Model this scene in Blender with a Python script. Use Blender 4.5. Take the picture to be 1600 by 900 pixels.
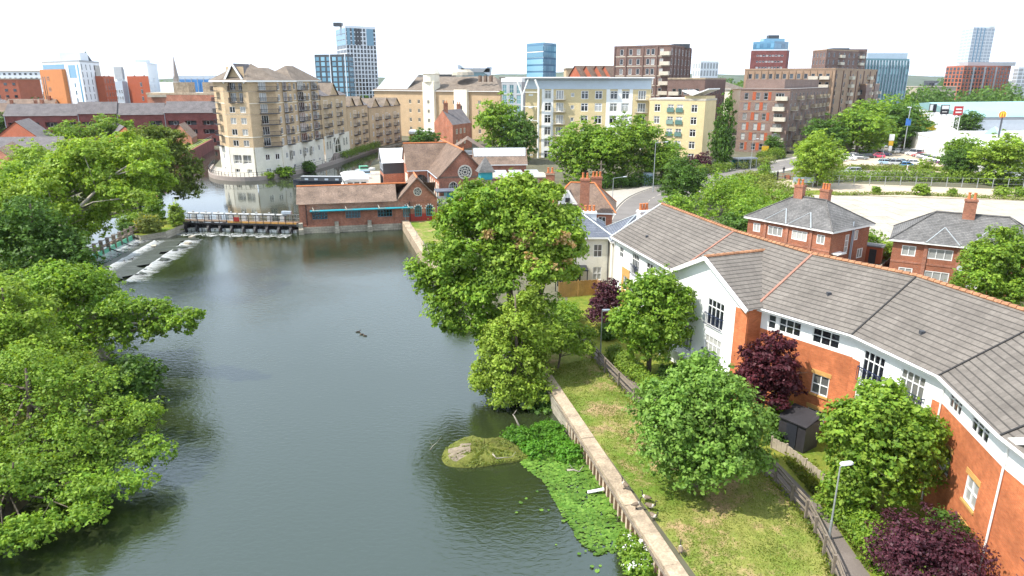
import bpy, math, random
import numpy as np
from mathutils import Vector, Matrix
from mathutils.geometry import tessellate_polygon
R = math.radians
for o in list(bpy.data.objects): bpy.data.objects.remove(o)
SC = bpy.context.scene
COL = SC.collection
# ------------------------------------------------------------------ camera, sky, sun, exposure
FP, PITCH, CAMZ = 1070.0, math.atan((450 - 127) / 1070.0), 23.0
CP, SP = math.cos(PITCH), math.sin(PITCH)
cam_d = bpy.data.cameras.new('camera'); cam = bpy.data.objects.new('camera', cam_d); COL.objects.link(cam)
cam_d.sensor_width = 36; cam_d.lens = 36 * FP / 1600; cam_d.clip_start = 0.5; cam_d.clip_end = 12000
cam.location = (0, 0, CAMZ); cam.rotation_euler = (math.pi / 2 - PITCH, 0, 0)
SC.camera = cam
SUN_EL, SUN_AZ = R(54), R(256)          # sun to the left of the view, a little behind; azimuth clockwise from +y
sun_d = bpy.data.lights.new('sun', 'SUN'); sun = bpy.data.objects.new('sun', sun_d); COL.objects.link(sun)
sun_d.energy = 5.0; sun_d.angle = R(0.55); sun_d.color = (1.0, 0.95, 0.86)
to_sun = Vector((math.sin(SUN_AZ) * math.cos(SUN_EL), math.cos(SUN_AZ) * math.cos(SUN_EL), math.sin(SUN_EL)))
sun.rotation_euler = to_sun.to_track_quat('Z', 'Y').to_euler(); sun.location = (-60, -20, 90)
wd = bpy.data.worlds.new('World'); SC.world = wd; wd.use_nodes = True
wn = wd.node_tree; bg = wn.nodes['Background']
sky = wn.nodes.new('ShaderNodeTexSky'); sky.sky_type = 'NISHITA'; sky.sun_disc = False
sky.sun_elevation = SUN_EL; sky.sun_rotation = SUN_AZ
sky.air_density = 1.2; sky.dust_density = 4.0; sky.ozone_density = 1.0; sky.altitude = 60
# thin bright cloud over the whole sky (mixed into the sky texture)
tc = wn.nodes.new('ShaderNodeTexCoord'); nz = wn.nodes.new('ShaderNodeTexNoise')
nz.inputs['Scale'].default_value = 2.2; nz.inputs['Detail'].default_value = 6
mp = wn.nodes.new('ShaderNodeMapping'); mp.inputs['Scale'].default_value = (1, 1, 2.6)
wn.links.new(tc.outputs['Generated'], mp.inputs['Vector']); wn.links.new(mp.outputs[0], nz.inputs['Vector'])
rp = wn.nodes.new('ShaderNodeValToRGB'); rp.color_ramp.elements[0].position = .30; rp.color_ramp.elements[1].position = .62
rp.color_ramp.elements[0].color = (.62, .62, .62, 1); rp.color_ramp.elements[1].color = (.95, .95, .95, 1)
wn.links.new(nz.outputs['Fac'], rp.inputs['Fac'])
mx = wn.nodes.new('ShaderNodeMixRGB'); mx.inputs['Color2'].default_value = (9.9, 11.4, 13.4, 1)
sxz = wn.nodes.new('ShaderNodeSeparateXYZ'); wn.links.new(tc.outputs['Generated'], sxz.inputs[0])
mrz = wn.nodes.new('ShaderNodeMapRange'); mrz.inputs[1].default_value = .2; mrz.inputs[2].default_value = .7; mrz.inputs[3].default_value = 1; mrz.inputs[4].default_value = 0; wn.links.new(sxz.outputs['Z'], mrz.inputs[0])
mxx_ = wn.nodes.new('ShaderNodeMath'); mxx_.operation = 'MAXIMUM'; wn.links.new(mrz.outputs[0], mxx_.inputs[0]); wn.links.new(rp.outputs['Color'], mxx_.inputs[1])
wn.links.new(mxx_.outputs[0], mx.inputs['Fac']); wn.links.new(sky.outputs[0], mx.inputs['Color1'])
wn.links.new(mx.outputs[0], bg.inputs['Color']); bg.inputs['Strength'].default_value = 0.10
SC.view_settings.view_transform = 'Standard'; SC.view_settings.look = 'None'
SC.view_settings.exposure = 0.56; SC.view_settings.gamma = 1; SC.view_settings.use_curve_mapping = False
SC.cycles.max_bounces = 6; SC.cycles.transparent_max_bounces = 6; SC.cycles.use_adaptive_sampling = True
SC.cycles.adaptive_threshold = 0.02; SC.cycles.caustics_reflective = False; SC.cycles.caustics_refractive = False
try:
    SC.cycles.use_denoising = True; SC.cycles.denoiser = 'OPENIMAGEDENOISE'; SC.cycles.denoising_input_passes = 'RGB_ALBEDO_NORMAL'
except Exception: pass

# ------------------------------------------------------------------ survey: photo pixel -> place on the ground / at a distance
GZ = 1.2
def G(px, py, z=GZ):
    v = (450 - py) / FP; t = (z - CAMZ) / (v * CP - SP)
    return Vector(((px - 800) / FP * t, (CP + v * SP) * t, z))
def W(px, py, y):
    v = (450 - py) / FP; t = y / (CP + v * SP)
    return Vector(((px - 800) / FP * t, y, CAMZ + t * (v * CP - SP)))
def XY(px, y, py=150): p = W(px, py, y); return (p.x, p.y)
def ZT(py, y): return W(800, py, y).z

# ------------------------------------------------------------------ materials
MATS = {}
def nm(name):
    m = bpy.data.materials.new(name); m.use_nodes = True; MATS[name] = m
    nt = m.node_tree; b = nt.nodes['Principled BSDF']
    return m, nt, b
def N(nt, kind, **kw):
    n = nt.nodes.new(kind)
    for k, v in kw.items():
        if k in n.inputs: n.inputs[k].default_value = v
        else: setattr(n, k, v)
    return n
def c4(c): return (c[0], c[1], c[2], 1)
def noise_col(nt, base_out, coord, scale, amt, detail=5):
    """multiply a colour by 1 -+ amt of noise"""
    n = N(nt, 'ShaderNodeTexNoise', Scale=scale, Detail=detail, Roughness=.6)
    nt.links.new(coord, n.inputs['Vector'])
    mr = N(nt, 'ShaderNodeMapRange'); mr.inputs[1].default_value = .28; mr.inputs[2].default_value = .72
    mr.inputs[3].default_value = 1 - amt; mr.inputs[4].default_value = 1 + amt
    nt.links.new(n.outputs['Fac'], mr.inputs[0])
    mu = N(nt, 'ShaderNodeMixRGB', blend_type='MULTIPLY'); mu.inputs['Fac'].default_value = 1
    nt.links.new(base_out, mu.inputs['Color1']); nt.links.new(mr.outputs[0], mu.inputs['Color2'])
    return mu.outputs[0]
def rgb(nt, c): n = N(nt, 'ShaderNodeRGB'); n.outputs[0].default_value = c4(c); return n.outputs[0]
def bump(nt, b, h, strength=.4, dist=.02):
    bp = N(nt, 'ShaderNodeBump', Strength=strength, Distance=dist); nt.links.new(h, bp.inputs['Height'])
    nt.links.new(bp.outputs[0], b.inputs['Normal']); return bp
def coordo(nt, what='Object'): return N(nt, 'ShaderNodeTexCoord').outputs[what]
def plain(name, c, rough=.7, var=.12, scale=.8, metal=0, spec=.4, fine=6., bumpk=0):
    m, nt, b = nm(name); co = coordo(nt)
    o = noise_col(nt, rgb(nt, c), co, scale, var); o = noise_col(nt, o, co, fine, var * .7)
    nt.links.new(o, b.inputs['Base Color']); b.inputs['Roughness'].default_value = rough
    b.inputs['Metallic'].default_value = metal; b.inputs['Specular IOR Level'].default_value = spec
    if bumpk:
        n = N(nt, 'ShaderNodeTexNoise', Scale=fine * 2, Detail=6); nt.links.new(co, n.inputs['Vector']); bump(nt, b, n.outputs['Fac'], bumpk, .05)
    return m
def brick(name, c1, c2, mortar=(.30, .26, .22), bw=.23, bh=.075, stain=.22, gap=.008, rough=.85):
    m, nt, b = nm(name); uv = coordo(nt, 'UV')
    t = N(nt, 'ShaderNodeTexBrick', offset=.5); nt.links.new(uv, t.inputs['Vector'])
    t.inputs['Color1'].default_value = c4(c1); t.inputs['Color2'].default_value = c4(c2); t.inputs['Mortar'].default_value = c4(mortar)
    t.inputs['Scale'].default_value = 1; t.inputs['Mortar Size'].default_value = gap; t.inputs['Brick Width'].default_value = bw
    t.inputs['Row Height'].default_value = bh; t.inputs['Mortar Smooth'].default_value = .2
    o = noise_col(nt, t.outputs['Color'], uv, .35, stain); o = noise_col(nt, o, uv, 3.0, stain * .6)
    nt.links.new(o, b.inputs['Base Color']); b.inputs['Roughness'].default_value = rough; b.inputs['Specular IOR Level'].default_value = .25
    bump(nt, b, t.outputs['Fac'], -.25, .01)
    return m
def tile(name, c1, c2, gapc, row=.34, tw=.33, gap=.03, stain=.3, spots=None, spot_t=.66, rough=.85):
    m, nt, b = nm(name); uv = coordo(nt, 'UV')
    t = N(nt, 'ShaderNodeTexBrick', offset=.5); nt.links.new(uv, t.inputs['Vector'])
    t.inputs['Color1'].default_value = c4(c1); t.inputs['Color2'].default_value = c4(c2); t.inputs['Mortar'].default_value = c4([q * .72 for q in c2])
    t.inputs['Scale'].default_value = 1; t.inputs['Mortar Size'].default_value = .008; t.inputs['Brick Width'].default_value = tw
    t.inputs['Row Height'].default_value = row; t.inputs['Mortar Smooth'].default_value = .1
    sx = N(nt, 'ShaderNodeSeparateXYZ'); nt.links.new(uv, sx.inputs[0])
    dv = N(nt, 'ShaderNodeMath', operation='DIVIDE'); dv.inputs[1].default_value = row; nt.links.new(sx.outputs['Y'], dv.inputs[0])
    fr = N(nt, 'ShaderNodeMath', operation='FRACT'); nt.links.new(dv.outputs[0], fr.inputs[0])
    rl = N(nt, 'ShaderNodeValToRGB'); rl.color_ramp.elements[0].position = gap / row * 1.0; rl.color_ramp.elements[1].position = gap / row * 1.9; nt.links.new(fr.outputs[0], rl.inputs['Fac'])
    gm0 = N(nt, 'ShaderNodeMixRGB'); gm0.inputs['Color1'].default_value = c4(gapc); nt.links.new(rl.outputs[0], gm0.inputs['Fac']); nt.links.new(t.outputs['Color'], gm0.inputs['Color2'])
    o = noise_col(nt, gm0.outputs[0], uv, .5, stain); o = noise_col(nt, o, uv, 5., stain * .7)
    if spots:
        n = N(nt, 'ShaderNodeTexNoise', Scale=3.5, Detail=8, Roughness=.75); nt.links.new(uv, n.inputs['Vector'])
        rr = N(nt, 'ShaderNodeValToRGB'); rr.color_ramp.elements[0].position = spot_t; rr.color_ramp.elements[1].position = spot_t + .07
        nt.links.new(n.outputs['Fac'], rr.inputs['Fac'])
        mxx = N(nt, 'ShaderNodeMixRGB'); mxx.inputs['Color2'].default_value = c4(spots)
        nt.links.new(rr.outputs[0], mxx.inputs['Fac']); nt.links.new(o, mxx.inputs['Color1']); o = mxx.outputs[0]
    nt.links.new(o, b.inputs['Base Color']); b.inputs['Roughness'].default_value = rough; b.inputs['Specular IOR Level'].default_value = .25
    # each course laps over the one below: saw-tooth height up the slope
    iv = N(nt, 'ShaderNodeMath', operation='SUBTRACT'); iv.inputs[0].default_value = 1; nt.links.new(fr.outputs[0], iv.inputs[1])
    bump(nt, b, iv.outputs[0], .6, .05)
    return m
def glassm(name, dark, light, share=.35, rough=.05):
    m, nt, b = nm(name); oi = N(nt, 'ShaderNodeObjectInfo')
    rr = N(nt, 'ShaderNodeValToRGB'); rr.color_ramp.elements[0].position = 1 - share - .1; rr.color_ramp.elements[1].position = 1 - share * .3
    rr.color_ramp.elements[0].color = c4(dark); rr.color_ramp.elements[1].color = c4(light)
    nt.links.new(oi.outputs['Random'], rr.inputs['Fac']); nt.links.new(rr.outputs[0], b.inputs['Base Color'])
    b.inputs['Roughness'].default_value = rough; b.inputs['Specular IOR Level'].default_value = .8
    n = N(nt, 'ShaderNodeTexNoise', Scale=.7); nt.links.new(coordo(nt), n.inputs['Vector']); bump(nt, b, n.outputs['Fac'], .04, .05)
    return m
def leafm(name, a, bcol, ccol=None, trans=.38, rough=.5):
    """leaves: every leaf its own shade between two greens, thin enough to pass light"""
    m, nt, b = nm(name); g = N(nt, 'ShaderNodeNewGeometry')
    rr = N(nt, 'ShaderNodeValToRGB'); e = rr.color_ramp.elements
    e[0].color = c4(a); e[1].color = c4(bcol)
    if ccol: x = e.new(.93); x.color = c4(bcol); e[2].color = c4(ccol)
    nt.links.new(g.outputs['Random Per Island'], rr.inputs['Fac'])
    o = noise_col(nt, rr.outputs[0], coordo(nt), .5, .42, 4)
    nt.links.new(o, b.inputs['Base Color']); b.inputs['Roughness'].default_value = rough; b.inputs['Specular IOR Level'].default_value = .22
    tr = N(nt, 'ShaderNodeBsdfTranslucent'); br = N(nt, 'ShaderNodeMixRGB', blend_type='MULTIPLY'); br.inputs['Fac'].default_value = 1
    br.inputs['Color2'].default_value = (1.35, 1.25, .55, 1); nt.links.new(o, br.inputs['Color1']); nt.links.new(br.outputs[0], tr.inputs['Color'])
    ms = N(nt, 'ShaderNodeMixShader'); ms.inputs[0].default_value = trans
    nt.links.new(b.outputs[0], ms.inputs[1]); nt.links.new(tr.outputs[0], ms.inputs[2])
    nt.links.new(ms.outputs[0], nt.nodes['Material Output'].inputs['Surface'])
    return m
M = MATS
brick('orange_brick', (.52, .160, .062), (.43, .122, .048), (.40, .2, .11), stain=.32, gap=.006)
brick('yellow_brick', (.60, .34, .10), (.50, .27, .08), (.45, .3, .15), stain=.1, gap=.006)
brick('semi_brick', (.36, .11, .05), (.27, .075, .035), (.34, .25, .19))
brick('old_brick', (.43, .165, .095), (.29, .11, .07), (.30, .22, .18), stain=.35)
brick('lit_old_brick', (.42, .14, .07), (.30, .09, .05), (.34, .25, .2), stain=.3)
brick('tan_brick', (.58, .44, .28), (.50, .37, .225), (.42, .32, .22), stain=.16)
brick('sand_brick', (.50, .35, .21), (.44, .30, .175), (.5, .4, .27), stain=.1)
brick('lemon_brick', (.66, .54, .31), (.59, .475, .26), (.6, .5, .3), stain=.08)
brick('brown_brick', (.23, .155, .13), (.17, .11, .095), (.26, .2, .17), stain=.15)
brick('umber_brick', (.19, .115, .095), (.13, .08, .07), (.2, .15, .13), stain=.2)
brick('fawn_brick', (.36, .24, .16), (.29, .19, .125), (.34, .26, .2), stain=.15)
brick('maroon_brick', (.23, .068, .060), (.18, .052, .048), (.22, .11, .1), stain=.25)
brick('red_block', (.42, .11, .055), (.36, .09, .045), (.36, .18, .12), stain=.12)
brick('chimney_brick', (.34, .125, .07), (.22, .08, .05), (.33, .22, .16), stain=.3)
brick('stone_block', (.42, .38, .30), (.34, .31, .25), (.22, .2, .17), bw=.8, bh=.35, gap=.02, stain=.35)
tile('concrete_tile', (.170, .152, .134), (.140, .124, .110), (.062, .056, .050), row=.38, tw=.33, gap=.045, stain=.2, spots=(.27, .255, .22), spot_t=.70)
tile('slate', (.165, .160, .155), (.120, .117, .115), (.035, .035, .038), row=.25, tw=.28, gap=.022, stain=.35, spots=(.22, .21, .17), spot_t=.66)
tile('blue_slate', (.15, .165, .20), (.11, .125, .16), (.05, .055, .065), row=.25, tw=.28, gap=.02, stain=.25)
tile('mossy_tile', (.225, .160, .120), (.165, .120, .095), (.09, .065, .055), row=.22, tw=.2, gap=.016, stain=.4, spots=(.33, .27, .21), spot_t=.60)
tile('brown_tile', (.21, .145, .105), (.155, .108, .085), (.07, .05, .04), row=.22, tw=.2, gap=.018, stain=.3, spots=(.3, .24, .15), spot_t=.66)
tile('lichen_tile', (.20, .16, .125), (.155, .125, .10), (.07, .06, .05), row=.3, tw=.3, gap=.02, stain=.3, spots=(.36, .22, .08), spot_t=.64)
tile('grey_tile', (.155, .14, .14), (.12, .11, .115), (.06, .055, .055), row=.3, tw=.3, gap=.025, stain=.25)
plain('white_render', (.82, .83, .82), .75, .05)
plain('cream_render', (.72, .69, .60), .8, .10)
plain('sand_render', (.80, .74, .60), .8, .06)
plain('white_paint', (.82, .82, .80), .4, .03)
plain('upvc', (.80, .80, .79), .35, .03)
plain('white_panel', (.72, .76, .80), .5, .05)
plain('grey_panel', (.40, .46, .53), .5, .06)
plain('top_blue', (.50, .58, .66), .5, .05)
plain('mid_panel', (.33, .35, .37), .5, .08)
plain('dark_panel', (.055, .06, .07), .5, .15)
plain('concrete', (.40, .36, .29), .9, .22, .5, fine=4, bumpk=.3)
brick('yard_slab', (.40, .36, .30), (.36, .325, .27), (.2, .185, .15), bw=6, bh=6, gap=.1, stain=.2)
plain('pale_concrete', (.50, .45, .37), .9, .14, .15, fine=1.5, bumpk=.2)
plain('stone_cap', (.35, .275, .195), .9, .38, 1.1, fine=8, bumpk=.8)
plain('asphalt', (.17, .155, .145), .9, .14, .3, fine=9)
plain('path_asphalt', (.15, .125, .11), .9, .16, .6, fine=12)
plain('pavement', (.36, .33, .29), .9, .12, .3, fine=5)
plain('dirt', (.40, .30, .20), .95, .2, .2, fine=2)
plain('gravel', (.44, .36, .27), .95, .14, .2, fine=3)
plain('town_ground', (.10, .095, .06), .95, .35, .02, fine=.2)
plain('black_iron', (.02, .022, .03), .5, .1)
plain('navy_iron', (.025, .035, .08), .45, .1)
plain('galvanised', (.42, .45, .46), .45, .1, metal=.5)
plain('grey_pipe', (.46, .47, .47), .5, .15)
plain('weathered_wood', (.20, .165, .13), .9, .3, 1.5, fine=9)
plain('fence_wood', (.42, .25, .09), .85, .2, 1., fine=6)
plain('pale_wood', (.33, .28, .21), .85, .2, 1., fine=6)
plain('dark_wood', (.028, .026, .03), .6, .25, 1.)
plain('deck_wood', (.17, .12, .085), .85, .25, 1., fine=6)
plain('orange_rail', (.46, .24, .06), .7, .2, 1.)
plain('bark', (.12, .095, .07), .95, .35, 2., fine=10, bumpk=.8)
plain('pale_bark', (.30, .27, .22), .95, .3, 2., fine=10, bumpk=.8)
plain('teal_paint', (.03, .33, .40), .4, .12)
plain('teal_dark', (.035, .22, .30), .4, .15)
plain('weir_green', (.13, .42, .27), .5, .15)
plain('red_paint', (.30, .025, .02), .5, .12)
plain('bright_red', (.5, .03, .03), .5, .1)
plain('orange_tile', (.34, .165, .085), .8, .28, 1.5, fine=6)
plain('red_mortar', (.30, .15, .11), .9, .2, 1.5, fine=6)
plain('dark_lead', (.025, .024, .024), .7, .15)
plain('terracotta', (.52, .17, .06), .8, .15, 2.)
plain('orange_cladding', (.50, .19, .06), .6, .08)
plain('rust_cladding', (.36, .085, .035), .6, .1)
plain('orange_wall', (.55, .19, .10), .8, .08)
plain('aqua_roof', (.24, .42, .43), .5, .08, .05, fine=.4)
plain('white_roof', (.80, .80, .80), .5, .05, .08, fine=.5)
plain('flat_roof', (.33, .33, .32), .9, .15, .1, fine=.6)
plain('blue_hoarding', (.06, .20, .45), .6, .1)
plain('hull_black', (.015, .018, .03), .3, .1)
plain('goose_dark', (.035, .03, .027), .8, .2, 4)
plain('goose_brown', (.16, .12, .085), .9, .25, 6)
plain('goose_pale', (.55, .5, .42), .9, .1, 4)
plain('skin', (.45, .28, .2), .6, .05)
plain('cloth_dark', (.025, .025, .03), .9, .15, 3)
plain('tyre', (.02, .02, .02), .8, .1)
plain('yellow_sign', (.75, .45, .03), .5, .05)
plain('blue_sign', (.03, .13, .42), .5, .05)
plain('moss', (.115, .125, .022), .95, .35, 1.4, fine=7, bumpk=1.)
plain('mud', (.20, .165, .12), .9, .3, 1.5, fine=6, bumpk=.6)
plain('bank_soil', (.075, .06, .035), .95, .4, .8, fine=4, bumpk=.6)
plain('hill_green', (.06, .085, .05), .95, .35, .012, fine=.05)
plain('steep_stone', (.33, .28, .25), .9, .15, .2)
glassm('glass', (.015, .018, .022), (.42, .42, .40), .46)
glassm('glass_net', (.16, .17, .17), (.52, .52, .50), .75)
glassm('glass_dark', (.010, .012, .016), (.06, .07, .08), .4)
glassm('glass_blue', (.05, .15, .25), (.10, .26, .40), .5, .08)
glassm('glass_sky', (.10, .24, .34), (.20, .40, .52), .5, .1)
glassm('glass_teal', (.04, .12, .14), (.16, .30, .33), .5, .1)
glassm('glass_green', (.10, .20, .18), (.24, .34, .30), .5)
leafm('leaf_maple', (.100, .205, .030), (.230, .370, .070))
leafm('leaf_fresh', (0.151, 0.268, 0.028), (0.324, 0.446, 0.058))
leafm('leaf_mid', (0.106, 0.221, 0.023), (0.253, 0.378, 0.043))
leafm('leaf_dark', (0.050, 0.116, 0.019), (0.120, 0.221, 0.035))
leafm('leaf_alder', (0.106, 0.214, 0.023), (0.253, 0.365, 0.043))
leafm('leaf_willow', (.165, .270, .026), (.330, .435, .064))
leafm('leaf_olive', (0.154, 0.208, 0.046), (0.259, 0.296, 0.072))
leafm('leaf_moss', (0.092, 0.147, 0.024), (0.184, 0.236, 0.041))
leafm('leaf_yellow', (.32, .30, .012), (.50, .42, .02))
leafm('leaf_purple', (.048, .010, .016), (.105, .024, .034), (.18, .04, .035), trans=.25)
leafm('leaf_plum', (.050, .016, .026), (.105, .032, .048), (.15, .05, .06), trans=.25)
leafm('leaf_dry', (.40, .27, .11), (.56, .42, .22))
leafm('leaf_cress', (.060, .180, .014), (.125, .270, .026))
leafm('leaf_lily', (.060, .140, .016), (.135, .235, .036), (.05, .14, .02), trans=.1)
leafm('leaf_hedge', (0.106, 0.195, 0.023), (0.225, 0.309, 0.043))
leafm('leaf_grass', (.110, .175, .020), (.225, .255, .055), (.34, .29, .10))
leafm('petal_white', (.75, .76, .72), (.85, .85, .8), trans=.2)

def water_mat(name, base, s1, k):
    m, nt, b = nm(name); co = coordo(nt)
    b.inputs['Base Color'].default_value = c4(base); b.inputs['Roughness'].default_value = .05; b.inputs['IOR'].default_value = 1.62
    b.inputs['Specular IOR Level'].default_value = 1.0; b.inputs['Specular Tint'].default_value = (.80, .95, 1, 1)
    mp_ = N(nt, 'ShaderNodeMapping'); mp_.inputs['Scale'].default_value = (1, 1.6, 1); mp_.inputs['Rotation'].default_value = (0, 0, .25)
    nt.links.new(co, mp_.inputs['Vector'])
    n1 = N(nt, 'ShaderNodeTexNoise', Scale=s1, Detail=5, Roughness=.55, Distortion=.5); nt.links.new(mp_.outputs[0], n1.inputs['Vector'])
    n2 = N(nt, 'ShaderNodeTexNoise', Scale=.09, Detail=2); nt.links.new(co, n2.inputs['Vector'])
    mr = N(nt, 'ShaderNodeMapRange'); mr.inputs[1].default_value = .35; mr.inputs[2].default_value = .65; mr.inputs[3].default_value = .45; mr.inputs[4].default_value = 1.2
    nt.links.new(n2.outputs['Fac'], mr.inputs[0])
    mu = N(nt, 'ShaderNodeMath', operation='MULTIPLY'); nt.links.new(n1.outputs['Fac'], mu.inputs[0]); nt.links.new(mr.outputs[0], mu.inputs[1])
    bump(nt, b, mu.outputs[0], k, .12)
    return m, nt, b
water_mat('river_water', (.020, .027, .011), 2.3, .24)
water_mat('still_water', (.035, .040, .028), .8, .08)
def foam_mat(name, lo, hi, sc, fade=0):
    m, nt, b = nm(name); co = coordo(nt, 'UV')
    sx = N(nt, 'ShaderNodeSeparateXYZ'); nt.links.new(co, sx.inputs[0])
    mp_ = N(nt, 'ShaderNodeMapping'); mp_.inputs['Scale'].default_value = sc; nt.links.new(co, mp_.inputs['Vector'])
    n1 = N(nt, 'ShaderNodeTexNoise', Scale=1, Detail=7, Roughness=.7, Distortion=.6); nt.links.new(mp_.outputs[0], n1.inputs['Vector'])
    rr = N(nt, 'ShaderNodeValToRGB'); rr.color_ramp.elements[0].position = lo; rr.color_ramp.elements[1].position = hi
    rr.color_ramp.elements[0].color = (.040, .046, .034, 1); rr.color_ramp.elements[1].color = (.80, .82, .82, 1)
    if fade:      # thin foam breaks up downstream and the water shows between
        f1 = N(nt, 'ShaderNodeMath', operation='MULTIPLY_ADD'); f1.inputs[1].default_value = -fade; nt.links.new(sx.outputs['Y'], f1.inputs[0]); nt.links.new(n1.outputs['Fac'], f1.inputs[2])
        nt.links.new(f1.outputs[0], rr.inputs['Fac']); b.inputs['Base Color'].default_value = (.8, .82, .82, 1); tp_ = N(nt, 'ShaderNodeBsdfTransparent'); ms = N(nt, 'ShaderNodeMixShader')
        rr.color_ramp.elements[0].color = (0, 0, 0, 1); rr.color_ramp.elements[1].color = (.95, .95, .95, 1)
        nt.links.new(rr.outputs[0], ms.inputs[0]); nt.links.new(tp_.outputs[0], ms.inputs[1]); nt.links.new(b.outputs[0], ms.inputs[2]); nt.links.new(ms.outputs[0], nt.nodes['Material Output'].inputs['Surface'])
    else: nt.links.new(n1.outputs['Fac'], rr.inputs['Fac']); nt.links.new(rr.outputs[0], b.inputs['Base Color'])
    b.inputs['Roughness'].default_value = .35; bump(nt, b, n1.outputs['Fac'], .5, .15)
foam_mat('foam', .12, .78, (3.0, .7, 1), .36); foam_mat('thin_foam', .50, 1.0, (1.2, 2.2, 1), .2); foam_mat('wet_apron', .58, .92, (3.4, .35, 1)); foam_mat('spill', .36, .56, (2, .5, 1))
def grass_mat(name, green, yellow, bare, bare_t):
    m, nt, b = nm(name); co = coordo(nt)
    n1 = N(nt, 'ShaderNodeTexNoise', Scale=.22, Detail=6, Roughness=.7); nt.links.new(co, n1.inputs['Vector'])
    rr = N(nt, 'ShaderNodeValToRGB'); e = rr.color_ramp.elements
    e[0].position = .38; e[0].color = c4(green); e[1].position = .56; e[1].color = c4(yellow)
    nt.links.new(n1.outputs['Fac'], rr.inputs['Fac'])
    n2 = N(nt, 'ShaderNodeTexNoise', Scale=.35, Detail=8, Roughness=.72); 
    mp_ = N(nt, 'ShaderNodeMapping'); mp_.inputs['Location'].default_value = (7.3, 2.1, 0); nt.links.new(co, mp_.inputs['Vector']); nt.links.new(mp_.outputs[0], n2.inputs['Vector'])
    r2 = N(nt, 'ShaderNodeValToRGB'); r2.color_ramp.elements[0].position = bare_t; r2.color_ramp.elements[1].position = bare_t + .10
    nt.links.new(n2.outputs['Fac'], r2.inputs['Fac'])
    mxx = N(nt, 'ShaderNodeMixRGB'); mxx.inputs['Color2'].default_value = c4(bare)
    nt.links.new(r2.outputs[0], mxx.inputs['Fac']); nt.links.new(rr.outputs[0], mxx.inputs['Color1'])
    o = noise_col(nt, mxx.outputs[0], co, 3., .25); o = noise_col(nt, o, co, 14., .2)
    nt.links.new(o, b.inputs['Base Color']); b.inputs['Roughness'].default_value = .95; b.inputs['Specular IOR Level'].default_value = .1
    n3 = N(nt, 'ShaderNodeTexNoise', Scale=16, Detail=6); nt.links.new(co, n3.inputs['Vector']); bump(nt, b, n3.outputs['Fac'], .8, .06)
grass_mat('lawn_grass', (.110, .175, .025), (.205, .215, .055), (.33, .235, .125), .515)
grass_mat('rough_grass', (.105, .165, .022), (.19, .20, .035), (.22, .17, .09), .62)
def car_paint(name, c):
    m, nt, b = nm(name); b.inputs['Base Color'].default_value = c4(c); b.inputs['Roughness'].default_value = .3; b.inputs['Coat Weight'].default_value = .6
for k, c in dict(white=(.75, .75, .74), silver=(.45, .47, .48), grey=(.16, .17, .18), black=(.02, .02, .025), red=(.42, .02, .025), pink=(.50, .04, .10),
                 blue=(.05, .22, .50), navy=(.03, .045, .13), purple=(.16, .03, .12), teal=(.10, .2, .21), sky=(.35, .5, .62)).items(): car_paint('car_' + k, c)

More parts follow.
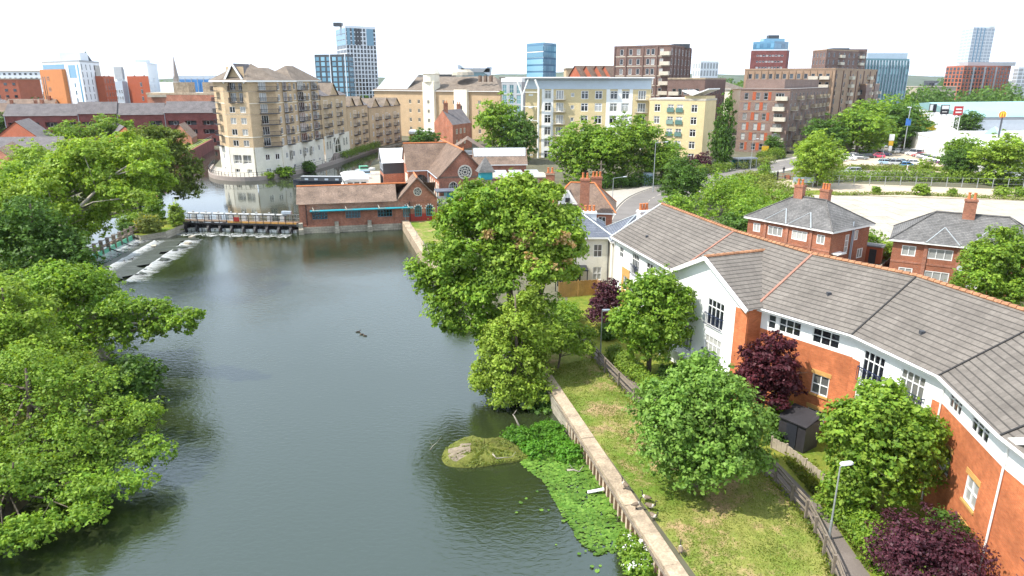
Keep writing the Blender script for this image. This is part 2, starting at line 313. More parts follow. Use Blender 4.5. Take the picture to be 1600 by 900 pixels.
# ------------------------------------------------------------------ mesh building
class MB:
    def __init__(s): s.v = []; s.f = []; s.m = []; s.smooth = False
    def poly(s, pts, m=0):
        n = len(s.v); s.v += [tuple(p) for p in pts]; s.f.append(tuple(range(n, n + len(pts)))); s.m.append(m); return s
    def box(s, x0, x1, y0, y1, z0, z1, m=0, X=None):
        c = [(x0, y0, z0), (x1, y0, z0), (x1, y1, z0), (x0, y1, z0), (x0, y0, z1), (x1, y0, z1), (x1, y1, z1), (x0, y1, z1)]
        if X is not None: c = [tuple(X @ Vector(p)) for p in c]
        n = len(s.v); s.v += c
        for f in ((0, 3, 2, 1), (4, 5, 6, 7), (0, 1, 5, 4), (1, 2, 6, 5), (2, 3, 7, 6), (3, 0, 4, 7)): s.f.append(tuple(n + i for i in f)); s.m.append(m)
        return s
    def prism(s, plan, z0, z1, m=0, mtop=None, bottom=False):
        """plan counter-clockwise seen from above"""
        k = len(plan)
        for i in range(k):
            a, b = plan[i], plan[(i + 1) % k]
            s.poly([(a[0], a[1], z0), (b[0], b[1], z0), (b[0], b[1], z1), (a[0], a[1], z1)], m)
        s.cap([(p[0], p[1], z1) for p in plan], m if mtop is None else mtop)
        if bottom: s.cap([(p[0], p[1], z0) for p in plan][::-1], m)
        return s
    def cap(s, pts, m=0, holes=()):
        loops = [[Vector(p) for p in pts]] + [[Vector(p) for p in h] for h in holes]
        flat = [p for l in loops for p in l]; n = len(s.v); s.v += [tuple(p) for p in flat]
        up = sum((pts[i][0] * pts[(i + 1) % len(pts)][1] - pts[(i + 1) % len(pts)][0] * pts[i][1]) for i in range(len(pts))) > 0
        for t in tessellate_polygon(loops):
            a, b, c = (flat[i] for i in t)
            z = (b - a).cross(c - a).z
            s.f.append(tuple(n + i for i in (t if (z > 0) == up else t[::-1]))); s.m.append(m)
        return s
    def tube(s, pts, rad, n=6, m=0, caps=True):
        pts = [Vector(p) for p in pts]
        if not hasattr(rad, '__len__'): rad = [rad] * len(pts)
        base = len(s.v); up = Vector((0, 0, 1))
        for i, p in enumerate(pts):
            d = (pts[min(i + 1, len(pts) - 1)] - pts[max(i - 1, 0)]).normalized()
            a = d.cross(up if abs(d.z) < .9 else Vector((1, 0, 0))).normalized(); b = d.cross(a)
            for k in range(n):
                t = 2 * math.pi * k / n; s.v.append(tuple(p + (a * math.cos(t) + b * math.sin(t)) * rad[i]))
        for i in range(len(pts) - 1):
            for k in range(n):
                q = base + i * n; s.f.append((q + k, q + (k + 1) % n, q + n + (k + 1) % n, q + n + k)[::-1]); s.m.append(m)
        if caps:
            s.f.append(tuple(base + k for k in range(n))); s.m.append(m)
            e = base + (len(pts) - 1) * n; s.f.append(tuple(e + k for k in range(n))[::-1]); s.m.append(m)
        return s
    def bar(s, a, b, w, h, m=0):
        """rectangular bar between two points, w sideways, h upwards"""
        a, b = Vector(a), Vector(b); d = b - a; L = d.length
        yaw = math.atan2(d.y, d.x); pit = -math.atan2(d.z, math.hypot(d.x, d.y))
        X = Matrix.Translation(a) @ Matrix.Rotation(yaw, 4, 'Z') @ Matrix.Rotation(pit, 4, 'Y')
        return s.box(0, L, -w / 2, w / 2, -h / 2, h / 2, m, X)
    def rings(s, rings, m=0, capa=True, capb=True):
        n = len(s.v); k = len(rings[0])
        for r in rings: s.v += [tuple(p) for p in r]
        for i in range(len(rings) - 1):
            for j in range(k):
                q = n + i * k; s.f.append((q + j, q + (j + 1) % k, q + k + (j + 1) % k, q + k + j)); s.m.append(m)
        if capa: s.f.append(tuple(n + j for j in range(k))[::-1]); s.m.append(m)
        if capb: s.f.append(tuple(n + (len(rings) - 1) * k + j for j in range(k))); s.m.append(m)
        return s
    def mesh(s, name, mats, off=(0, 0, 0)):
        me = bpy.data.meshes.new(name); ox, oy, oz = off
        me.from_pydata([(x - ox, y - oy, z - oz) for x, y, z in s.v], [], s.f)
        for q in mats: me.materials.append(M[q] if isinstance(q, str) else q)
        me.polygons.foreach_set('material_index', s.m)
        if s.smooth: me.polygons.foreach_set('use_smooth', [True] * len(s.f))
        uvl = me.uv_layers.new(name='UVMap'); uv = np.zeros((len(me.loops), 2), np.float32); Z = Vector((0, 0, 1))
        vs = s.v
        for p in me.polygons:
            n = p.normal
            if abs(n.z) > .97: t, b = Vector((1, 0, 0)), Vector((0, 1, 0))
            else: t = Z.cross(n).normalized(); b = n.cross(t)
            for li, vi in zip(p.loop_indices, p.vertices):
                q = vs[vi]; uv[li] = (q[0] * t.x + q[1] * t.y + q[2] * t.z, q[0] * b.x + q[1] * b.y + q[2] * b.z)
        uvl.data.foreach_set('uv', uv.ravel()); me.update()
        return me
ORG = {}
def link(name, data, parent=None, loc=(0, 0, 0), rz=0):
    o = bpy.data.objects.new(name, data); COL.objects.link(o); o.location = loc; o.rotation_euler = (0, 0, rz)
    if parent is not None: o.parent = parent
    return o
def tag(o, label=None, cat=None, group=None, kind=None):
    if label: o['label'] = label
    if cat: o['category'] = cat
    if group: o['group'] = group
    if kind: o['kind'] = kind
    return o
def thing(name, label, cat, loc, group=None):
    o = link(name, None, None, loc); o.empty_display_size = .5; ORG[o.name] = tuple(loc); return tag(o, label, cat, group)
def part(name, mb, mats, parent, label=None):
    """mesh in world coordinates as a part of a thing (or of a part)"""
    if isinstance(mats, str): mats = [mats]
    org = ORG[parent.name]; o = link(name, mb.mesh(name, mats, org), parent); ORG[o.name] = org
    if label: o['label'] = label
    return o
def single(name, mb, mats, label, cat, loc=(0, 0, 0), group=None, kind=None):
    if isinstance(mats, str): mats = [mats]
    o = link(name, mb.mesh(name, mats, loc), None, loc); ORG[o.name] = tuple(loc); return tag(o, label, cat, group, kind)
def struct(name, mb, mats): return single(name, mb, mats, None, None, kind='structure')
def inst(name, me, parent, p, rz):
    """shared mesh placed at a world point under a thing"""
    org = ORG[parent.name]; o = link(name, me, parent, (p[0] - org[0], p[1] - org[1], p[2] - org[2]), rz); return o

# ------------------------------------------------------------------ walls with real openings, windows, balconies
CACHE = {}
def win_mesh(w, h, style, fm, gm):
    """frame mesh and pane mesh, origin at the middle of the sill, outside towards -y. style = (columns, transom heights as fractions, bar)"""
    key = ('w', round(w, 2), round(h, 2), style, fm, gm)
    if key in CACHE: return CACHE[key]
    cols, trans, bar = style; f = MB(); b = bar
    f.box(-w / 2, -w / 2 + b, -.04, .05, 0, h).box(w / 2 - b, w / 2, -.04, .05, 0, h)
    f.box(-w / 2 + b, w / 2 - b, -.04, .05, 0, b).box(-w / 2 + b, w / 2 - b, -.04, .05, h - b, h)
    for i in range(1, cols):
        x = -w / 2 + w * i / cols; f.box(x - b * .45, x + b * .45, -.035, .05, b, h - b)
    for t in trans: f.box(-w / 2 + b, w / 2 - b, -.03, .045, h * t - b * .4, h * t + b * .4)
    g = MB(); g.poly([(-w / 2 + b / 2, .02, b / 2), (w / 2 - b / 2, .02, b / 2), (w / 2 - b / 2, .02, h - b / 2), (-w / 2 + b / 2, .02, h - b / 2)])
    CACHE[key] = (f.mesh('window', [fm]), g.mesh('pane', [gm])); return CACHE[key]
def win1_mesh(w, h, style, fm, gm):
    """the same as one mesh for far windows"""
    key = ('w1', round(w, 2), round(h, 2), style, fm, gm)
    if key in CACHE: return CACHE[key]
    cols, trans, b = style; f = MB()
    f.box(-w / 2, -w / 2 + b, -.05, .04, 0, h).box(w / 2 - b, w / 2, -.05, .04, 0, h)
    f.box(-w / 2 + b, w / 2 - b, -.05, .04, 0, b).box(-w / 2 + b, w / 2 - b, -.05, .04, h - b, h)
    for i in range(1, cols):
        x = -w / 2 + w * i / cols; f.box(x - b * .45, x + b * .45, -.04, .04, b, h - b)
    for t in trans: f.box(-w / 2 + b, w / 2 - b, -.035, .04, h * t - b * .4, h * t + b * .4)
    f.poly([(-w / 2 + b / 2, .02, b / 2), (w / 2 - b / 2, .02, b / 2), (w / 2 - b / 2, .02, h - b / 2), (-w / 2 + b / 2, .02, h - b / 2)], 1)
    CACHE[key] = f.mesh('window', [fm, gm]); return CACHE[key]
S2, S3, S1 = (2, (), .09), (3, (), .08), (1, (), .07)
NWIN = {}
def put_window(root, p, rz, w, h, style=S2, fm='upvc', gm='glass', detail=True, name='window'):
    k = (root.name, name); NWIN[k] = NWIN.get(k, 0) + 1
    if NWIN[k] > 100: NWIN[(root.name, 'extra')] = NWIN.get((root.name, 'extra'), []) + [(p, rz, w, h, style, fm, gm)]; return None
    if detail:
        f, g = win_mesh(w, h, style, fm, gm); o = inst(name, f, root, p, rz); q = link('pane', g, o); return o
    return inst(name, win1_mesh(w, h, style, fm, gm), root, p, rz)
def flush_extra(root):
    """windows past the hundredth: one part"""
    ex = NWIN.get((root.name, 'extra'))
    if not ex: return
    by = {}
    for p, rz, w, h, st, fm, gm in ex: by.setdefault((fm, gm), []).append((p, rz, w, h, st))
    for (fm, gm), L in by.items():
        mb = MB()
        for p, rz, w, h, st in L:
            X = Matrix.Translation(p) @ Matrix.Rotation(rz, 4, 'Z'); b = st[2]
            mb.box(-w / 2, w / 2, -.05, .0, 0, b, 0, X).box(-w / 2, w / 2, -.05, .0, h - b, h, 0, X).box(-w / 2, -w / 2 + b, -.05, .0, b, h - b, 0, X).box(w / 2 - b, w / 2, -.05, 0, b, h - b, 0, X)
            for i in range(1, st[0]):
                x = -w / 2 + w * i / st[0]; mb.box(x - b * .4, x + b * .4, -.04, 0, b, h - b, 0, X)
            mb.poly([X @ Vector(q) for q in ((-w / 2, .01, 0), (w / 2, .01, 0), (w / 2, .01, h), (-w / 2, .01, h))], 1)
        o = part('window', mb, [fm, gm], root); o['kind'] = 'stuff'
def wall(mb, p0, p1, z0, z1, ops=(), depth=.14, m=0, mback=None):
    """p0 -> p1 reads left to right from outside. ops: (u0, u1, za, zb) openings with reveals"""
    p0, p1 = Vector((p0[0], p0[1], 0)), Vector((p1[0], p1[1], 0)); d = p1 - p0; L = d.length; d /= L; n = Vector((d.y, -d.x, 0))
    P = lambda u, z, k=0: tuple(p0 + d * u - n * k + Vector((0, 0, z)))
    us = sorted({0, L, *[round(q, 4) for o in ops for q in o[:2]]}); zs = sorted({z0, z1, *[round(q, 4) for o in ops for q in o[2:4]]})
    us = [u for u in us if -1e-6 <= u <= L + 1e-6]; zs = [z for z in zs if z0 - 1e-6 <= z <= z1 + 1e-6]
    for j in range(len(zs) - 1):
        zc = (zs[j] + zs[j + 1]) / 2; run = None
        for i in range(len(us) - 1):
            uc = (us[i] + us[i + 1]) / 2
            hole = any(o[0] < uc < o[1] and o[2] < zc < o[3] for o in ops)
            if not hole:
                if run is None: run = us[i]
            if run is not None and (hole or i == len(us) - 2):
                e = us[i] if hole else us[i + 1]
                mb.poly([P(run, zs[j]), P(e, zs[j]), P(e, zs[j + 1]), P(run, zs[j + 1])], m); run = None
    for a, b, c, e in [o[:4] for o in ops]:
        mb.poly([P(a, c), P(a, c, depth), P(a, e, depth), P(a, e)], m); mb.poly([P(b, c, depth), P(b, c), P(b, e), P(b, e, depth)], m)
        mb.poly([P(a, c), P(b, c), P(b, c, depth), P(a, c, depth)], m); mb.poly([P(a, e, depth), P(b, e, depth), P(b, e), P(a, e)], m)
        mb.poly([P(a, c, depth + .03), P(b, c, depth + .03), P(b, e, depth + .03), P(a, e, depth + .03)], m if mback is None else mback)
    return P, math.atan2(d.y, d.x), L, n
def face(root, mb, p0, p1, z0, z1, wins=(), m=0, depth=.14, detail=False, fm='upvc', gm='glass'):
    """wins: (u centre, z sill, w, h[, style[, fm, gm]])"""
    ops = [(w[0] - w[2] / 2, w[0] + w[2] / 2, w[1], w[1] + w[3]) for w in wins]
    P, rz, L, n = wall(mb, p0, p1, z0, z1, ops, depth, m)
    for w in wins:
        st = w[4] if len(w) > 4 else S2
        put_window(root, P(w[0], w[1], depth - .06), rz, w[2], w[3], st, w[5] if len(w) > 5 else fm, w[6] if len(w) > 6 else gm, detail)
    return P, rz, L, n
def ev(L, n, m0=1.5, m1=None):
    m1 = m0 if m1 is None else m1
    return [m0 + (L - m0 - m1) * (i / (n - 1) if n > 1 else .5) for i in range(n)]
def dist2(a, b): return math.hypot(a[0] - b[0], a[1] - b[1])
def balcony_mesh(w, d, solid, rm, sm, h=1.0):
    key = ('b', round(w, 2), d, solid, rm, sm, h)
    if key in CACHE: return CACHE[key]
    b = MB(); b.box(-w / 2, w / 2, -d, 0, -.15, 0, 1)
    if solid:
        b.box(-w / 2, w / 2, -d, -d + .06, 0, h, 0).box(-w / 2, -w / 2 + .06, -d + .06, 0, 0, h, 0).box(w / 2 - .06, w / 2, -d + .06, 0, 0, h, 0)
    else:
        b.box(-w / 2, w / 2, -d, -d + .07, h - .07, h).box(-w / 2, -w / 2 + .07, -d + .07, 0, h - .07, h).box(w / 2 - .07, w / 2, -d + .07, 0, h - .07, h)
        k = max(3, int(w / .28))
        for i in range(k + 1):
            x = -w / 2 + .03 + (w - .06) * i / k; b.box(x - .022, x + .022, -d + .01, -d + .05, 0, h - .07)
        for y in (-d * .66, -d * .33): b.box(-w / 2 + .01, -w / 2 + .05, y - .02, y + .02, 0, h - .07).box(w / 2 - .05, w / 2 - .01, y - .02, y + .02, 0, h - .07)
    CACHE[key] = b.mesh('balcony', [rm, sm]); return CACHE[key]
def balcony(root, P, rz, u, z, w, d=1.1, solid=False, rm='black_iron', sm='dark_panel', h=1.0):
    return inst('balcony', balcony_mesh(w, d, solid, rm, sm, h), root, P(u, z), rz)
def juliet(root, P, rz, u, z, w, h=.95, mname='navy_iron'):
    key = ('j', w, h, mname)
    if key not in CACHE:
        b = MB(); b.box(-w / 2, w / 2, -.2, -.15, h - .05, h).box(-w / 2, w / 2, -.2, -.15, .08, .12); k = int(w / .15)
        for i in range(k + 1):
            x = -w / 2 + w * i / k; b.box(x - .012, x + .012, -.185, -.165, .12, h - .05)
        for x in (-w / 2, w / 2): b.box(x - .02, x + .02, -.15, .0, h - .05, h - .01)
        CACHE[key] = b.mesh('balcony_rail', [mname])
    return inst('balcony_rail', CACHE[key], root, P(u, z), rz)
def quad4(L, C, Rr): return (L[0] + Rr[0] - C[0], L[1] + Rr[1] - C[1])
def lerp2(a, b, t): return (a[0] + (b[0] - a[0]) * t, a[1] + (b[1] - a[1]) * t)
def back_walls(mb, L, C, Rr, z0, z1, m=0):
    B = quad4(L, C, Rr); wall(mb, Rr, B, z0, z1, (), m=m); wall(mb, B, L, z0, z1, (), m=m); return B
def flat_roof(root, L, C, Rr, z, rm='flat_roof', pm=None, parapet=.5, out=.15):
    """roof slab with a parapet or overhang round the top"""
    B = quad4(L, C, Rr); cx = (L[0] + Rr[0]) / 2; cy = (L[1] + Rr[1]) / 2
    k = lambda p, e: (p[0] + (p[0] - cx) / math.hypot(p[0] - cx, p[1] - cy) * e, p[1] + (p[1] - cy) / math.hypot(p[0] - cx, p[1] - cy) * e)
    mb = MB(); O = [k(p, out) for p in (L, C, Rr, B)]; mb.prism(O, z - .02, z + parapet, 0, 0, True)
    I = [k(p, -.5) for p in (L, C, Rr, B)]; mb.prism(I, z + parapet, z + parapet + .03, 1)
    return part('roof', mb, [pm or rm, rm], root)
def hip_roof(root, L, C, Rr, z, rise, over=.4, rm='slate', ridge_share=None, cap=None, name='roof', fascia='white_paint', gable=False):
    """ridge along the longer side; hipped or gabled. returns ridge ends"""
    L, C, Rr = (Vector((p[0], p[1], 0)) for p in (L, C, Rr)); B = L + Rr - C
    if (L - C).length >= (Rr - C).length: a, b, c, d = L, C, Rr, B
    else: a, b, c, d = C, Rr, B, L
    e = (b - a).normalized(); f = (d - a).normalized()
    a, b, c, d = a - e * over - f * over, b + e * over - f * over, c + e * over + f * over, d - e * over + f * over
    half = (d - a).length / 2; ins = 0 if gable else half * .95
    if ridge_share is not None: ins = (b - a).length * (1 - ridge_share) / 2
    r0 = (a + d) / 2 + e * ins; r1 = (b + c) / 2 - e * ins
    zz = lambda p, h: (p.x, p.y, h); mb = MB()
    mb.poly([zz(a, z), zz(b, z), zz(r1, z + rise), zz(r0, z + rise)]); mb.poly([zz(c, z), zz(d, z), zz(r0, z + rise), zz(r1, z + rise)])
    if not gable: mb.poly([zz(d, z), zz(a, z), zz(r0, z + rise)]); mb.poly([zz(b, z), zz(c, z), zz(r1, z + rise)])
    mb.poly([zz(d, z - .003), zz(c, z - .003), zz(b, z - .003), zz(a, z - .003)], 1)
    for p, q in ((a, b), (b, c), (c, d), (d, a)):
        if gable and (p, q) in ((b, c), (d, a)): continue
        mb.poly([zz(p, z - .2), zz(q, z - .2), zz(q, z), zz(p, z)], 1)
    o = part(name, mb, [rm, fascia], root)
    if cap:
        mc = MB(); up = Vector((0, 0, rise + .05)); z3 = Vector((0, 0, z))
        mc.tube([r0 + z3 + up, r1 + z3 + up], .11, 6)
        if not gable:
            for p, r in ((a, r0), (d, r0), (b, r1), (c, r1)): mc.tube([p + z3 + Vector((0, 0, .03)), r + z3 + up], .09, 6)
        part('ridge_tile', mc, cap, o)
    return r0 + Vector((0, 0, z + rise)), r1 + Vector((0, 0, z + rise)), o
def gable_wall(mb, p0, p1, z, rise, m=0):
    mid = lerp2(p0, p1, .5); mb.poly([(p0[0], p0[1], z), (p1[0], p1[1], z), (mid[0], mid[1], z + rise)], m)
def chimney(root, x, y, z0, z1, w=.9, d=.6, pots=2, rz=0, mat='chimney_brick', name='chimney', potm='terracotta', capm=None):
    X = Matrix.Translation((x, y, 0)) @ Matrix.Rotation(rz, 4, 'Z'); b = MB()
    b.box(-w / 2, w / 2, -d / 2, d / 2, z0, z1 - .25, 0, X).box(-w / 2 - .07, w / 2 + .07, -d / 2 - .07, d / 2 + .07, z1 - .25, z1 - .1, 1, X).box(-w / 2 - .02, w / 2 + .02, -d / 2 - .02, d / 2 + .02, z1 - .1, z1, 0, X)
    o = part(name, b, [mat, capm or mat], root)
    for i in range(pots):
        q = MB(); u = (i - (pots - 1) / 2) * (w / max(pots, 1)) * .95; c = X @ Vector((u, 0, 0))
        q.tube([(c.x, c.y, z1), (c.x, c.y, z1 + .12), (c.x, c.y, z1 + .55), (c.x, c.y, z1 + .62), (c.x, c.y, z1 + .7)], [.17, .16, .12, .16, .15], 8); part('chimney_pot', q, potm, o)
    return o

# ------------------------------------------------------------------ foliage
def leaf_arrays(rng, cen, nor, size):
    """kite-shaped leaves: cen (n,3), nor (n,3), size (n,) -> verts (4n,3)"""
    n = len(cen); nor = nor / np.maximum(np.linalg.norm(nor, axis=1, keepdims=True), 1e-6)
    r = rng.normal(size=(n, 3)); t = np.cross(nor, r); t /= np.maximum(np.linalg.norm(t, axis=1, keepdims=True), 1e-6); b = np.cross(nor, t)
    s = size[:, None]; droop = nor * s * .12
    return np.stack([cen - t * s * .55 - droop, cen - b * s * .36 + t * s * .05, cen + t * s * .6 - droop, cen + b * s * .36 + t * s * .05], axis=1).reshape(-1, 3)
def leaf_mesh(name, verts, mats, extra=None):
    """quads of leaves, with optional second material set (verts2)"""
    allv = verts if extra is None else np.concatenate([verts, extra]); n = len(allv) // 4
    me = bpy.data.meshes.new(name); me.vertices.add(4 * n); me.vertices.foreach_set('co', allv.astype(np.float32).ravel())
    me.loops.add(4 * n); me.loops.foreach_set('vertex_index', np.arange(4 * n, dtype=np.int32))
    me.polygons.add(n); me.polygons.foreach_set('loop_start', np.arange(0, 4 * n, 4, dtype=np.int32))
    for q in mats: me.materials.append(M[q])
    if extra is not None:
        mi = np.zeros(n, np.int32); mi[len(verts) // 4:] = 1; me.polygons.foreach_set('material_index', mi)
    me.update(calc_edges=True); return me
def unit(rng, n):
    v = rng.normal(size=(n, 3)); return v / np.linalg.norm(v, axis=1, keepdims=True)
def crown_verts(rng, lobes, nleaf, leaf, clump=.9, low=-.55, flat=.6, fill=.35):
    """leaves gathered in clumps over and inside a set of lobes (cx,cy,cz,rx,ry,rz)"""
    vol = np.array([(l[3] * l[4] * l[5]) ** (2 / 3) for l in lobes]); vol /= vol.sum(); out = []
    for l, share in zip(lobes, vol):
        c = np.array(l[:3]); r = np.array(l[3:6]); nl = int(nleaf * share); per = max(10, int(26 * (clump / max(leaf, .05) / 4) ** 1.0)); k = max(5, nl // per)
        d = unit(rng, k * 2); d = d[d[:, 2] > low][:k]; k = len(d)
        rad = np.where(rng.random(k) < fill, rng.uniform(.35, .8, k), rng.uniform(.78, 1.06, k)); far = rng.random(k) < .13; rad = np.where(far, rng.uniform(1.1, 1.32, k), rad)
        cc = c + d * r * rad[:, None]; cr = np.where(far, .6, 1) * clump * rng.uniform(.6, 1.35, k) * np.minimum(1, r.mean() / (clump * 1.6))
        idx = np.repeat(np.arange(k), nl // k + 1)[:nl]; dd = unit(rng, nl); dd[:, 2] = dd[:, 2] * .8 + .15
        q = rng.random(nl) ** .45; p = cc[idx] + dd * (cr[idx] * q)[:, None] * np.array([1, 1, flat])
        nor = dd * .55 + d[idx] * .45 + np.array([0, 0, .55]) + rng.normal(size=(nl, 3)) * .45
        out.append(leaf_arrays(rng, p, nor, leaf * np.exp(rng.normal(size=nl) * .3)))
    return np.concatenate(out)
def auto_lobes(rng, cz, rx, ry, rz, k=7, s=.52):
    """one main mass with smaller masses breaking its outline"""
    L = [(0, 0, cz, rx * .8, ry * .8, rz * .85)]
    for i in range(k):
        a = 2 * math.pi * (i + rng.random() * .6) / k; e = rng.uniform(-.45, .75); ce = math.cos(e)
        q = s * rng.uniform(.75, 1.2)
        L.append((math.cos(a) * ce * rx * .62, math.sin(a) * ce * ry * .62, cz + math.sin(e) * rz * .68, rx * q, ry * q, rz * q * .85))
    L.append((rng.normal() * rx * .15, rng.normal() * ry * .15, cz + rz * .55, rx * s, ry * s, rz * s * .85))
    return L
def ragged(rng, lobes, k=4):
    out = []
    for x, y, z, a, b, c in lobes:
        out.append((x, y, z, a * .78, b * .78, c * .78))
        for d in unit(rng, k):
            if d[2] < -.5: d[2] *= -.5
            q = rng.uniform(.26, .5); out.append((x + d[0] * a * .78, y + d[1] * b * .78, z + d[2] * c * .78, a * q, b * q, c * q * .8))
    return out
def trunk_mb(rng, base, top, r, lobes, off, limbs=8):
    mb = MB(); b = Vector(base); t = Vector(top); mids = [b + (t - b) * f + Vector((rng.normal() * r * .5, rng.normal() * r * .5, 0)) for f in (.3, .6)]
    pts = [b - Vector((0, 0, .3)), b + (t - b) * .06, *mids, t]; mb.tube(pts, [r * 1.45, r * 1.05, r * .85, r * .62, r * .22], 8)
    for i in range(min(limbs, len(lobes) * 2)):
        l = lobes[(i + 1) % len(lobes)]; e = Vector((off[0] + l[0], off[1] + l[1], off[2] + l[2] + l[5] * .4 * rng.uniform(-.5, 1)))
        f = rng.uniform(.28, .8); s = b + (t - b) * f; m_ = (s + e) / 2 + Vector((rng.normal() * .3, rng.normal() * .3, -.25 + rng.random() * .4))
        mb.tube([s, m_, e], [r * .42 * (1.1 - f * .5), r * .26, r * .06], 5, caps=False)
        for j in range(2):
            e2 = m_ + (e - m_) * .4 + Vector((rng.normal() * l[3] * .5, rng.normal() * l[4] * .5, l[5] * .3)); mb.tube([m_.lerp(e, .2), e2], [r * .16, r * .04], 4, caps=False)
    mb.smooth = True
    return mb
def tree(label, base, lobes, nleaf, leaf, mat, tr=.22, seed=1, name='tree', cat='tree', group=None, clump=.9, top=None, bark='bark', low=-.6, dry=0, drymat='leaf_dry', limbs=9, fill=.35, flat=.85):
    rng = np.random.default_rng(seed); root = thing(name, label, cat, base, group)
    v = crown_verts(rng, ragged(rng, lobes) if nleaf > 4000 else lobes, int(nleaf * 1.45), leaf * .86, clump * .8, low, flat, fill); ex = None
    if dry:
        sub = [lobes[i] for i in dry]; ex = crown_verts(rng, [(l[0] + rng.normal() * l[3] * .35, l[1] - l[4] * .85, l[2] + l[5] * rng.uniform(0, .5), l[3] * .2, l[4] * .12, l[5] * .17) for l in sub for _ in range(5)], int(nleaf * .035), leaf * .7, clump * .4)
    o = link('crown', leaf_mesh('crown', v, [mat] + ([drymat] if ex is not None else []), ex), root); ORG[o.name] = base
    ztop = max(l[2] + l[5] * .5 for l in lobes); t = top or (np.mean([l[0] for l in lobes]) * .6, np.mean([l[1] for l in lobes]) * .6, ztop)
    if tr: part('trunk', trunk_mb(rng, base, (base[0] + t[0], base[1] + t[1], base[2] + t[2]), tr, lobes, base, limbs), bark, root)
    return root
def bush(label, base, r, h, mat, nleaf, leaf, seed=1, name='bush', cat='bush', group=None, clump=.5, flower=None):
    rng = np.random.default_rng(seed); rx, ry = r if hasattr(r, '__len__') else (r, r)
    lob = [(0, 0, h * .42, rx * .85, ry * .85, h * .5)] + [(math.cos(a) * rx * .5, math.sin(a) * ry * .5, h * rng.uniform(.3, .6), rx * .5, ry * .5, h * .38) for a in rng.uniform(0, 6.28, 5)]
    v = crown_verts(rng, lob, nleaf, leaf, clump, -.9); ex = None
    if flower: ex = crown_verts(rng, [(l[0], l[1], l[2], l[3] * 1.05, l[4] * 1.05, l[5] * 1.06) for l in lob], int(nleaf * .05), leaf * .7, clump, .0, fill=0)
    o = link(name, leaf_mesh(name, v, [mat] + ([flower] if flower else []), ex), None, base); ORG[o.name] = base
    return tag(o, label, cat, group)
def hedge(label, pts, width, h, mat, nleaf, leaf, seed=1, name='hedge', cat='hedge', z=GZ, ragged=.25, group=None):
    """leaves packed along a line of points"""
    rng = np.random.default_rng(seed); pts = np.array([(p[0], p[1]) for p in pts], float); seg = np.diff(pts, axis=0); L = np.linalg.norm(seg, axis=1)
    i = rng.choice(len(L), nleaf, p=L / L.sum()); f = rng.random(nleaf); along = np.cumsum(np.r_[0, L])[i] + f * L[i]
    ctr = pts[i] + seg[i] * f[:, None]; nrm = np.stack([-seg[i][:, 1], seg[i][:, 0]], 1) / L[i][:, None]
    ph = rng.uniform(0, 6.28, 6); wob = sum(np.sin(along * k + p) for k, p in zip((.35, .8, 1.7, 2.9, 4.3, 6.1), ph)) / 6
    hh = h * (1 + ragged * wob * 1.6); ww = width * (1 + ragged * .8 * np.sin(along * 1.1 + ph[0])) / 2
    a = rng.uniform(0, math.pi, nleaf); q = rng.random(nleaf) ** .3
    off = np.cos(a) * ww * q; zz = np.abs(np.sin(a)) ** .6 * hh * q
    p = np.stack([ctr[:, 0] + nrm[:, 0] * off, ctr[:, 1] + nrm[:, 1] * off, z + zz], 1) + rng.normal(size=(nleaf, 3)) * leaf * .6
    p[:, 2] = np.maximum(p[:, 2], z + .02)
    nor = np.stack([nrm[:, 0] * np.cos(a), nrm[:, 1] * np.cos(a), np.sin(a) + .25], 1) + rng.normal(size=(nleaf, 3)) * .6
    base = (pts[0][0], pts[0][1], z); v = leaf_arrays(rng, p - np.array(base), nor, leaf * rng.uniform(.6, 1.4, nleaf))
    o = link(name, leaf_mesh(name, v, [mat]), None, base); return tag(o, label, cat, group)
# shared far trees: a few forms of one metre height, scaled
FORMS = {}
def far_tree(label, x, y, h, w, mat, form=0, z=GZ, n=2600, group=None, name='tree', rz=None, bark='bark'):
    key = (form, mat, n)
    if key not in FORMS:
        rng = np.random.default_rng(50 + form); H = 10.; lob = auto_lobes(rng, 4.9, 4.1, 4.1, 4.6, 10, .5) + [(0, 0, 2.4, 3.2, 3.2, 2.2)]
        if form == 3: lob = [(0, 0, 5.2, 2.2, 2.2, 4.6), (.8, 0, 3.6, 2.6, 2.6, 2.8), (-.5, .4, 6.8, 1.4, 1.4, 2.6), (0, -.5, 3.6, 2.3, 2.3, 3), (.9, .5, 2.6, 2.2, 2.2, 2), (-1.2, 0, 3, 2, 2, 2.4)]
        v = crown_verts(rng, lob, int(n * 1.5), .44 * (2600 / n) ** .36, .8, -.95); FORMS[key] = (leaf_mesh('crown', v, [mat]), trunk_mb(rng, (0, 0, 0), (0, 0, 7.5), .24, lob, (0, 0, 0), 8).mesh('trunk', [bark]))
    c, t = FORMS[key]; root = thing(name, label, 'tree', (x, y, z), group)
    rz = (x * 1.7 + y * .9) % 6.28 if rz is None else rz
    s = (w / 9., w / 9., h / 10.)
    for nme, me in (('crown', c), ('trunk', t)):
        o = link(nme, me, root, (0, 0, 0), rz); o.scale = s
    return root

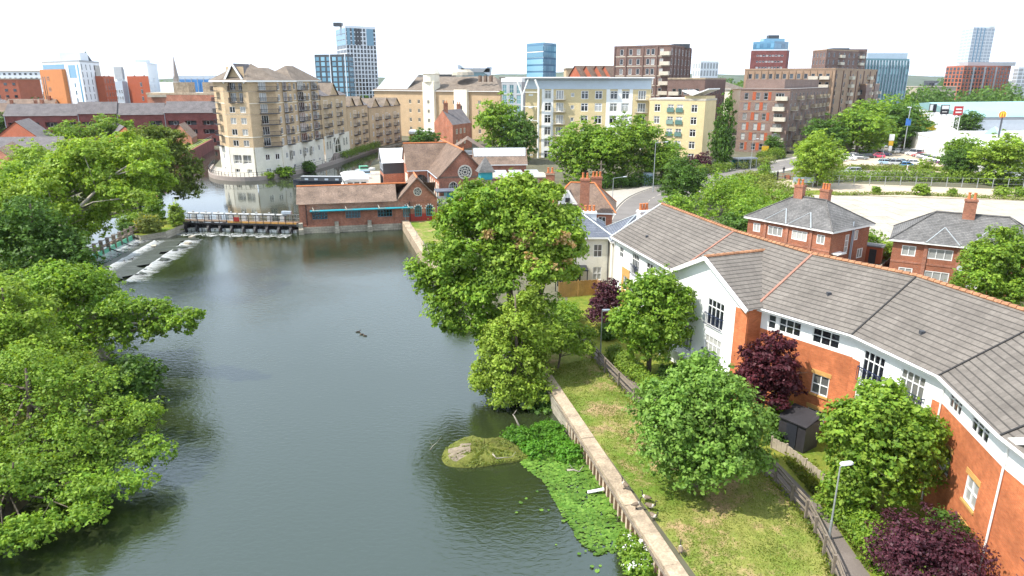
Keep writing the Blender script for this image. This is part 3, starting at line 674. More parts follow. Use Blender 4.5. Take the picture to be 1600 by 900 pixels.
# ================================================================== THE SETTING: ground, river, roads
RIVER = [(17, -20), (8.05, 26.2), (2.75, 45.7), (-4.5, 66), (-11.3, 86.6), (-17.6, 110), (-19, 117.5), (-34.5, 113.6), (-31.5, 127), (-30.5, 140), (-33, 152),
         (-37, 175), (-40, 200), (-39, 235), (-33, 266), (-39, 266), (-46, 237), (-47.7, 217), (-50, 190), (-53.6, 171), (-56.8, 163), (-61, 159.4), (-66, 160), (-70.8, 163.8),
         (-75.1, 171.4), (-79.8, 185), (-86, 205), (-95, 240), (-103, 240), (-94, 205), (-86.5, 178), (-80, 150), (-73, 132), (-67, 122), (-70, 112), (-76, 104), (-73, 90), (-58, 83), (-50, 74),
         (-41, 62), (-33, 52), (-29, 42), (-28.5, 33), (-32, 20), (-45, -20)]
g = MB()
g.cap([(-3900, -150, GZ), (3900, -150, GZ), (3900, 4300, GZ), (-3900, 4300, GZ)], 0, holes=[[(x, y, GZ) for x, y in RIVER]])
for i in range(len(RIVER)):
    a, b = Vector(RIVER[i]), Vector(RIVER[(i + 1) % len(RIVER)]); soft = a.x < -22 and a.y < 127 and b.y < 127; o_ = lambda p: p + (Vector((1.6, -.3)) if soft else Vector((0, 0))); c_, d_ = o_(a), o_(b)
    g.poly([(c_.x, c_.y, -.8 if soft else -1.5), (d_.x, d_.y, -.8 if soft else -1.5), (b.x, b.y, GZ), (a.x, a.y, GZ)], 2 if soft else 1)
struct('ground', g, ['town_ground', 'stone_block', 'bank_soil'])
w = MB(); w.cap([(-80, -60, 0), (40, -60, 0), (40, 120, 0), (-80, 120, 0)]); struct('river_water', w, ['river_water'])
UP = [(-57.0, 101.6), (-55.5, 86.0), (-60, 80), (-95, 80), (-120, 150), (-120, 270), (-30, 270), (-28, 113.0), (-34.2, 107.2), (-53.2, 109.2)]
w = MB(); w.cap([(x, y, .8) for x, y in UP]); 
for a, b in zip(UP, UP[1:] + UP[:1]): w.poly([(a[0], a[1], -1), (b[0], b[1], -1), (b[0], b[1], .8), (a[0], a[1], .8)])
struct('upper_water', w, ['still_water'])
isl = MB(); isl.prism([(-57.8, 100.8), (-55, 99.2), (-52.6, 102), (-52.5, 109.5), (-57, 114), (-59.5, 107)], -1, 1.15, 1, 0); struct('weir_island_ground', isl, ['rough_grass', 'stone_block'])
def sheet(name, pts, z, mat):
    m = MB(); pts = list(pts)
    if sum(pts[i][0] * pts[(i + 1) % len(pts)][1] - pts[(i + 1) % len(pts)][0] * pts[i][1] for i in range(len(pts))) < 0: pts = pts[::-1]
    m.cap([(p[0], p[1], z) for p in pts]); return struct(name, m, [mat])
FENCE_UP = [G(905, 535), G(925, 560), G(945, 582), G(966, 604), G(990, 629)]
FENCE_LO = [G(1210, 756), G(1236, 787), G(1258, 811), G(1272, 838), G(1286, 868), G(1300, 900), G(1316, 945), G(1330, 1000)]
mid = [FENCE_UP[-1].lerp(FENCE_LO[0], t) + Vector((.9, .5, 0)) * math.sin(math.pi * t) for t in (.2, .4, .6, .8)]
FENCE = FENCE_UP + mid + FENCE_LO
sheet('lawn', [(9.05, 24), (3.65, 45.5), (2.0, 50), (-2.0, 62)] + [(p.x, p.y) for p in [Vector((3.5, 62, 0))] + FENCE] + [(16, 15), (11, 15)], GZ + .012, 'lawn_grass')
PATH_R = [G(892, 490), G(918, 527), G(950, 563), G(993, 597)] + [p + Vector((1.55, .8, 0)) for p in mid] + [G(1234, 742), G(1262, 772), G(1291, 798), G(1322, 847), G(1359, 899), G(1400, 980)]
PATH_L = [G(878, 495)] + [p + Vector((.25, .15, 0)) for p in FENCE]
sheet('garden_ground', [(p.x - .2, p.y) for p in PATH_R] + [(24, 20), (26, 40), (12, 70), (6, 72)], GZ + .008, 'rough_grass')
sheet('footpath', [(p.x, p.y) for p in PATH_L] + [(p.x, p.y) for p in PATH_R[::-1]], GZ + .02, 'path_asphalt')
sheet('wooded_bank', [(-29.5, 33), (-30, 42), (-34, 52), (-42, 62), (-51, 73.5), (-58.5, 82.5), (-73.5, 90), (-77, 104), (-71, 112), (-68, 122), (-95, 135), (-130, 110), (-90, 50), (-60, 20), (-33, 20)], GZ + .012, 'rough_grass')
def ribbon(pts, w):
    pts = [Vector((p[0], p[1], 0)) for p in pts]; l, r = [], []
    for i, p in enumerate(pts):
        d = (pts[min(i + 1, len(pts) - 1)] - pts[max(i - 1, 0)]).normalized(); n = Vector((-d.y, d.x, 0)); l.append(p + n * w / 2); r.append(p - n * w / 2)
    return l, r
def ribbon_mb(pts, w, z, thick=0, off=0):
    l, r = ribbon(pts, w); l2, r2 = ribbon(pts, w); m = MB()
    for i in range(len(l) - 1):
        m.poly([(r[i].x, r[i].y, z), (r[i + 1].x, r[i + 1].y, z), (l[i + 1].x, l[i + 1].y, z), (l[i].x, l[i].y, z)])
        if thick:
            for s in (l, r): m.poly([(s[i].x, s[i].y, z - thick), (s[i + 1].x, s[i + 1].y, z - thick), (s[i + 1].x, s[i + 1].y, z), (s[i].x, s[i].y, z)])
    return m
def smooth_line(pts, k=4):
    out = []; P_ = [Vector((p[0], p[1], 0)) for p in pts]
    for i in range(len(P_) - 1):
        a, b, c, d = P_[max(i - 1, 0)], P_[i], P_[i + 1], P_[min(i + 2, len(P_) - 1)]
        for j in range(k):
            t = j / k; out.append(.5 * ((2 * b) + (c - a) * t + (2 * a - 5 * b + 4 * c - d) * t * t + (3 * b - 3 * c + d - a) * t ** 3))
    return out + [P_[-1]]
ROAD = smooth_line([(13, 84), (19.5, 106), (23.5, 122), (29, 136), (40, 152), (56, 170), (72, 186), (92, 206), (125, 240), (180, 300), (300, 420)])
struct('road', ribbon_mb(ROAD, 9, GZ + .02), ['asphalt'])
def side(pts, o): l, r = ribbon(pts, abs(o) * 2); return l if o > 0 else r
struct('pavement_west', ribbon_mb(side(ROAD, 5.6), 2.2, GZ + .13, .14), ['pavement'])
struct('pavement_east', ribbon_mb(side(ROAD[:44], -5.5), 2.0, GZ + .13, .14), ['pavement'])
mk = MB()
for i in range(0, len(ROAD) - 1):
    a, b = ROAD[i], ROAD[i + 1]
    n = max(1, int((b - a).length / 4))
    for j in range(n):
        p, q = a.lerp(b, j / n), a.lerp(b, (j + .5) / n); d = (q - p).normalized(); s = Vector((-d.y, d.x, 0)) * .06
        z = Vector((0, 0, GZ + .026)); mk.poly([p - s + z, q - s + z, q + s + z, p + s + z])
for o, wd_ in ((4.2, .1), (-4.2, .1)):
    e = side(ROAD, o)
    for i in range(len(e) - 1):
        d = (e[i + 1] - e[i]).normalized(); s = Vector((-d.y, d.x, 0)) * wd_ / 2; z = Vector((0, 0, GZ + .026)); mk.poly([e[i] - s + z, e[i + 1] - s + z, e[i + 1] + s + z, e[i] + s + z])
struct('road_marking', mk, ['pale_concrete'])
sheet('forecourt', [(17, 112), (13, 118), (17, 140), (30, 148), (24.5, 130), (21, 118)], GZ + .012, 'pavement')
sheet('concrete_yard', [G(1175, 296), G(1240, 303), G(1600, 314), (190, 136), (190, 60), (62, 70), G(1430, 400), G(1345, 362), G(1200, 345), G(1180, 320)], GZ + .012, 'yard_slab')
sheet('dirt_track', [G(1150, 288), G(1225, 281), G(1330, 287), G(1600, 297), (170, 141), (170, 136), G(1600, 313.5), G(1300, 304), G(1185, 299)], GZ + .018, 'gravel')
sheet('verge', [G(1215, 299), G(1290, 297), G(1322, 302.5), G(1290, 305), G(1235, 303.5)], GZ + .024, 'rough_grass')
sheet('car_park', [G(1262, 262), G(1300, 241), G(1395, 234), G(1430, 232), G(1500, 245), G(1560, 266), G(1520, 271), G(1400, 268), G(1300, 264)], GZ + .012, 'gravel')
sheet('access_road', [G(1240, 282), G(1290, 272), G(1420, 273), G(1600, 288), (150, 145), (150, 152), G(1600, 281), G(1420, 268), G(1330, 266), G(1262, 268)], GZ + .018, 'asphalt')
sheet('garden_lawn', [(-17.2, 109.0), (-12.6, 94), (-8, 94), (-4, 112), (-11, 114)], GZ + .012, 'lawn_grass')
sheet('pump_yard', [(-31.0, 127), (-30.0, 140), (-32.5, 152), (-36.5, 175), (-20, 175), (-16, 118), (-33, 114.5)], GZ + .012, 'gravel')
sheet('retail_ground', [G(1400, 232), G(1600, 245), (250, 200), (420, 420), (160, 330), (112, 250)], GZ + .010, 'asphalt')
hl = MB()
rng = np.random.default_rng(3)
for y0, hh, x0, x1 in ((3300, 66, -3200, 3600), (2400, 42, -2600, 2800)):
    xs = np.linspace(x0, x1, 70); ph = rng.uniform(0, 6, 5)
    top = [max(8, hh * (.62 + .25 * math.sin(x * .0013 + ph[0]) + .13 * math.sin(x * .0041 + ph[1]) + .07 * math.sin(x * .011 + ph[2])) + rng.normal() * 1.5) for x in xs]
    for i in range(69):
        for (ya, za, zb, yb, zc, zd) in ((y0 - 500, 1, 1, y0 - 150, .7, .7), (y0 - 150, .7, .7, y0, 1, 1)):
            f0 = (0, 0) if ya < y0 - 200 else (top[i] * .75, top[i + 1] * .75); f1 = (top[i] * .75, top[i + 1] * .75) if ya < y0 - 200 else (top[i], top[i + 1])
            hl.poly([(xs[i], ya, GZ + f0[0]), (xs[i + 1], ya, GZ + f0[1]), (xs[i + 1], yb, GZ + f1[1]), (xs[i], yb, GZ + f1[0])])
        hl.poly([(xs[i], y0, GZ + top[i]), (xs[i + 1], y0, GZ + top[i + 1]), (xs[i + 1], y0 + 400, GZ), (xs[i], y0 + 400, GZ)])
struct('hills', hl, ['hill_green'])
# ------------------------------------------------------------------ retaining wall of sheet piles with a concrete cap
A0, A1 = G(868, 606, 1.34), G(1063, 900, 1.34); dv = (A1 - A0).normalized(); A1 = A1 + dv * 9; A0 = A0 - dv * 12; nv = Vector((dv.y, -dv.x, 0))   # nv points to the water? fixed below
if nv.x > 0: nv = -nv
L = (A1 - A0).length; rw = thing('retaining_wall', 'long river wall of rusty corrugated piles under a flat concrete capping', 'wall', (A0.x, A0.y, 0))
cm = MB(); k = int(L / 2.4)
for i in range(k):
    a, b = A0 + dv * (L * i / k + .012), A0 + dv * (L * (i + 1) / k - .012)
    q = [a + nv * .46, b + nv * .46, b - nv * .38, a - nv * .38]
    cm.prism([(p.x, p.y) for p in q], 1.12, 1.34 + .012 * math.sin(i * 2.1), 0, 0, True)
part('wall_cap', cm, 'stone_cap', rw)
pm = MB(); s = 0; P0 = None; prof = []
while s < L:
    for du, o in ((0, .42), (.2, .42), (.32, .10), (.46, .10), (.60, .42)): prof.append(A0 + dv * (s + du) + nv * o)
    s += .60
for a, b in zip(prof, prof[1:]):
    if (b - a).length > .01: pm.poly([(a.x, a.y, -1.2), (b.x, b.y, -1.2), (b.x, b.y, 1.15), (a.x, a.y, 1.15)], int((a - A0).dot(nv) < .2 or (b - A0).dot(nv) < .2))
plain('rusty_pile', (.46, .37, .27), .9, .4, .8, fine=5, bumpk=.3); plain('shaded_rust_recess', (.20, .12, .075), .9, .4, .8, fine=5)  # recess rust painted darker than the pale outer faces, shading the corrugation deeper
part('sheet_piling', pm, ['rusty_pile', 'shaded_rust_recess'], rw)
q0 = A0 + dv * 1; wl = MB()
wl.bar(A0 + nv * .45 + Vector((0, 0, .98 - 1.34)), A1 + nv * .45 + Vector((0, 0, .98 - 1.34)), .1, .12); part('wale_beam', wl, 'weathered_wood', rw)
# ------------------------------------------------------------------ timber fence along the path
def rail_fence(label, pts, h=1.15, mat='weathered_wood', rails=(.45, .85, 1.1), mesh=False):
    root = thing('timber_fence', label, 'fence', (pts[0].x, pts[0].y, GZ)); post = MB().box(-.06, .06, -.06, .06, -.2, h, 0).mesh('post', [mat])
    for i, p in enumerate(pts):
        d = pts[min(i + 1, len(pts) - 1)] - pts[max(i - 1, 0)]; inst('post', post, root, (p.x, p.y, GZ), math.atan2(d.y, d.x))
    for z in rails:
        m = MB()
        for a, b in zip(pts, pts[1:]):
            d = (b - a).normalized(); s_ = Vector((-d.y, d.x, 0)) * .085; m.bar(a + s_ + Vector((0, 0, z)), b + s_ + Vector((0, 0, z)), .045, .11)
        part('rail', m, mat, root)
    return root
pts = []
for a, b in zip(FENCE, FENCE[1:]):
    k = max(1, round((b - a).length / 1.9)); pts += [a.lerp(b, i / k) for i in range(k)]
rail_fence('weathered post and rail fence between the lawn and the footpath', pts + [FENCE[-1]])
def lamp(label, p, h, arm=.9, rz=0, group=None, mat='galvanised', cat='street lamp'):
    root = thing('street_lamp', label, cat, (p[0], p[1], GZ), group); m = MB(); a = Vector((p[0], p[1], GZ)); d = Vector((math.cos(rz), math.sin(rz), 0)); sz = h / 5
    m.tube([a - Vector((0, 0, .3)), a + Vector((0, 0, 1.1))], .075 * sz ** .5, 8); m.tube([a + Vector((0, 0, 1.1)), a + Vector((0, 0, h - .05)), ], [.055 * sz ** .5, .04 * sz ** .5], 8)
    part('pole', m, mat, root); b = MB(); t = a + Vector((0, 0, h))
    b.tube([t - Vector((0, 0, .06)), t + d * arm * .5 + Vector((0, 0, .02)), t + d * arm + Vector((0, 0, .05))], .035 * sz ** .5, 6); part('arm', b, mat, root)
    X = Matrix.Translation(t + d * arm + Vector((0, 0, .05))) @ Matrix.Rotation(rz, 4, 'Z')
    e = MB(); e.rings([[X @ Vector((x, y * w_, z)) for y, z in ((-.13, 0), (.13, 0), (.11, .1), (-.11, .1))] for x, w_ in ((-.25, .6), (-.1, 1), (.25, 1), (.38, .7))]); part('lamp_head', e, 'white_panel', root)
    return root
pl = G(1295, 843); lamp('slim grey lamp post beside the path fence below the green garden tree', pl, 4.15, .25, .2)
p2 = G(938, 556); lamp('slim grey lamp post by the purple shrub and the hedge', p2, 3.9, .25, .1)
# ------------------------------------------------------------------ mud island, water plants, plank, driftwood
def mound(name, label, cat, pts, h, mats, seed, z=0.0):
    rng = np.random.default_rng(seed); P_ = smooth_line(list(pts) + [pts[0]], 5)[:-1]; c = sum((Vector((p.x, p.y, 0)) for p in P_), Vector()) / len(P_); rings = []
    for f, zz in ((1.08, -.5), (1.0, .02), (.86, .55), (.62, .85), (.35, 1.0), (.12, .98)):
        rings.append([(c.x + (p.x - c.x) * f, c.y + (p.y - c.y) * f, z + (h * zz * (1 + rng.normal() * .3) if zz > .1 else zz)) for p in P_])
    m = MB(); m.rings(rings); m.smooth = True
    for i, f in enumerate(m.f):
        q = m.v[f[0]]; m.m[i] = 1 if len(mats) > 1 and (q[0] < c.x - .5 * (max(p.x for p in P_) - c.x)) and i > len(P_) * 2 and q[1] < c.y + .3 else 0
    return single(name, m, mats, label, cat, (c.x, c.y, z))
ISL = [G(*p, .05) for p in ((690, 716), (697, 700), (727, 684), (775, 690), (800, 686), (818, 708), (826, 716), (798, 722), (770, 726), (735, 730), (700, 727))]
mound('mud_island', 'low mossy mud island with a bare grey patch, in the water by the lily pads', 'island', ISL, .5, ['moss', 'mud'], 4)
mt = np.random.default_rng(8); ic = sum(ISL, Vector()) / len(ISL)
pp = []
while len(pp) < 4200:
    f = math.sqrt(mt.random()); i = mt.integers(len(ISL)); a, b = ISL[i], ISL[(i + 1) % len(ISL)]; e = a.lerp(b, mt.random()); q = ic.lerp(e, f)
    if q.x < ic.x - 1.5 and q.y < ic.y + .25 and mt.random() < .85: continue
    pp.append((q.x - ic.x, q.y - ic.y, .10 + .50 * (1 - f ** 2.4)))
pp = np.array(pp); o = link('moss_tufts', leaf_mesh('moss_tufts', leaf_arrays(mt, pp, mt.normal(size=pp.shape) * .8 + [0, 0, .5], .12 * mt.uniform(.5, 1.5, len(pp))), ['leaf_olive']), None, (ic.x, ic.y, 0)); tag(o, 'short mossy tufts covering the mud island', 'moss', kind='stuff')
cres = MB()
crp = [G(*p, .1) for p in ((818, 690), (845, 680), (868, 690), (838, 705), (880, 705), (862, 675), (892, 712), (805, 684))]
rng = np.random.default_rng(12); lob = [(p.x - crp[0].x, p.y - crp[0].y, .25, .9, .9, .5) for p in crp]
o = link('watercress', leaf_mesh('watercress', crown_verts(rng, lob, 9000, .13, .3, -.3), ['leaf_cress']), None, (crp[0].x, crp[0].y, 0)); tag(o, 'bright green watercress clump between mud island and river wall', 'water plant')
LILY = [G(*p, .02) for p in ((806, 716), (838, 696), (905, 706), (938, 752), (968, 806), (990, 838), (962, 862), (930, 868), (905, 846), (876, 800), (850, 752), (826, 736))]
def inside(x, y, poly):
    r = False
    for i in range(len(poly)):
        a, b = poly[i], poly[i - 1]
        if (a.y > y) != (b.y > y) and x < (b.x - a.x) * (y - a.y) / (b.y - a.y) + a.x: r = not r
    return r
lp = MB(); rng = np.random.default_rng(21); x0, x1 = min(p.x for p in LILY), max(p.x for p in LILY); y0, y1 = min(p.y for p in LILY), max(p.y for p in LILY); n = 0
extra = [G(*p, .02) for p in ((925, 886), (938, 884), (933, 892), (846, 797), (857, 797), (905, 866), (915, 862), (880, 815), (870, 690))]
while n < 3600:
    if n < len(extra): x, y = extra[n].x, extra[n].y
    else:
        x, y = rng.uniform(x0 - .5, x1 + .3), rng.uniform(y0 - .5, y1)
        dens = .5 + .5 * math.sin(x * 2.3 + 1) * math.sin(y * 1.7 + .4)
        if not inside(x, y, LILY):
            if rng.random() > .003: continue
        elif rng.random() > .55 + .45 * dens: continue
    n += 1; r = rng.uniform(.05, .125); a0 = rng.uniform(0, 6.28); z = .012 + .05 * rng.random() * (rng.random() < .6); tx, ty = rng.normal(size=2) * .12
    ring = [(x + r * math.cos(a0 + .2 + 5.9 * j / 9), y + r * math.sin(a0 + .2 + 5.9 * j / 9)) for j in range(10)] + [(x, y)]
    lp.poly([(p[0], p[1], z + (p[0] - x) * tx + (p[1] - y) * ty + .02) for p in ring])
lo = single('lily_pads', lp, ['leaf_lily'], 'floating round lily pads spread along the river wall', 'water plant', (LILY[0].x, LILY[0].y, 0), kind='stuff')
bp = G(1003, 872, .1); bush('white flowering shrub growing at the foot of the river wall', (bp.x - .2, bp.y, -.2), (1.0, 1.7), 1.3, 'leaf_mid', 5200, .13, 31, 'flowering_shrub', 'shrub', clump=.35, flower='petal_white')
pk = MB(); a, b = G(918, 769, .12), G(944, 764, .35); pk.bar(a, b, .22, .05); single('plank', pk, ['white_paint'], 'short white plank jutting out from the river wall over lily pads', 'plank', tuple(a))
def drift(label, pts, r):
    m = MB(); P_ = [G(px, py, z) for px, py, z in pts]; m.tube(P_, [r * (1 - .7 * i / (len(P_) - 1)) for i in range(len(P_))], 6)
    for i in range(1, len(P_)): m.tube([P_[i], P_[i] + Vector((.25 * (-1) ** i, .2, .3))], [r * .4, r * .1], 4)
    m.smooth = True; return single('driftwood', m, ['pale_bark'], label, 'driftwood', tuple(P_[0]))
drift('bleached forked branch lying across the mossy mud island', [(768, 708, .5), (776, 716, .48), (800, 714, .42)], .05)
drift('dead branch leaning out of the water beside the willow', [(812, 668, .1), (806, 655, .5), (802, 648, .8)], .09)
drift('grey log floating among the lily pads', [(886, 735, .06), (896, 734, .12), (905, 737, .1)], .09)
drift('thin stick poking up from the river beside the mud island', [(672, 703, .0), (676, 697, .25), (684, 690, .45)], .03)
# ------------------------------------------------------------------ geese and ducks: one body each
def goose(label, p, rz, sc=1.0, mats=('goose_brown', 'goose_dark', 'goose_pale'), neck=1.0, group='geese on the river wall and lawn', name='goose', cat='goose', swim=False):
    m = MB(); leg = 0 if swim else .2
    prof = [(-.42, .015, .03), (-.34, .06, .04), (-.22, .125, .02), (-.05, .165, 0), (.1, .15, .01), (.2, .10, .05), (.25, .055, .10), (.28, .036, .20), (.27, .032, .32 * neck + .02), (.285, .04, .38 * neck + .02), (.33, .045, .40 * neck + .02), (.37, .03, .385 * neck + .02), (.43, .012, .37 * neck + .02)]
    R_ = []
    for i, (x, r, z) in enumerate(prof):
        if 6 <= i <= 8: R_.append([(x + r * math.cos(t), r * math.sin(t) * .9, .16 + leg + z + (0 if i > 6 else r * .4 * -math.cos(t))) for t in np.linspace(0, 2 * math.pi, 11)[:-1]])
        else: R_.append([(x, r * math.cos(t), .16 + leg + z + r * math.sin(t) * .9) for t in np.linspace(0, 2 * math.pi, 11)[:-1]])
    m.rings(R_)
    for i, f in enumerate(m.f):
        q = [m.v[k] for k in f]; x = sum(a[0] for a in q) / len(q); z = sum(a[2] for a in q) / len(q)
        m.m[i] = 1 if (x > .2 and z > .24 + leg) or x < -.3 else (2 if (z < .13 + leg or x > .14) else 0)
    if not swim:
        for s in (-1, 1): m.tube([(0, s * .06, .04 + leg), (.02, s * .06, .0)], [.02, .014], 5, 1); m.box(-.02, .1, s * .06 - .04, s * .06 + .04, 0, .012, 1)
    m.smooth = True
    X = Matrix.Translation(p) @ Matrix.Rotation(rz, 4, 'Z') @ Matrix.Scale(sc * .8, 4); m.v = [tuple(X @ Vector(q)) for q in m.v]
    return single(name, m, list(mats), label, cat, tuple(p), group)
W_ = 1.35
goose('goose standing on the wall capping, furthest up the wall', G(976, 764, W_), 2.2)
goose('goose on the wall capping facing the lawn beside the pair on the grass', G(994, 795, W_), .4)
goose('goose on the bare grass standing furthest from the wall', G(1009, 784, GZ), 2.6)
goose('dark goose walking on bare grass, its back to the water', G(1016, 798, GZ), -.5, 1.1)
goose('goose stepping off the lawn edge onto the capping', G(1021, 813, GZ), -1.0)
goose('lone goose standing on the lawn edge below the flowering shrub', G(1063, 866, GZ), 1.4)
for i, (px, py, rz) in enumerate(((560, 520, .3), (565, 524, 3.0), (570, 526, 2.8))):
    goose(['dark duck swimming in mid river, first of the three', 'dark duck swimming in mid river between two others', 'dark duck swimming in mid river, last of the three'][i], G(px, py, -.08), rz, .8, ('goose_dark', 'goose_dark', 'goose_brown'), .6, 'ducks swimming on the river', 'duck', 'duck', True)
# short ragged grass on the lawn
gr = np.random.default_rng(77); LA = [Vector((x, y, 0)) for x, y in [(9.1, 24), (3.7, 45.5), (2.2, 50)]] + [p for p in FENCE[1:]] ; pts_ = []
while len(pts_) < 30000:
    x, y = gr.uniform(2, 16), gr.uniform(24.5, 54)
    if inside(x, y, LA):
        k = math.sin(x * 1.3 + math.sin(y * .7) * 1.5) * math.sin(y * 1.1 + 1.3 * math.sin(x * .8))
        if gr.random() < .35 + .65 * max(0, k + .25): pts_.append((x, y, .03))
pts_ = np.array(pts_); o = link('lawn_tufts', leaf_mesh('lawn_tufts', leaf_arrays(gr, pts_, gr.normal(size=pts_.shape) * [.8, .8, .5], .065 * gr.uniform(.5, 1.5, len(pts_))), ['leaf_grass']), None, (0, 0, GZ)); tag(o, 'uneven tufts of yellow green grass on the lawn by the river wall', 'grass', kind='stuff')
dg = np.random.default_rng(78); pts_ = []
E_ = [G(1225, 722), G(1262, 768), G(1292, 795), G(1322, 843), G(1355, 895)]
for i in range(5200):
    k = dg.integers(len(E_) - 1); q = E_[k].lerp(E_[k + 1], dg.random()); pts_.append((q.x + abs(dg.normal()) * .6 + .02, q.y + abs(dg.normal()) * .25, abs(dg.normal()) * .22))
for i in range(1500):
    k = dg.integers(len(FENCE) - 1); q = FENCE[k].lerp(FENCE[k + 1], dg.random()); pts_.append((q.x + dg.normal() * .12, q.y + dg.normal() * .1, abs(dg.normal()) * .12))
pts_ = np.array(pts_); o = link('verge_grass', leaf_mesh('verge_grass', leaf_arrays(dg, pts_, dg.normal(size=pts_.shape) * [1, 1, .3], .15 * dg.uniform(.5, 1.5, len(pts_))), ['leaf_grass']), None, (0, 0, GZ)); tag(o, 'long dry grass along the edges of the footpath', 'grass', kind='stuff')

# ================================================================== CURVED BLOCK OF FLATS ON THE RIVER BANK
EV = [(10.1, 65.6), (13.35, 52.5), (16.75, 44.0), (20.7, 38.6), (22.4, 32.5), (21.3, 26.2), (20.9, 16.5)]
ZE, ZR, HALF = 8.72, 11.5, 4.75
def offs(pts, d):
    P_ = [Vector((p[0], p[1])) for p in pts]; out = []
    for i, p in enumerate(P_):
        ns = []
        for a, b in ((i - 1, i), (i, i + 1)):
            if 0 <= a and b < len(P_): e = (P_[b] - P_[a]).normalized(); ns.append(Vector((-e.y, e.x)))
        n = sum(ns, Vector((0, 0))).normalized(); out.append(p + n * d / max(.5, n.dot(ns[0])))
    return out
OUTE, RID, BCK, BCKO = offs(EV, -.4), offs(EV, HALF), offs(EV, 2 * HALF), offs(EV, 2 * HALF + .4)
bl = thing('apartment_block', 'curved orange brick and white block with long grey tiled roof beside the footpath', 'apartment block', (EV[2][0], EV[2][1], GZ))
rf = MB(); zo = ZE - .25
for i in range(6):
    rf.poly([(OUTE[i].x, OUTE[i].y, zo), (OUTE[i + 1].x, OUTE[i + 1].y, zo), (RID[i + 1].x, RID[i + 1].y, ZR), (RID[i].x, RID[i].y, ZR)])
    rf.poly([(RID[i].x, RID[i].y, ZR), (RID[i + 1].x, RID[i + 1].y, ZR), (BCKO[i + 1].x, BCKO[i + 1].y, zo), (BCKO[i].x, BCKO[i].y, zo)])
roof = part('roof', rf, ['concrete_tile'], bl)
fm_ = MB()
for i in range(6):
    a, b = OUTE[i], OUTE[i + 1]; fm_.bar((a.x, a.y, zo - .13), (b.x, b.y, zo - .13), .05, .24); e = (b - a).normalized(); n_ = Vector((e.y, -e.x)) * .1
    fm_.tube([(a.x + n_.x, a.y + n_.y, zo - .05), (b.x + n_.x, b.y + n_.y, zo - .05)], .07, 6)
    a2, b2 = EV[i], EV[i + 1]; fm_.poly([(a.x, a.y, zo - .2), (a2[0], a2[1], zo - .2), (b2[0], b2[1], zo - .2), (b.x, b.y, zo - .2)])
part('gutter', fm_, ['white_paint'], roof)
rd = MB()
for i in range(6):
    a, b = RID[i], RID[i + 1]; k = int((b - a).length / .42)
    for j in range(k):
        p, q = a.lerp(b, j / k), a.lerp(b, (j + .96) / k); rd.tube([(p.x, p.y, ZR - .01), (q.x, q.y, ZR + .02)], [.13, .15], 6)
part('ridge_tile', rd, 'orange_tile', roof)
for i, mt_ in ((1, 'red_mortar'), (2, 'red_mortar'), (3, 'dark_lead'), (4, 'dark_lead'), (5, 'dark_lead')):
    h_ = MB(); a, b = OUTE[i], RID[i]; h_.bar((a.x, a.y, zo + .03), (b.x, b.y, ZR + .03), .17 if i < 3 else .09, .07); part('hip_tile' if i < 3 else 'valley', h_, mt_, roof)
a, b, c = OUTE[0], RID[0], BCKO[0]; vg = MB(); vg.bar((a.x, a.y, zo), (b.x, b.y, ZR), .1, .18); vg.bar((c.x, c.y, zo), (b.x, b.y, ZR), .1, .18); part('verge_board', vg, 'white_paint', roof)
for i, ss in enumerate(((.35, .3), (1.4, .5), (2.5, .45), (3.5, .35), (4.4, .6))):     # roof vents
    k = int(ss[0]); a = OUTE[k].lerp(OUTE[k + 1], ss[0] - k); b = RID[k].lerp(RID[k + 1], ss[0] - k); q = a.lerp(b, ss[1]); z = zo + (ZR - zo) * ss[1]
    part('roof_vent', MB().box(q.x - .12, q.x + .12, q.y - .12, q.y + .12, z - .1, z + .14), 'dark_panel', roof)
mo, mw = MB(), MB(); ZB = 6.95   # brick below, white panels above
def seg(i, wins_hi, wins_lo, white=None, jul=(), lint=()):
    p0, p1 = EV[i], EV[i + 1]; L = dist2(p0, p1)
    P, rz, L, n = face(bl, mo, p0, p1, GZ, ZB if white is None else GZ + .01, wins_lo if white is None else (), 0, detail=True)
    face(bl, mw, p0, p1, ZB if white is None else GZ + .01, ZE - .3, wins_hi if white is None else list(wins_hi) + list(wins_lo), 0, detail=True)
    for u, z, w in jul: juliet(bl, P, rz, u, z, w)
    for (u, z, w, h, *_) in lint:
        X = Matrix.Translation(P(u, 0)) @ Matrix.Rotation(rz, 4, 'Z'); part('lintel', MB().box(-w / 2 - .1, w / 2 + .1, -.03, .06, z + h + .005, z + h + .28, 0, X), 'yellow_brick', bl); part('sill', MB().box(-w / 2 - .06, w / 2 + .06, -.07, .05, z - .13, z - .005, 0, X), 'yellow_brick', bl)
    dn = MB(); q = P(.12, 0, -.06); dn.tube([(q[0], q[1], GZ), (q[0], q[1], ZE - .35)], .05, 6); part('downpipe', dn, 'white_paint', bl)
SW, ST, SF = (2, (.5,), .07), (3, (.5,), .06), (4, (.72,), .07)
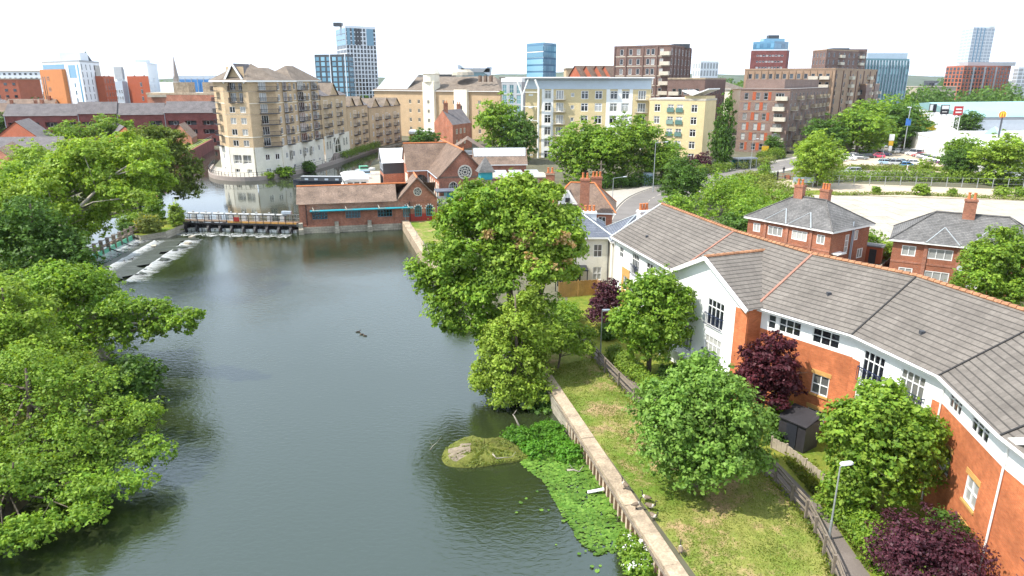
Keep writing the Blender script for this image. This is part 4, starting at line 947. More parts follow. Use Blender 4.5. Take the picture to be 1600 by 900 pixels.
# far straight wing: white upper floor, one ochre brick panel
seg(0, [(1.7, 6.75, .9, 1.05, SW), (5.0, 5.9, 1.5, 2.0, SF), (8.0, 6.75, 1.3, 1.05, SW), (11.2, 6.75, 1.3, 1.05, SW)], [(3.0, 3.9, .9, 1.3, SW), (5.0, 3.0, 1.5, 2.0, SF), (8.0, 3.9, 1.3, 1.1, SW), (11.2, 3.9, 1.3, 1.1, SW)], True, [(5.0, 5.9, 1.6), (5.0, 3.0, 1.6)])
P_, rz_, L_, n_ = wall(MB(), EV[0], EV[1], 0, 1); X = Matrix.Translation(P_(0, 0)) @ Matrix.Rotation(rz_, 4, 'Z'); yb = MB(); yb.box(2.1, 2.53, -.04, .02, GZ, 6.0, 0, X).box(3.47, 3.9, -.04, .02, GZ, 6.0, 0, X).box(2.53, 3.47, -.04, .02, GZ, 3.88, 0, X).box(2.53, 3.47, -.04, .02, 5.22, 6.0, 0, X); part('brick_panel', yb, 'yellow_brick', bl)
seg(1, [], [], True)
w2l = [(2.2, 3.75, 1.25, 1.35, SW), (4.9, 3.75, 1.15, 1.35, SW), (2.2, 1.6, 1.2, 1.1, SW), (4.9, 1.6, 1.2, 1.1, SW)]
seg(2, [(1.05, 7.1, .6, 1.05, (1, (.5,), .06)), (2.35, 7.1, 1.6, 1.05, ST), (4.85, 7.1, 1.8, 1.05, ST)], w2l, None, (), w2l)
# french windows in white full height panels
P_, rz_, L_, n_ = wall(MB(), EV[3], EV[4], 0, 1)
face(bl, mw, EV[3], EV[4], GZ, ZE - .3, [(1.6, 5.75, 1.65, 2.05, SF), (4.4, 5.75, 1.65, 2.05, SF), (1.6, 3.0, 1.65, 2.05, SF), (4.4, 3.0, 1.65, 2.05, SF)], 0, detail=True)
for u in (1.6, 4.4): juliet(bl, P_, rz_, u, 5.75, 1.9); juliet(bl, P_, rz_, u, 3.0, 1.9)
X = Matrix.Translation(P_(0, 0)) @ Matrix.Rotation(rz_, 4, 'Z'); pb = MB(); pb.box(0, .62, -.05, .02, GZ, 6.9, 0, X).box(L_ - .5, L_, -.05, .02, GZ, 6.9, 0, X).box(2.75, 3.2, -.05, .02, GZ, 5.5, 0, X); part('brick_pier', pb, 'orange_brick', bl)
w4l = [(1.5, 3.75, 1.2, 1.35, SW), (4.4, 3.75, 1.2, 1.35, SW), (4.4, 1.5, 1.2, 1.1, SW)]
seg(4, [(1.4, 7.1, 1.4, 1.05, ST), (4.0, 7.1, 1.7, 1.05, ST)], w4l, None, (), w4l)
seg(5, [], [], None)
wall(mo, (BCK[-1].x, BCK[-1].y), (BCK[0].x, BCK[0].y), GZ, ZE - .3); wall(mo, (BCK[0].x, BCK[0].y), EV[0], GZ, ZE - .3); wall(mo, EV[-1], (BCK[-1].x, BCK[-1].y), GZ, ZE - .3)
mo.poly([(BCK[0].x, BCK[0].y, ZE - .3), (EV[0][0], EV[0][1], ZE - .3), (RID[0].x, RID[0].y, ZR - .1)])
# gabled bays: one in the middle of the curve, one at the near end (its verge only comes into view)
def bay(g0, g1, zapex, rear, brick_r):
    g0, g1 = Vector(g0), Vector(g1); d = (g1 - g0).normalized(); n = Vector((d.y, -d.x)); L = (g1 - g0).length; mid_ = (g0 + g1) / 2; back = lambda p, k: p - n * k
    wins = [(L * .25, 5.85, 1.7, 2.05, SF), (L * .62, 5.85, 1.95, 2.05, SF), (L * .25, 3.05, 1.7, 2.05, SF), (L * .62, 3.05, 1.95, 2.05, SF), (L * .25, 1.3, 1.5, 1.4, SW), (L * .62, 1.3, 1.5, 1.4, SW)]
    P, rz, L, nn = face(bl, mw, g0, g1, GZ, ZE, wins, 0, detail=True)
    for w in wins[:4]: juliet(bl, P, rz, w[0], w[1], w[2] + .15)
    mw.poly([(g0.x, g0.y, ZE), (g1.x, g1.y, ZE), (mid_.x, mid_.y, zapex - .1)])
    X = Matrix.Translation(P(0, 0)) @ Matrix.Rotation(rz, 4, 'Z'); bb = MB(); bb.box(*((L - 1.25, L + .02) if brick_r else (-.02, 1.0)), -.05, .03, GZ, ZE - .55, 0, X)
    if brick_r: part('brick_return', MB().box(L, L + .05, .035, 1.6, GZ, ZE - .3, 0, X), 'orange_brick', bl)
    part('brick_pier', bb, 'orange_brick', bl)
    cp = MB(); cp.box(-.1, L - 1.3, -.9, 0, 2.78, 2.93, 0, X).box(.05, .2, -.85, -.7, GZ, 2.78, 0, X).box(L - 1.6, L - 1.45, -.85, -.7, GZ, 2.78, 0, X); brick_r and part('porch_canopy', cp, 'white_paint', bl)
    for s_, e in ((g0, back(g0, 2.2)), (back(g1, 1.7), back(g1, 1.7))):
        if s_ is g0: wall(mw, e, g0, GZ, ZE - .1)
    o = .45; f0, f1 = g0 - d * o + n * .5, g1 + d * o + n * .5; zl = ZE - .22; m = MB(); rg = mid_ + n * .5; rb = Vector(rear)
    b0 = back(f0, 3.2); b1 = back(f1, 2.6)
    m.poly([(f1.x, f1.y, zl), (b1.x, b1.y, zl), (rb.x, rb.y, zapex), (rg.x, rg.y, zapex)]); m.poly([(f0.x, f0.y, zl), (rg.x, rg.y, zapex), (rb.x, rb.y, zapex), (b0.x, b0.y, zl)])
    gr_ = part('bay_roof', m, ['concrete_tile'], bl)
    v = MB(); v.bar((f0.x, f0.y, zl - .1), (rg.x, rg.y, zapex - .1), .07, .3); v.bar((f1.x, f1.y, zl - .1), (rg.x, rg.y, zapex - .1), .07, .3)
    v.poly([(f0.x, f0.y, zl - .05), (g0.x - d.x * o, g0.y - d.y * o, zl - .05), (mid_.x, mid_.y, zapex - .12), (rg.x, rg.y, zapex - .12)]); v.poly([(f1.x, f1.y, zl - .05), (rg.x, rg.y, zapex - .12), (mid_.x, mid_.y, zapex - .12), (g1.x + d.x * o, g1.y + d.y * o, zl - .05)])
    part('verge_board', v, 'white_paint', gr_); r_ = MB(); k = int((rb - rg).length / .42)
    for j in range(k):
        p, q = rg.lerp(rb, j / k), rg.lerp(rb, (j + .96) / k); r_.tube([(p.x, p.y, zapex), (q.x, q.y, zapex + .02)], [.12, .14], 6)
    part('ridge_tile', r_, 'orange_tile', gr_); vl = MB(); e = OUTE[2].lerp(OUTE[1], .02)
    vl.bar((b1.x, b1.y, zl + .04), (rb.x, rb.y, zapex + .02), .09, .06); part('valley', vl, 'dark_lead', gr_)
bay((12.75, 52.2), (15.85, 43.5), 10.95, (19.0, 49.7), True)
bay((21.5, 25.4), (21.1, 19.4), 10.5, (26.2, 22.0), False)
part('wall', mo, 'orange_brick', bl); part('upper_wall', mw, 'white_render', bl)

# ------------------------------------------------------------------ shed, garden fence, bins by the block
X = Matrix.Translation((17.85, 38.3, GZ)) @ Matrix.Rotation(-.95, 4, 'Z'); sh = thing('garden_shed', 'black timber shed with a felt roof in the garden below the brick wall', 'shed', (17.85, 38.3, GZ))
part('wall', MB().box(-.9, .9, -.75, .75, 0, 1.85, 0, X), 'dark_wood', sh); r_ = MB(); r_.poly([X @ Vector(p) for p in ((-1.0, -.9, 1.85), (1.0, -.9, 1.85), (1.0, .9, 2.2), (-1.0, .9, 2.2))]); r_.poly([X @ Vector(p) for p in ((-1.0, .9, 2.14), (1.0, .9, 2.14), (1.0, -.9, 1.79), (-1.0, -.9, 1.79))]); r_.poly([X @ Vector(p) for p in ((-1, -.9, 1.79), (1, -.9, 1.79), (1, -.9, 1.85), (-1, -.9, 1.85))]); part('roof', r_, 'dark_wood', sh)
part('door', MB().box(-.35, .35, -.80, -.75, .05, 1.75, 0, X), 'black_iron', sh)
def panel_fence(label, pts, h, mat, z=GZ, cat='fence'):
    pts = [Vector((p[0], p[1], z)) for p in pts]; root = thing('panel_fence', label, cat, tuple(pts[0]))
    Q = []
    for a, b in zip(pts, pts[1:]):
        k = max(1, round((b - a).length / 1.83)); Q += [a.lerp(b, i / k) for i in range(k)]
    Q.append(pts[-1]); post = MB().box(-.05, .05, -.05, .05, -.2, h + .08).mesh('post', [mat])
    for p in Q: inst('post', post, root, p, 0)
    for a, b in zip(Q, Q[1:]):
        d = (b - a); L = d.length; X = Matrix.Translation(a) @ Matrix.Rotation(math.atan2(d.y, d.x), 4, 'Z'); m = MB(); k = max(3, int(L / .16))
        for i in range(k):
            m.box(.05 + (L - .1) * i / k, .05 + (L - .1) * (i + .93) / k, -.015 - .01 * (i % 2), .015, .05, h - .04 * ((i * 7) % 3 == 0), 0, X)
        part('fence_panel', m, mat, root)
    return root
panel_fence('low pale slatted fence between the shed garden and the footpath', [G(1205, 700), G(1228, 712), G(1258, 736), G(1290, 762)], .75, 'pale_wood')
panel_fence('honey coloured close board fence below the cream house', [(4.9, 68.5), (9.0, 69.6), (10.6, 66.2)], 1.75, 'fence_wood')

# ================================================================== PAIRS OF SEMI-DETACHED HOUSES
def semi(label, Lc, Cc, Rc, winsF, winsS, chims, hips, seed):
    h = thing('semi_detached_house', label, 'house', (Cc[0], Cc[1], GZ)); mb = MB(); LF = dist2(Lc, Cc); LS = dist2(Cc, Rc)
    P, rz, L, n = face(h, mb, Lc, Cc, GZ, 6.3, winsF, 0, .1, True, gm='glass_net'); P2, rz2, L2, n2 = face(h, mb, Cc, Rc, GZ, 6.3, winsS, 0, .1, True, gm='glass_net'); back_walls(mb, Lc, Cc, Rc, GZ, 6.3)
    X = Matrix.Translation(P(0, 0)) @ Matrix.Rotation(rz, 4, 'Z'); mb.box(-.02, LF + .02, -.04, .0, 3.75, 3.95, 1, X)
    for u in hips[1]: mb.box(u - .18, u + .18, -.12, 0, GZ, 6.3, 1, X)
    part('wall', mb, ['semi_brick', 'old_brick'], h); r0, r1, ro = hip_roof(h, Lc, Cc, Rc, 6.3, 2.75, .4, 'slate', .34 if seed == 1 else .46, 'slate', fascia='white_paint')
    for u0, u1 in hips[0]:      # small hipped gablets over the bays
        um = (u0 + u1) / 2; A_, B_, a_, k_ = P(u0, 6.33, -.45), P(u1, 6.33, -.45), P(um, 7.75, 1.75), P(um, 7.75, 1.75); m = MB(); m.poly([A_, B_, a_]); f0, f1 = P(u0 - .2, 6.36, -.40), P(u1 + .2, 6.36, -.40)
        m.poly([f0, A_, a_]); m.poly([B_, f1, a_]); part('bay_hip', m, 'slate', ro); ln = MB(); ln.bar(B_, a_, .12, .06); ln.bar(A_, a_, .1, .06); part('lead_hip', ln, 'galvanised', ro)
    for (f, k, pots, zz) in chims:
        c = r0.lerp(r1, f); nx, ny = n.x, n.y; chimney(h, c.x - 0 + n.x * k, c.y + n.y * k, c.z - abs(k) * .75 - .25, c.z + zz, 1.15, .7, pots, rz)
    return h, P, rz, L, P2, rz2
wf = [(1.35, 4.55, 1.0, 1.1, S2), (4.0, 4.5, 2.0, 1.15, S3), (7.3, 4.5, 2.0, 1.15, S3), (10.05, 4.55, 1.0, 1.1, S2), (1.35, 1.9, 1.0, 1.3, S2), (4.0, 1.8, 2.0, 1.4, S3), (7.3, 1.8, 2.0, 1.4, S3), (10.05, 1.9, 1.0, 1.3, S2)]
h1 = semi('red brick semi with two chimneys and white front door hood, by the bushes', (30.5, 87.2), (37.2, 78.1), (43.9, 82.6), wf, [(3.4, 3.3, .75, 2.2, (1, (.33, .66), .07)), (5.3, 4.6, .7, 1.2, S1), (6.6, 2.2, 1.2, 1.2, S2)], [(.12, .0, 2, 1.5), (.9, -.4, 3, 1.3)], [[(2.6, 5.6), (5.9, 8.9)], [2.6, 5.65, 8.8]], 1)
h, P, rz, L, P2, rz2 = h1; X = Matrix.Translation(P2(0, 0)) @ Matrix.Rotation(rz2, 4, 'Z'); part('door_hood', MB().box(.5, 2.2, -.9, 0, 3.5, 3.62, 0, X), 'white_paint', h); part('door', MB().box(.9, 1.8, -.03, .04, GZ, 3.3, 0, X), 'white_paint', h)
dn = MB(); q = P2(4.5, 0, -.1); dn.tube([(q[0], q[1], GZ), (q[0], q[1], 6.1)], .07, 6); q = P2(4.2, 0, -.1); dn.tube([(q[0], q[1], GZ), (q[0], q[1], 7.0)], .05, 6); part('downpipe', dn, 'grey_panel', h)
for u in (5.3, 6.1):
    q = P(u, 3.3, -.35); d_ = MB(); d_.tube([q, (q[0] - .1, q[1] - .12, q[2] + .05)], [.05, .32], 10); part('satellite_dish', d_, 'mid_panel', h)
wf2 = [(1.6, 4.55, 1.35, 1.15, S2), (4.6, 4.5, 2.3, 1.15, S3), (8.4, 4.5, 2.0, 1.15, S3), (10.4, 4.55, .9, 1.1, S2), (1.6, 1.8, 1.35, 1.4, S2), (4.6, 1.7, 2.3, 1.45, S3), (8.4, 1.8, 2.0, 1.4, S3)]
h2 = semi('red brick semi with one tall twin potted chimney behind the round garden tree', (42.3, 74.2), (54.3, 67.05), (58.2, 73.55), wf2, [(3, 4.5, .8, 1.2, S1)], [(.45, .35, 2, 1.75)], [[(3.1, 6.2), (7.0, 10)], [3.2, 6.3]], 2)
h, P, rz, L, P2, rz2 = h2; q = P(6.6, 3.9, -.35); d_ = MB(); d_.tube([q, (q[0] - .1, q[1] - .12, q[2] + .05)], [.05, .32], 10); part('satellite_dish', d_, 'mid_panel', h)
# between the two pairs: hut, fences, small things
hs = thing('garden_hut', 'small orange timber hut between the two brick semis', 'hut', (45.2, 84, GZ)); X = Matrix.Translation((45.4, 83.6, GZ)) @ Matrix.Rotation(-.6, 4, 'Z')
part('wall', MB().box(-1, 1, -.8, .8, 0, 2.1, 0, X), 'rust_cladding', hs); part('roof', MB().box(-1.15, 1.15, -.95, .95, 2.1, 2.25, 0, X), 'slate', hs); part('door', MB().box(-.4, .4, -.85, -.8, 0, 1.8, 0, X), 'dark_wood', hs)
panel_fence('brown close board fence joining the two brick semis', [(45.9, 85.4), (50.0, 83.0)], 1.8, 'fence_wood')
panel_fence('grey concrete panel fence beside the garden bushes between the semis', [(40.2, 76.9), (42.2, 75.6)], 1.7, 'concrete')
panel_fence('dark green fence running back from the grey panel fence', [(42.6, 76.4), (46.6, 81.2)], 1.5, 'dark_wood')

# ================================================================== CREAM HOUSE AND BRICK HOUSE BY THE ROAD
ch = thing('cream_house', 'cream rendered two storey house with blue slate roof and white chimney', 'house', (11.0, 73.2, GZ)); mb = MB()
P, rz, L, n = face(ch, mb, (5.2, 73.0), (10.7, 73.0), GZ, 6.8, [(1.0, 4.4, .95, 1.45, SW), (4.2, 4.5, .95, 1.45, SW), (4.2, 1.9, .95, 1.5, SW)], 0, .12, True)
face(ch, mb, (10.7, 73.0), (10.7, 80.5), GZ, 6.8, [(1.2, 4.5, .8, 1.4, SW)], 0, .12, True); back_walls(mb, (5.2, 73.0), (10.7, 73.0), (10.7, 80.5), GZ, 6.8)
face(ch, mb, (10.72, 71.2), (16.5, 69.8), GZ, 6.8, [(.9, 4.5, .8, 1.4, SW)], 0, .12, True); wall(mb, (10.72, 76), (10.72, 71.2), GZ, 6.8); wall(mb, (16.5, 69.8), (17.6, 76), GZ, 6.8)
part('wall', mb, 'cream_render', ch); hip_roof(ch, (5.2, 80.5), (5.2, 73.0), (10.7, 73.0), 6.8, 1.95, .35, 'blue_slate', .3, 'galvanised'); hip_roof(ch, (10.72, 77), (10.72, 70.9), (17.8, 69.6), 6.8, 2.3, .3, 'blue_slate', .2, 'galvanised', 'wing_roof')
chimney(ch, 8.9, 77.6, 6.8, 8.75, 1.5, .8, 3, 0, 'white_render', capm='white_render'); chimney(ch, 13.9, 71.6, 8.0, 10.0, 1.2, .7, 3, .4, 'white_render', capm='white_render')
pp_ = MB(); [pp_.tube([(10.55 + i * .32, 72.85 - i * .75, GZ), (10.55 + i * .32, 72.85 - i * .75, 6.7)], .06, 6) for i in range(3)]; part('downpipe', pp_, 'dark_wood', ch)
part('veranda', MB().box(4.6, 8.2, 70.8, 72.95, 3.5, 3.62).box(4.65, 4.75, 70.85, 70.95, GZ, 3.5).box(8.05, 8.15, 70.85, 70.95, GZ, 3.5).box(6.3, 6.4, 70.85, 70.95, GZ, 3.5), 'black_iron', ch)
part('veranda_door', MB().box(5.0, 7.6, 72.93, 72.99, GZ, 3.3), 'glass_dark', ch)
rh = thing('brick_villa', 'old red brick house with tall chimney stack and a white timbered gablet', 'house', (10, 92, GZ)); mb = MB()
face(rh, mb, (5.0, 92.0), (13.4, 90.5), GZ, 6.2, [(7.2, 4.2, 1, 1.4, SW), (4.2, 4.2, 1, 1.4, SW)], 0, .12, True); face(rh, mb, (13.4, 90.5), (14.6, 98.5), GZ, 6.2, [(2, 4.2, .9, 1.3, SW), (5, 4.2, .9, 1.3, SW)], 0, .12, True); back_walls(mb, (5, 92), (13.4, 90.5), (14.6, 98.5), GZ, 6.2)
part('wall', mb, 'lit_old_brick', rh); r0, r1, ro = hip_roof(rh, (5, 92), (13.4, 90.5), (14.6, 98.5), 6.2, 3.3, .5, 'brown_tile', .35, 'terracotta')
part('gablet', MB().poly([(6.3, 91.6, 7.2), (8.6, 91.2, 7.2), (7.45, 91.4, 9.0)]).poly([(8.6, 91.2, 7.2), (8.2, 95, 8.6), (7.45, 91.4, 9.0)], 1).poly([(6.3, 91.6, 7.2), (7.45, 91.4, 9.0), (7.0, 95, 8.6)], 1), ['white_render', 'brown_tile'], ro)
part('gablet_timber', MB().bar((6.2, 91.5, 7.2), (7.45, 91.3, 9.05), .1, .25).bar((8.7, 91.1, 7.2), (7.45, 91.3, 9.05), .1, .25).bar((7.2, 91.36, 7.3), (7.7, 91.28, 7.3), .1, .12).bar((7.45, 91.33, 7.3), (7.45, 91.33, 8.7), .08, .12), 'white_paint', ro)
part('gablet_window', MB().box(7.15, 7.75, 91.2, 91.36, 7.45, 8.05), 'glass_dark', ro)
chimney(rh, 9.55, 89.6, 5.0, 10.9, 1.2, .9, 2, -.15, 'chimney_brick', capm='lit_old_brick'); chimney(rh, 11.9, 96.5, 7.6, 10.2, 1.5, .8, 3, -.15, 'chimney_brick'); chimney(rh, 5.4, 97.0, 6.6, 10.7, 1.2, .8, 2, -.15, 'chimney_brick', capm='stone_cap')
tp = thing('telegraph_pole', 'tall brown wooden telegraph pole by the road bend', 'pole', (14.2, 110, GZ)); part('pole', MB().tube([(14.2, 110, GZ - .5), (14.2, 110, 10.9)], [.16, .11], 8), 'weathered_wood', tp); part('cross_arm', MB().box(13.6, 14.8, 109.85, 109.95, 10.3, 10.42), 'weathered_wood', tp)
q = G(956, 336); lamp('tall street lamp with long arm over the road behind the cream house', q, 6.3, 2.2, .4)
ub = thing('utility_cabinet', 'green roadside cabinet at the foot of the telegraph pole', 'cabinet', (14.9, 108.6, GZ)); part('body', MB().box(14.5, 15.3, 108.2, 108.7, GZ, GZ + 1.3), 'mid_panel', ub); part('cap', MB().box(14.45, 15.35, 108.15, 108.75, GZ + 1.3, GZ + 1.36), 'dark_panel', ub)

# ================================================================== RIVERSIDE PUMP HOUSE (long low range on the weir pool)
def arch_mesh(w, h, fm, gm, bars=3):
    key = ('a', w, h, fm, gm, bars)
    if key in CACHE: return CACHE[key]
    r = w / 2; arc = [(r * math.cos(t), h - r + r * math.sin(t)) for t in np.linspace(0, math.pi, 11)]; f = MB(); g_ = MB()
    out = [(-r, 0), (r, 0)] + arc; g_.poly([(x * .97, .0, max(.02, z * .985)) for x, z in out]); pts = [(x * .95, -.03, z) for x, z in [(r, 0)] + arc + [(-r, 0)]]
    f.tube(pts, .06, 4); f.box(-r, r, -.07, .0, 0, .08)
    for i in range(1, bars): x = -r + w * i / bars; f.box(x - .025, x + .025, -.05, -.01, .05, h - r * .25)
    for z in (h * .35, h * .68): f.box(-r * .94, r * .94, -.045, -.01, z - .025, z + .025)
    CACHE[key] = (f.mesh('arched_window', [fm]), g_.mesh('pane', [gm])); return CACHE[key]
def arched(root, p, rz, w, h, fm='teal_dark', gm='glass_dark', bars=3):
    f, g_ = arch_mesh(w, h, fm, gm, bars); o = inst('arched_window', f, root, p, rz); link('pane', g_, o); return o
def rose(root, p, rz, r, spokes=8, name='rose_window'):
    m = MB(); m.tube([(r * math.cos(t), 0, r * math.sin(t)) for t in np.linspace(0, 2 * math.pi, 33)], r * .09, 5)
    for k in range(spokes):
        t = 2 * math.pi * k / spokes; m.tube([(.26 * r * math.cos(t), 0, .26 * r * math.sin(t)), (r * .62 * math.cos(t), 0, r * .62 * math.sin(t))], r * .045, 4)
        t += math.pi / spokes; c = (r * .72 * math.cos(t), r * .72 * math.sin(t)); m.tube([(c[0] + r * .2 * math.cos(a), 0, c[1] + r * .2 * math.sin(a)) for a in np.linspace(0, 2 * math.pi, 11)], r * .05, 4)
    m.tube([(r * .26 * math.cos(t), 0, r * .26 * math.sin(t)) for t in np.linspace(0, 2 * math.pi, 13)], r * .06, 4)
    o = inst(name, m.mesh(name, ['cream_render']), root, p, rz); g_ = MB(); g_.poly([(r * math.cos(t), .05, r * math.sin(t)) for t in np.linspace(0, 2 * math.pi, 25)[:-1]]); link('pane', g_.mesh('pane', ['glass_dark']), o); return o
ph = thing('pump_house', 'long low red brick pump house with teal shutters standing on the weir pool', 'pump house', (-33, 106, 0))
A_, B_, C_ = Vector((-33.3, 105.9)), Vector((-18.2, 109.3)), Vector((-12.2, 110.65)); d = (C_ - A_).normalized(); inn = Vector((-d.y, d.x)); D = 6.2
mb = MB(); wins = [(u, 2.15, 2.3, 1.15, (5, (.5,), .06), 'teal_dark', 'glass_dark') for u in (3.1, 8.2, 13.2)]
P, rz, L, n = face(ph, mb, A_, C_, 1.15, 4.75, wins, 0, .22, True); LB = (B_ - A_).length
back = [(p + inn * D) for p in (A_, C_)]; wall(mb, C_, back[1], 1.15, 4.75); wall(mb, back[1], back[0], 1.15, 4.75); wall(mb, back[0], A_, 1.15, 4.75)
mb.poly([(A_.x, A_.y, 4.75), (A_.x + inn.x * D / 2, A_.y + inn.y * D / 2, 6.9), (back[0].x, back[0].y, 4.75)])
gm_ = P(LB + (L - LB) / 2, 0); mb.poly([P(LB, 4.75), P(L, 4.75), (gm_[0], gm_[1], 8.05)])
X = Matrix.Translation(P(0, 0)) @ Matrix.Rotation(rz, 4, 'Z')
for u in (1.5, 4.9, 6.4, 9.9, 11.4, 15.0): mb.box(u - .28, u + .28, -.1, .0, 1.15, 4.2, 0, X)
mb.box(0, L, -.08, 0, 4.3, 4.6, 0, X).box(0, L, -.13, 0, 1.0, 1.25, 0, X)
part('wall', mb, 'old_brick', ph)
for u in (LB + 1.2, LB + 3.05, LB + 4.9): arched(ph, P(u, 2.0, -.06), rz, 1.05, 1.75, 'teal_dark', 'glass_dark')
ar = MB()
for u in (LB + 1.2, LB + 3.05, LB + 4.9):
    for t in np.linspace(.15, math.pi - .15, 6): ar.box(-.09, .09, -.09, -.01, -.14, .14, 0, X @ Matrix.Translation((u + .66 * math.cos(t), 0, 3.22 + .66 * math.sin(t))) @ Matrix.Rotation(math.pi / 2 - t, 4, 'Y'))
part('arch_stone', ar, 'cream_render', ph)
o_ = rose(ph, P(LB + (L - LB) / 2, 6.0, -.06), rz, .62, 5, 'round_window')
fb = MB(); fb.box(-.25, L + .1, -.3, D + .2, -1.2, 1.0, 0, X); 
for u in (.15, 5.6, 10.7): fb.box(u - .38, u + .38, -1.0, -.29, -1.2, .75, 0, X).box(u - .3, u + .3, -.8, -.12, .75, 1.75, 0, X).poly([X @ Vector(p) for p in ((u - .38, -1.0, .75), (u + .38, -1.0, .75), (u + .3, -.8, 1.0), (u - .3, -.8, 1.0))])
part('stone_footing', fb, 'stone_block', ph)
ov = .3; rfm = MB(); r0, r1 = A_ + inn * D / 2 - d * .3, C_ + inn * D / 2 + d * .2; e0, e1 = A_ - inn * ov - d * .3, C_ - inn * ov + d * .2; b0, b1 = A_ + inn * (D + ov) - d * .3, C_ + inn * (D + ov) + d * .2
z3 = lambda p, z: (p.x, p.y, z)
eb = A_ + d * (LB - .3) - inn * ov
rfm.poly([z3(e0, 4.62), z3(eb, 4.62), z3(r0 + (r1 - r0) * (LB - .3) / L, 7.0), z3(r0, 7.0)]); rfm.poly([z3(b1, 4.62), z3(b0, 4.62), z3(r0, 7.0), z3(r1, 7.0)])
gc = A_ + d * (LB + (L - LB) / 2); gap = gc - inn * .35; gbk = gc + inn * (D + .3)
g0, g1 = A_ + d * (LB - .35) - inn * .35, C_ + d * .35 - inn * .35; h0, h1 = g0 + inn * (D + .6), g1 + inn * (D + .6)
rfm.poly([z3(g0, 4.6), z3(gap, 8.25), z3(gbk, 8.25), z3(h0, 4.6)]); rfm.poly([z3(g1, 4.6), z3(h1, 4.6), z3(gbk, 8.25), z3(gap, 8.25)])
pro = part('roof', rfm, 'mossy_tile', ph); v = MB(); v.bar(z3(g0, 4.6), z3(gap, 8.25), .2, .16); v.bar(z3(g1, 4.6), z3(gap, 8.25), .2, .16); part('verge_board', v, 'brown_tile', pro)
v = MB(); v.tube([z3(r0, 7.03), z3(r0 + (r1 - r0) * .78, 7.03)], .13, 6); v.tube([z3(gap, 8.28), z3(gbk, 8.28)], .13, 6); part('ridge_tile', v, 'terracotta', pro)
cn = MB(); cn.box(1.7, 17.7, -1.15, -.1, 3.55, 3.68, 0, X); part('canopy', cn, 'teal_paint', ph)
for u in (2.3, 7.3, 12.4, 17.0): part('canopy_strut', MB().bar(X @ Vector((u, -1.0, 3.66)), X @ Vector((u - .25, -.03, 4.15)), .07, .07).bar(X @ Vector((u - .3, -1.1, 3.72)), X @ Vector((u + .9, -1.1, 3.72)), .08, .08), 'pale_concrete', ph)
for u in (1.1, 17.2): part('downpipe', MB().tube([X @ Vector((u, -.16, 1.2)), X @ Vector((u, -.16, 4.5))], .06, 6), 'dark_lead', ph)
# ------------------------------------------------------------------ main engine house with rose window
eh = thing('engine_house', 'cross shaped red brick engine house with rose window gable and tiled roofs', 'engine house', (-12, 128, GZ))
ux, uy = Vector((.966, .26)), Vector((-.26, .966)); O = Vector((-13.4, 126.2)); NW, NL, E, AP = 9.1, 25., 6.2, 10.9
mb = MB(); g0, g1 = O, O + ux * NW; P, rz, L, n = wall(mb, g0, g1, GZ, E); mb.poly([P(0, E), P(NW, E), P(NW / 2, AP)])
rose(eh, P(NW / 2 + .3, 6.9, -.06), rz, 1.25); arched(eh, P(2.6, 2.9, -.05), rz, 1.7, 2.3, 'cream_render', 'glass_dark', 4)
X = Matrix.Translation(P(0, 0)) @ Matrix.Rotation(rz, 4, 'Z'); mb.box(NW / 2, NW / 2 + .6, -.12, 0, GZ, 5.4, 1, X).box(0, NW, -.07, 0, E - .3, E, 1, X)
left0 = O + uy * 12.2; P2, rz2, L2, n2 = wall(mb, left0, O, GZ, E)
for u in (1.6, 4.2, 6.8, 9.4, 11.3): arched(eh, P2(u, 2.2, -.05), rz2, .8, 2.6, 'cream_render', 'glass_dark', 2)
wing0 = left0 - ux * 4.2; P3, rz3, L3, n3 = wall(mb, wing0, left0, GZ, E); arched(eh, P3(2.5, 1.9, -.05), rz3, 2.6, 3.2, 'black_iron', 'glass_dark', 4)
wb = wing0 + uy * 9.1; P4, rz4, L4, n4 = wall(mb, wb, wing0, GZ, E, (), .14, 2); mb.poly([P4(0, E), P4(9.1, E), P4(4.55, AP)], 2)
for u in (5.4, 6.7, 8.0): arched(eh, P4(u, 3.0, -.05), rz4, .8, 2.2, 'cream_render', 'glass_dark', 2)
arched(eh, P4(4.55, 7.0, -.05), rz4, .9, 2.0, 'cream_render', 'glass_dark', 2); part('door', MB().box(7.3, 8.4, -.06, .0, GZ, 3.0, 0, Matrix.Translation(P4(0, 0)) @ Matrix.Rotation(rz4, 4, 'Z')), 'dark_panel', eh)
far = O + uy * NL; wall(mb, g1, g1 + uy * NL, GZ, E); wall(mb, g1 + uy * NL, far, GZ, E); wall(mb, far, wb, GZ, E); part('wall', mb, ['old_brick', 'mossy_tile', 'lit_old_brick'], eh)
rfm = MB(); zo = E - .25; k = lambda a, b, z: (lambda q: (q.x, q.y, z))(O + ux * a + uy * b)
rfm.poly([k(-.35, -.35, zo), k(NW / 2, -.35, AP + .1), k(NW / 2, NL, AP + .1), k(-.35, NL, zo)]); rfm.poly([k(NW + .35, -.35, zo), k(NW + .35, NL, zo), k(NW / 2, NL, AP + .1), k(NW / 2, -.35, AP + .1)])
rfm.poly([k(-4.5, 11.85, zo), k(NW / 2, 11.85, zo), k(NW / 2, 16.75, AP + .06), k(-4.5, 16.75, AP + .06)]); rfm.poly([k(NW / 2, 21.65, zo), k(-4.5, 21.65, zo), k(-4.5, 16.75, AP + .06), k(NW / 2, 16.75, AP + .06)])
ero = part('roof', rfm, 'brown_tile', eh); v = MB(); v.tube([k(NW / 2, -.4, AP + .12), k(NW / 2, NL, AP + .12)], .14, 6); v.tube([k(-4.5, 16.75, AP + .1), k(NW / 2, 16.75, AP + .1)], .14, 6); v.tube([k(NW / 2, -.4, AP), k(NW / 2, -.4, AP + .7)], [.2, .05], 6); part('ridge_tile', v, 'terracotta', ero)
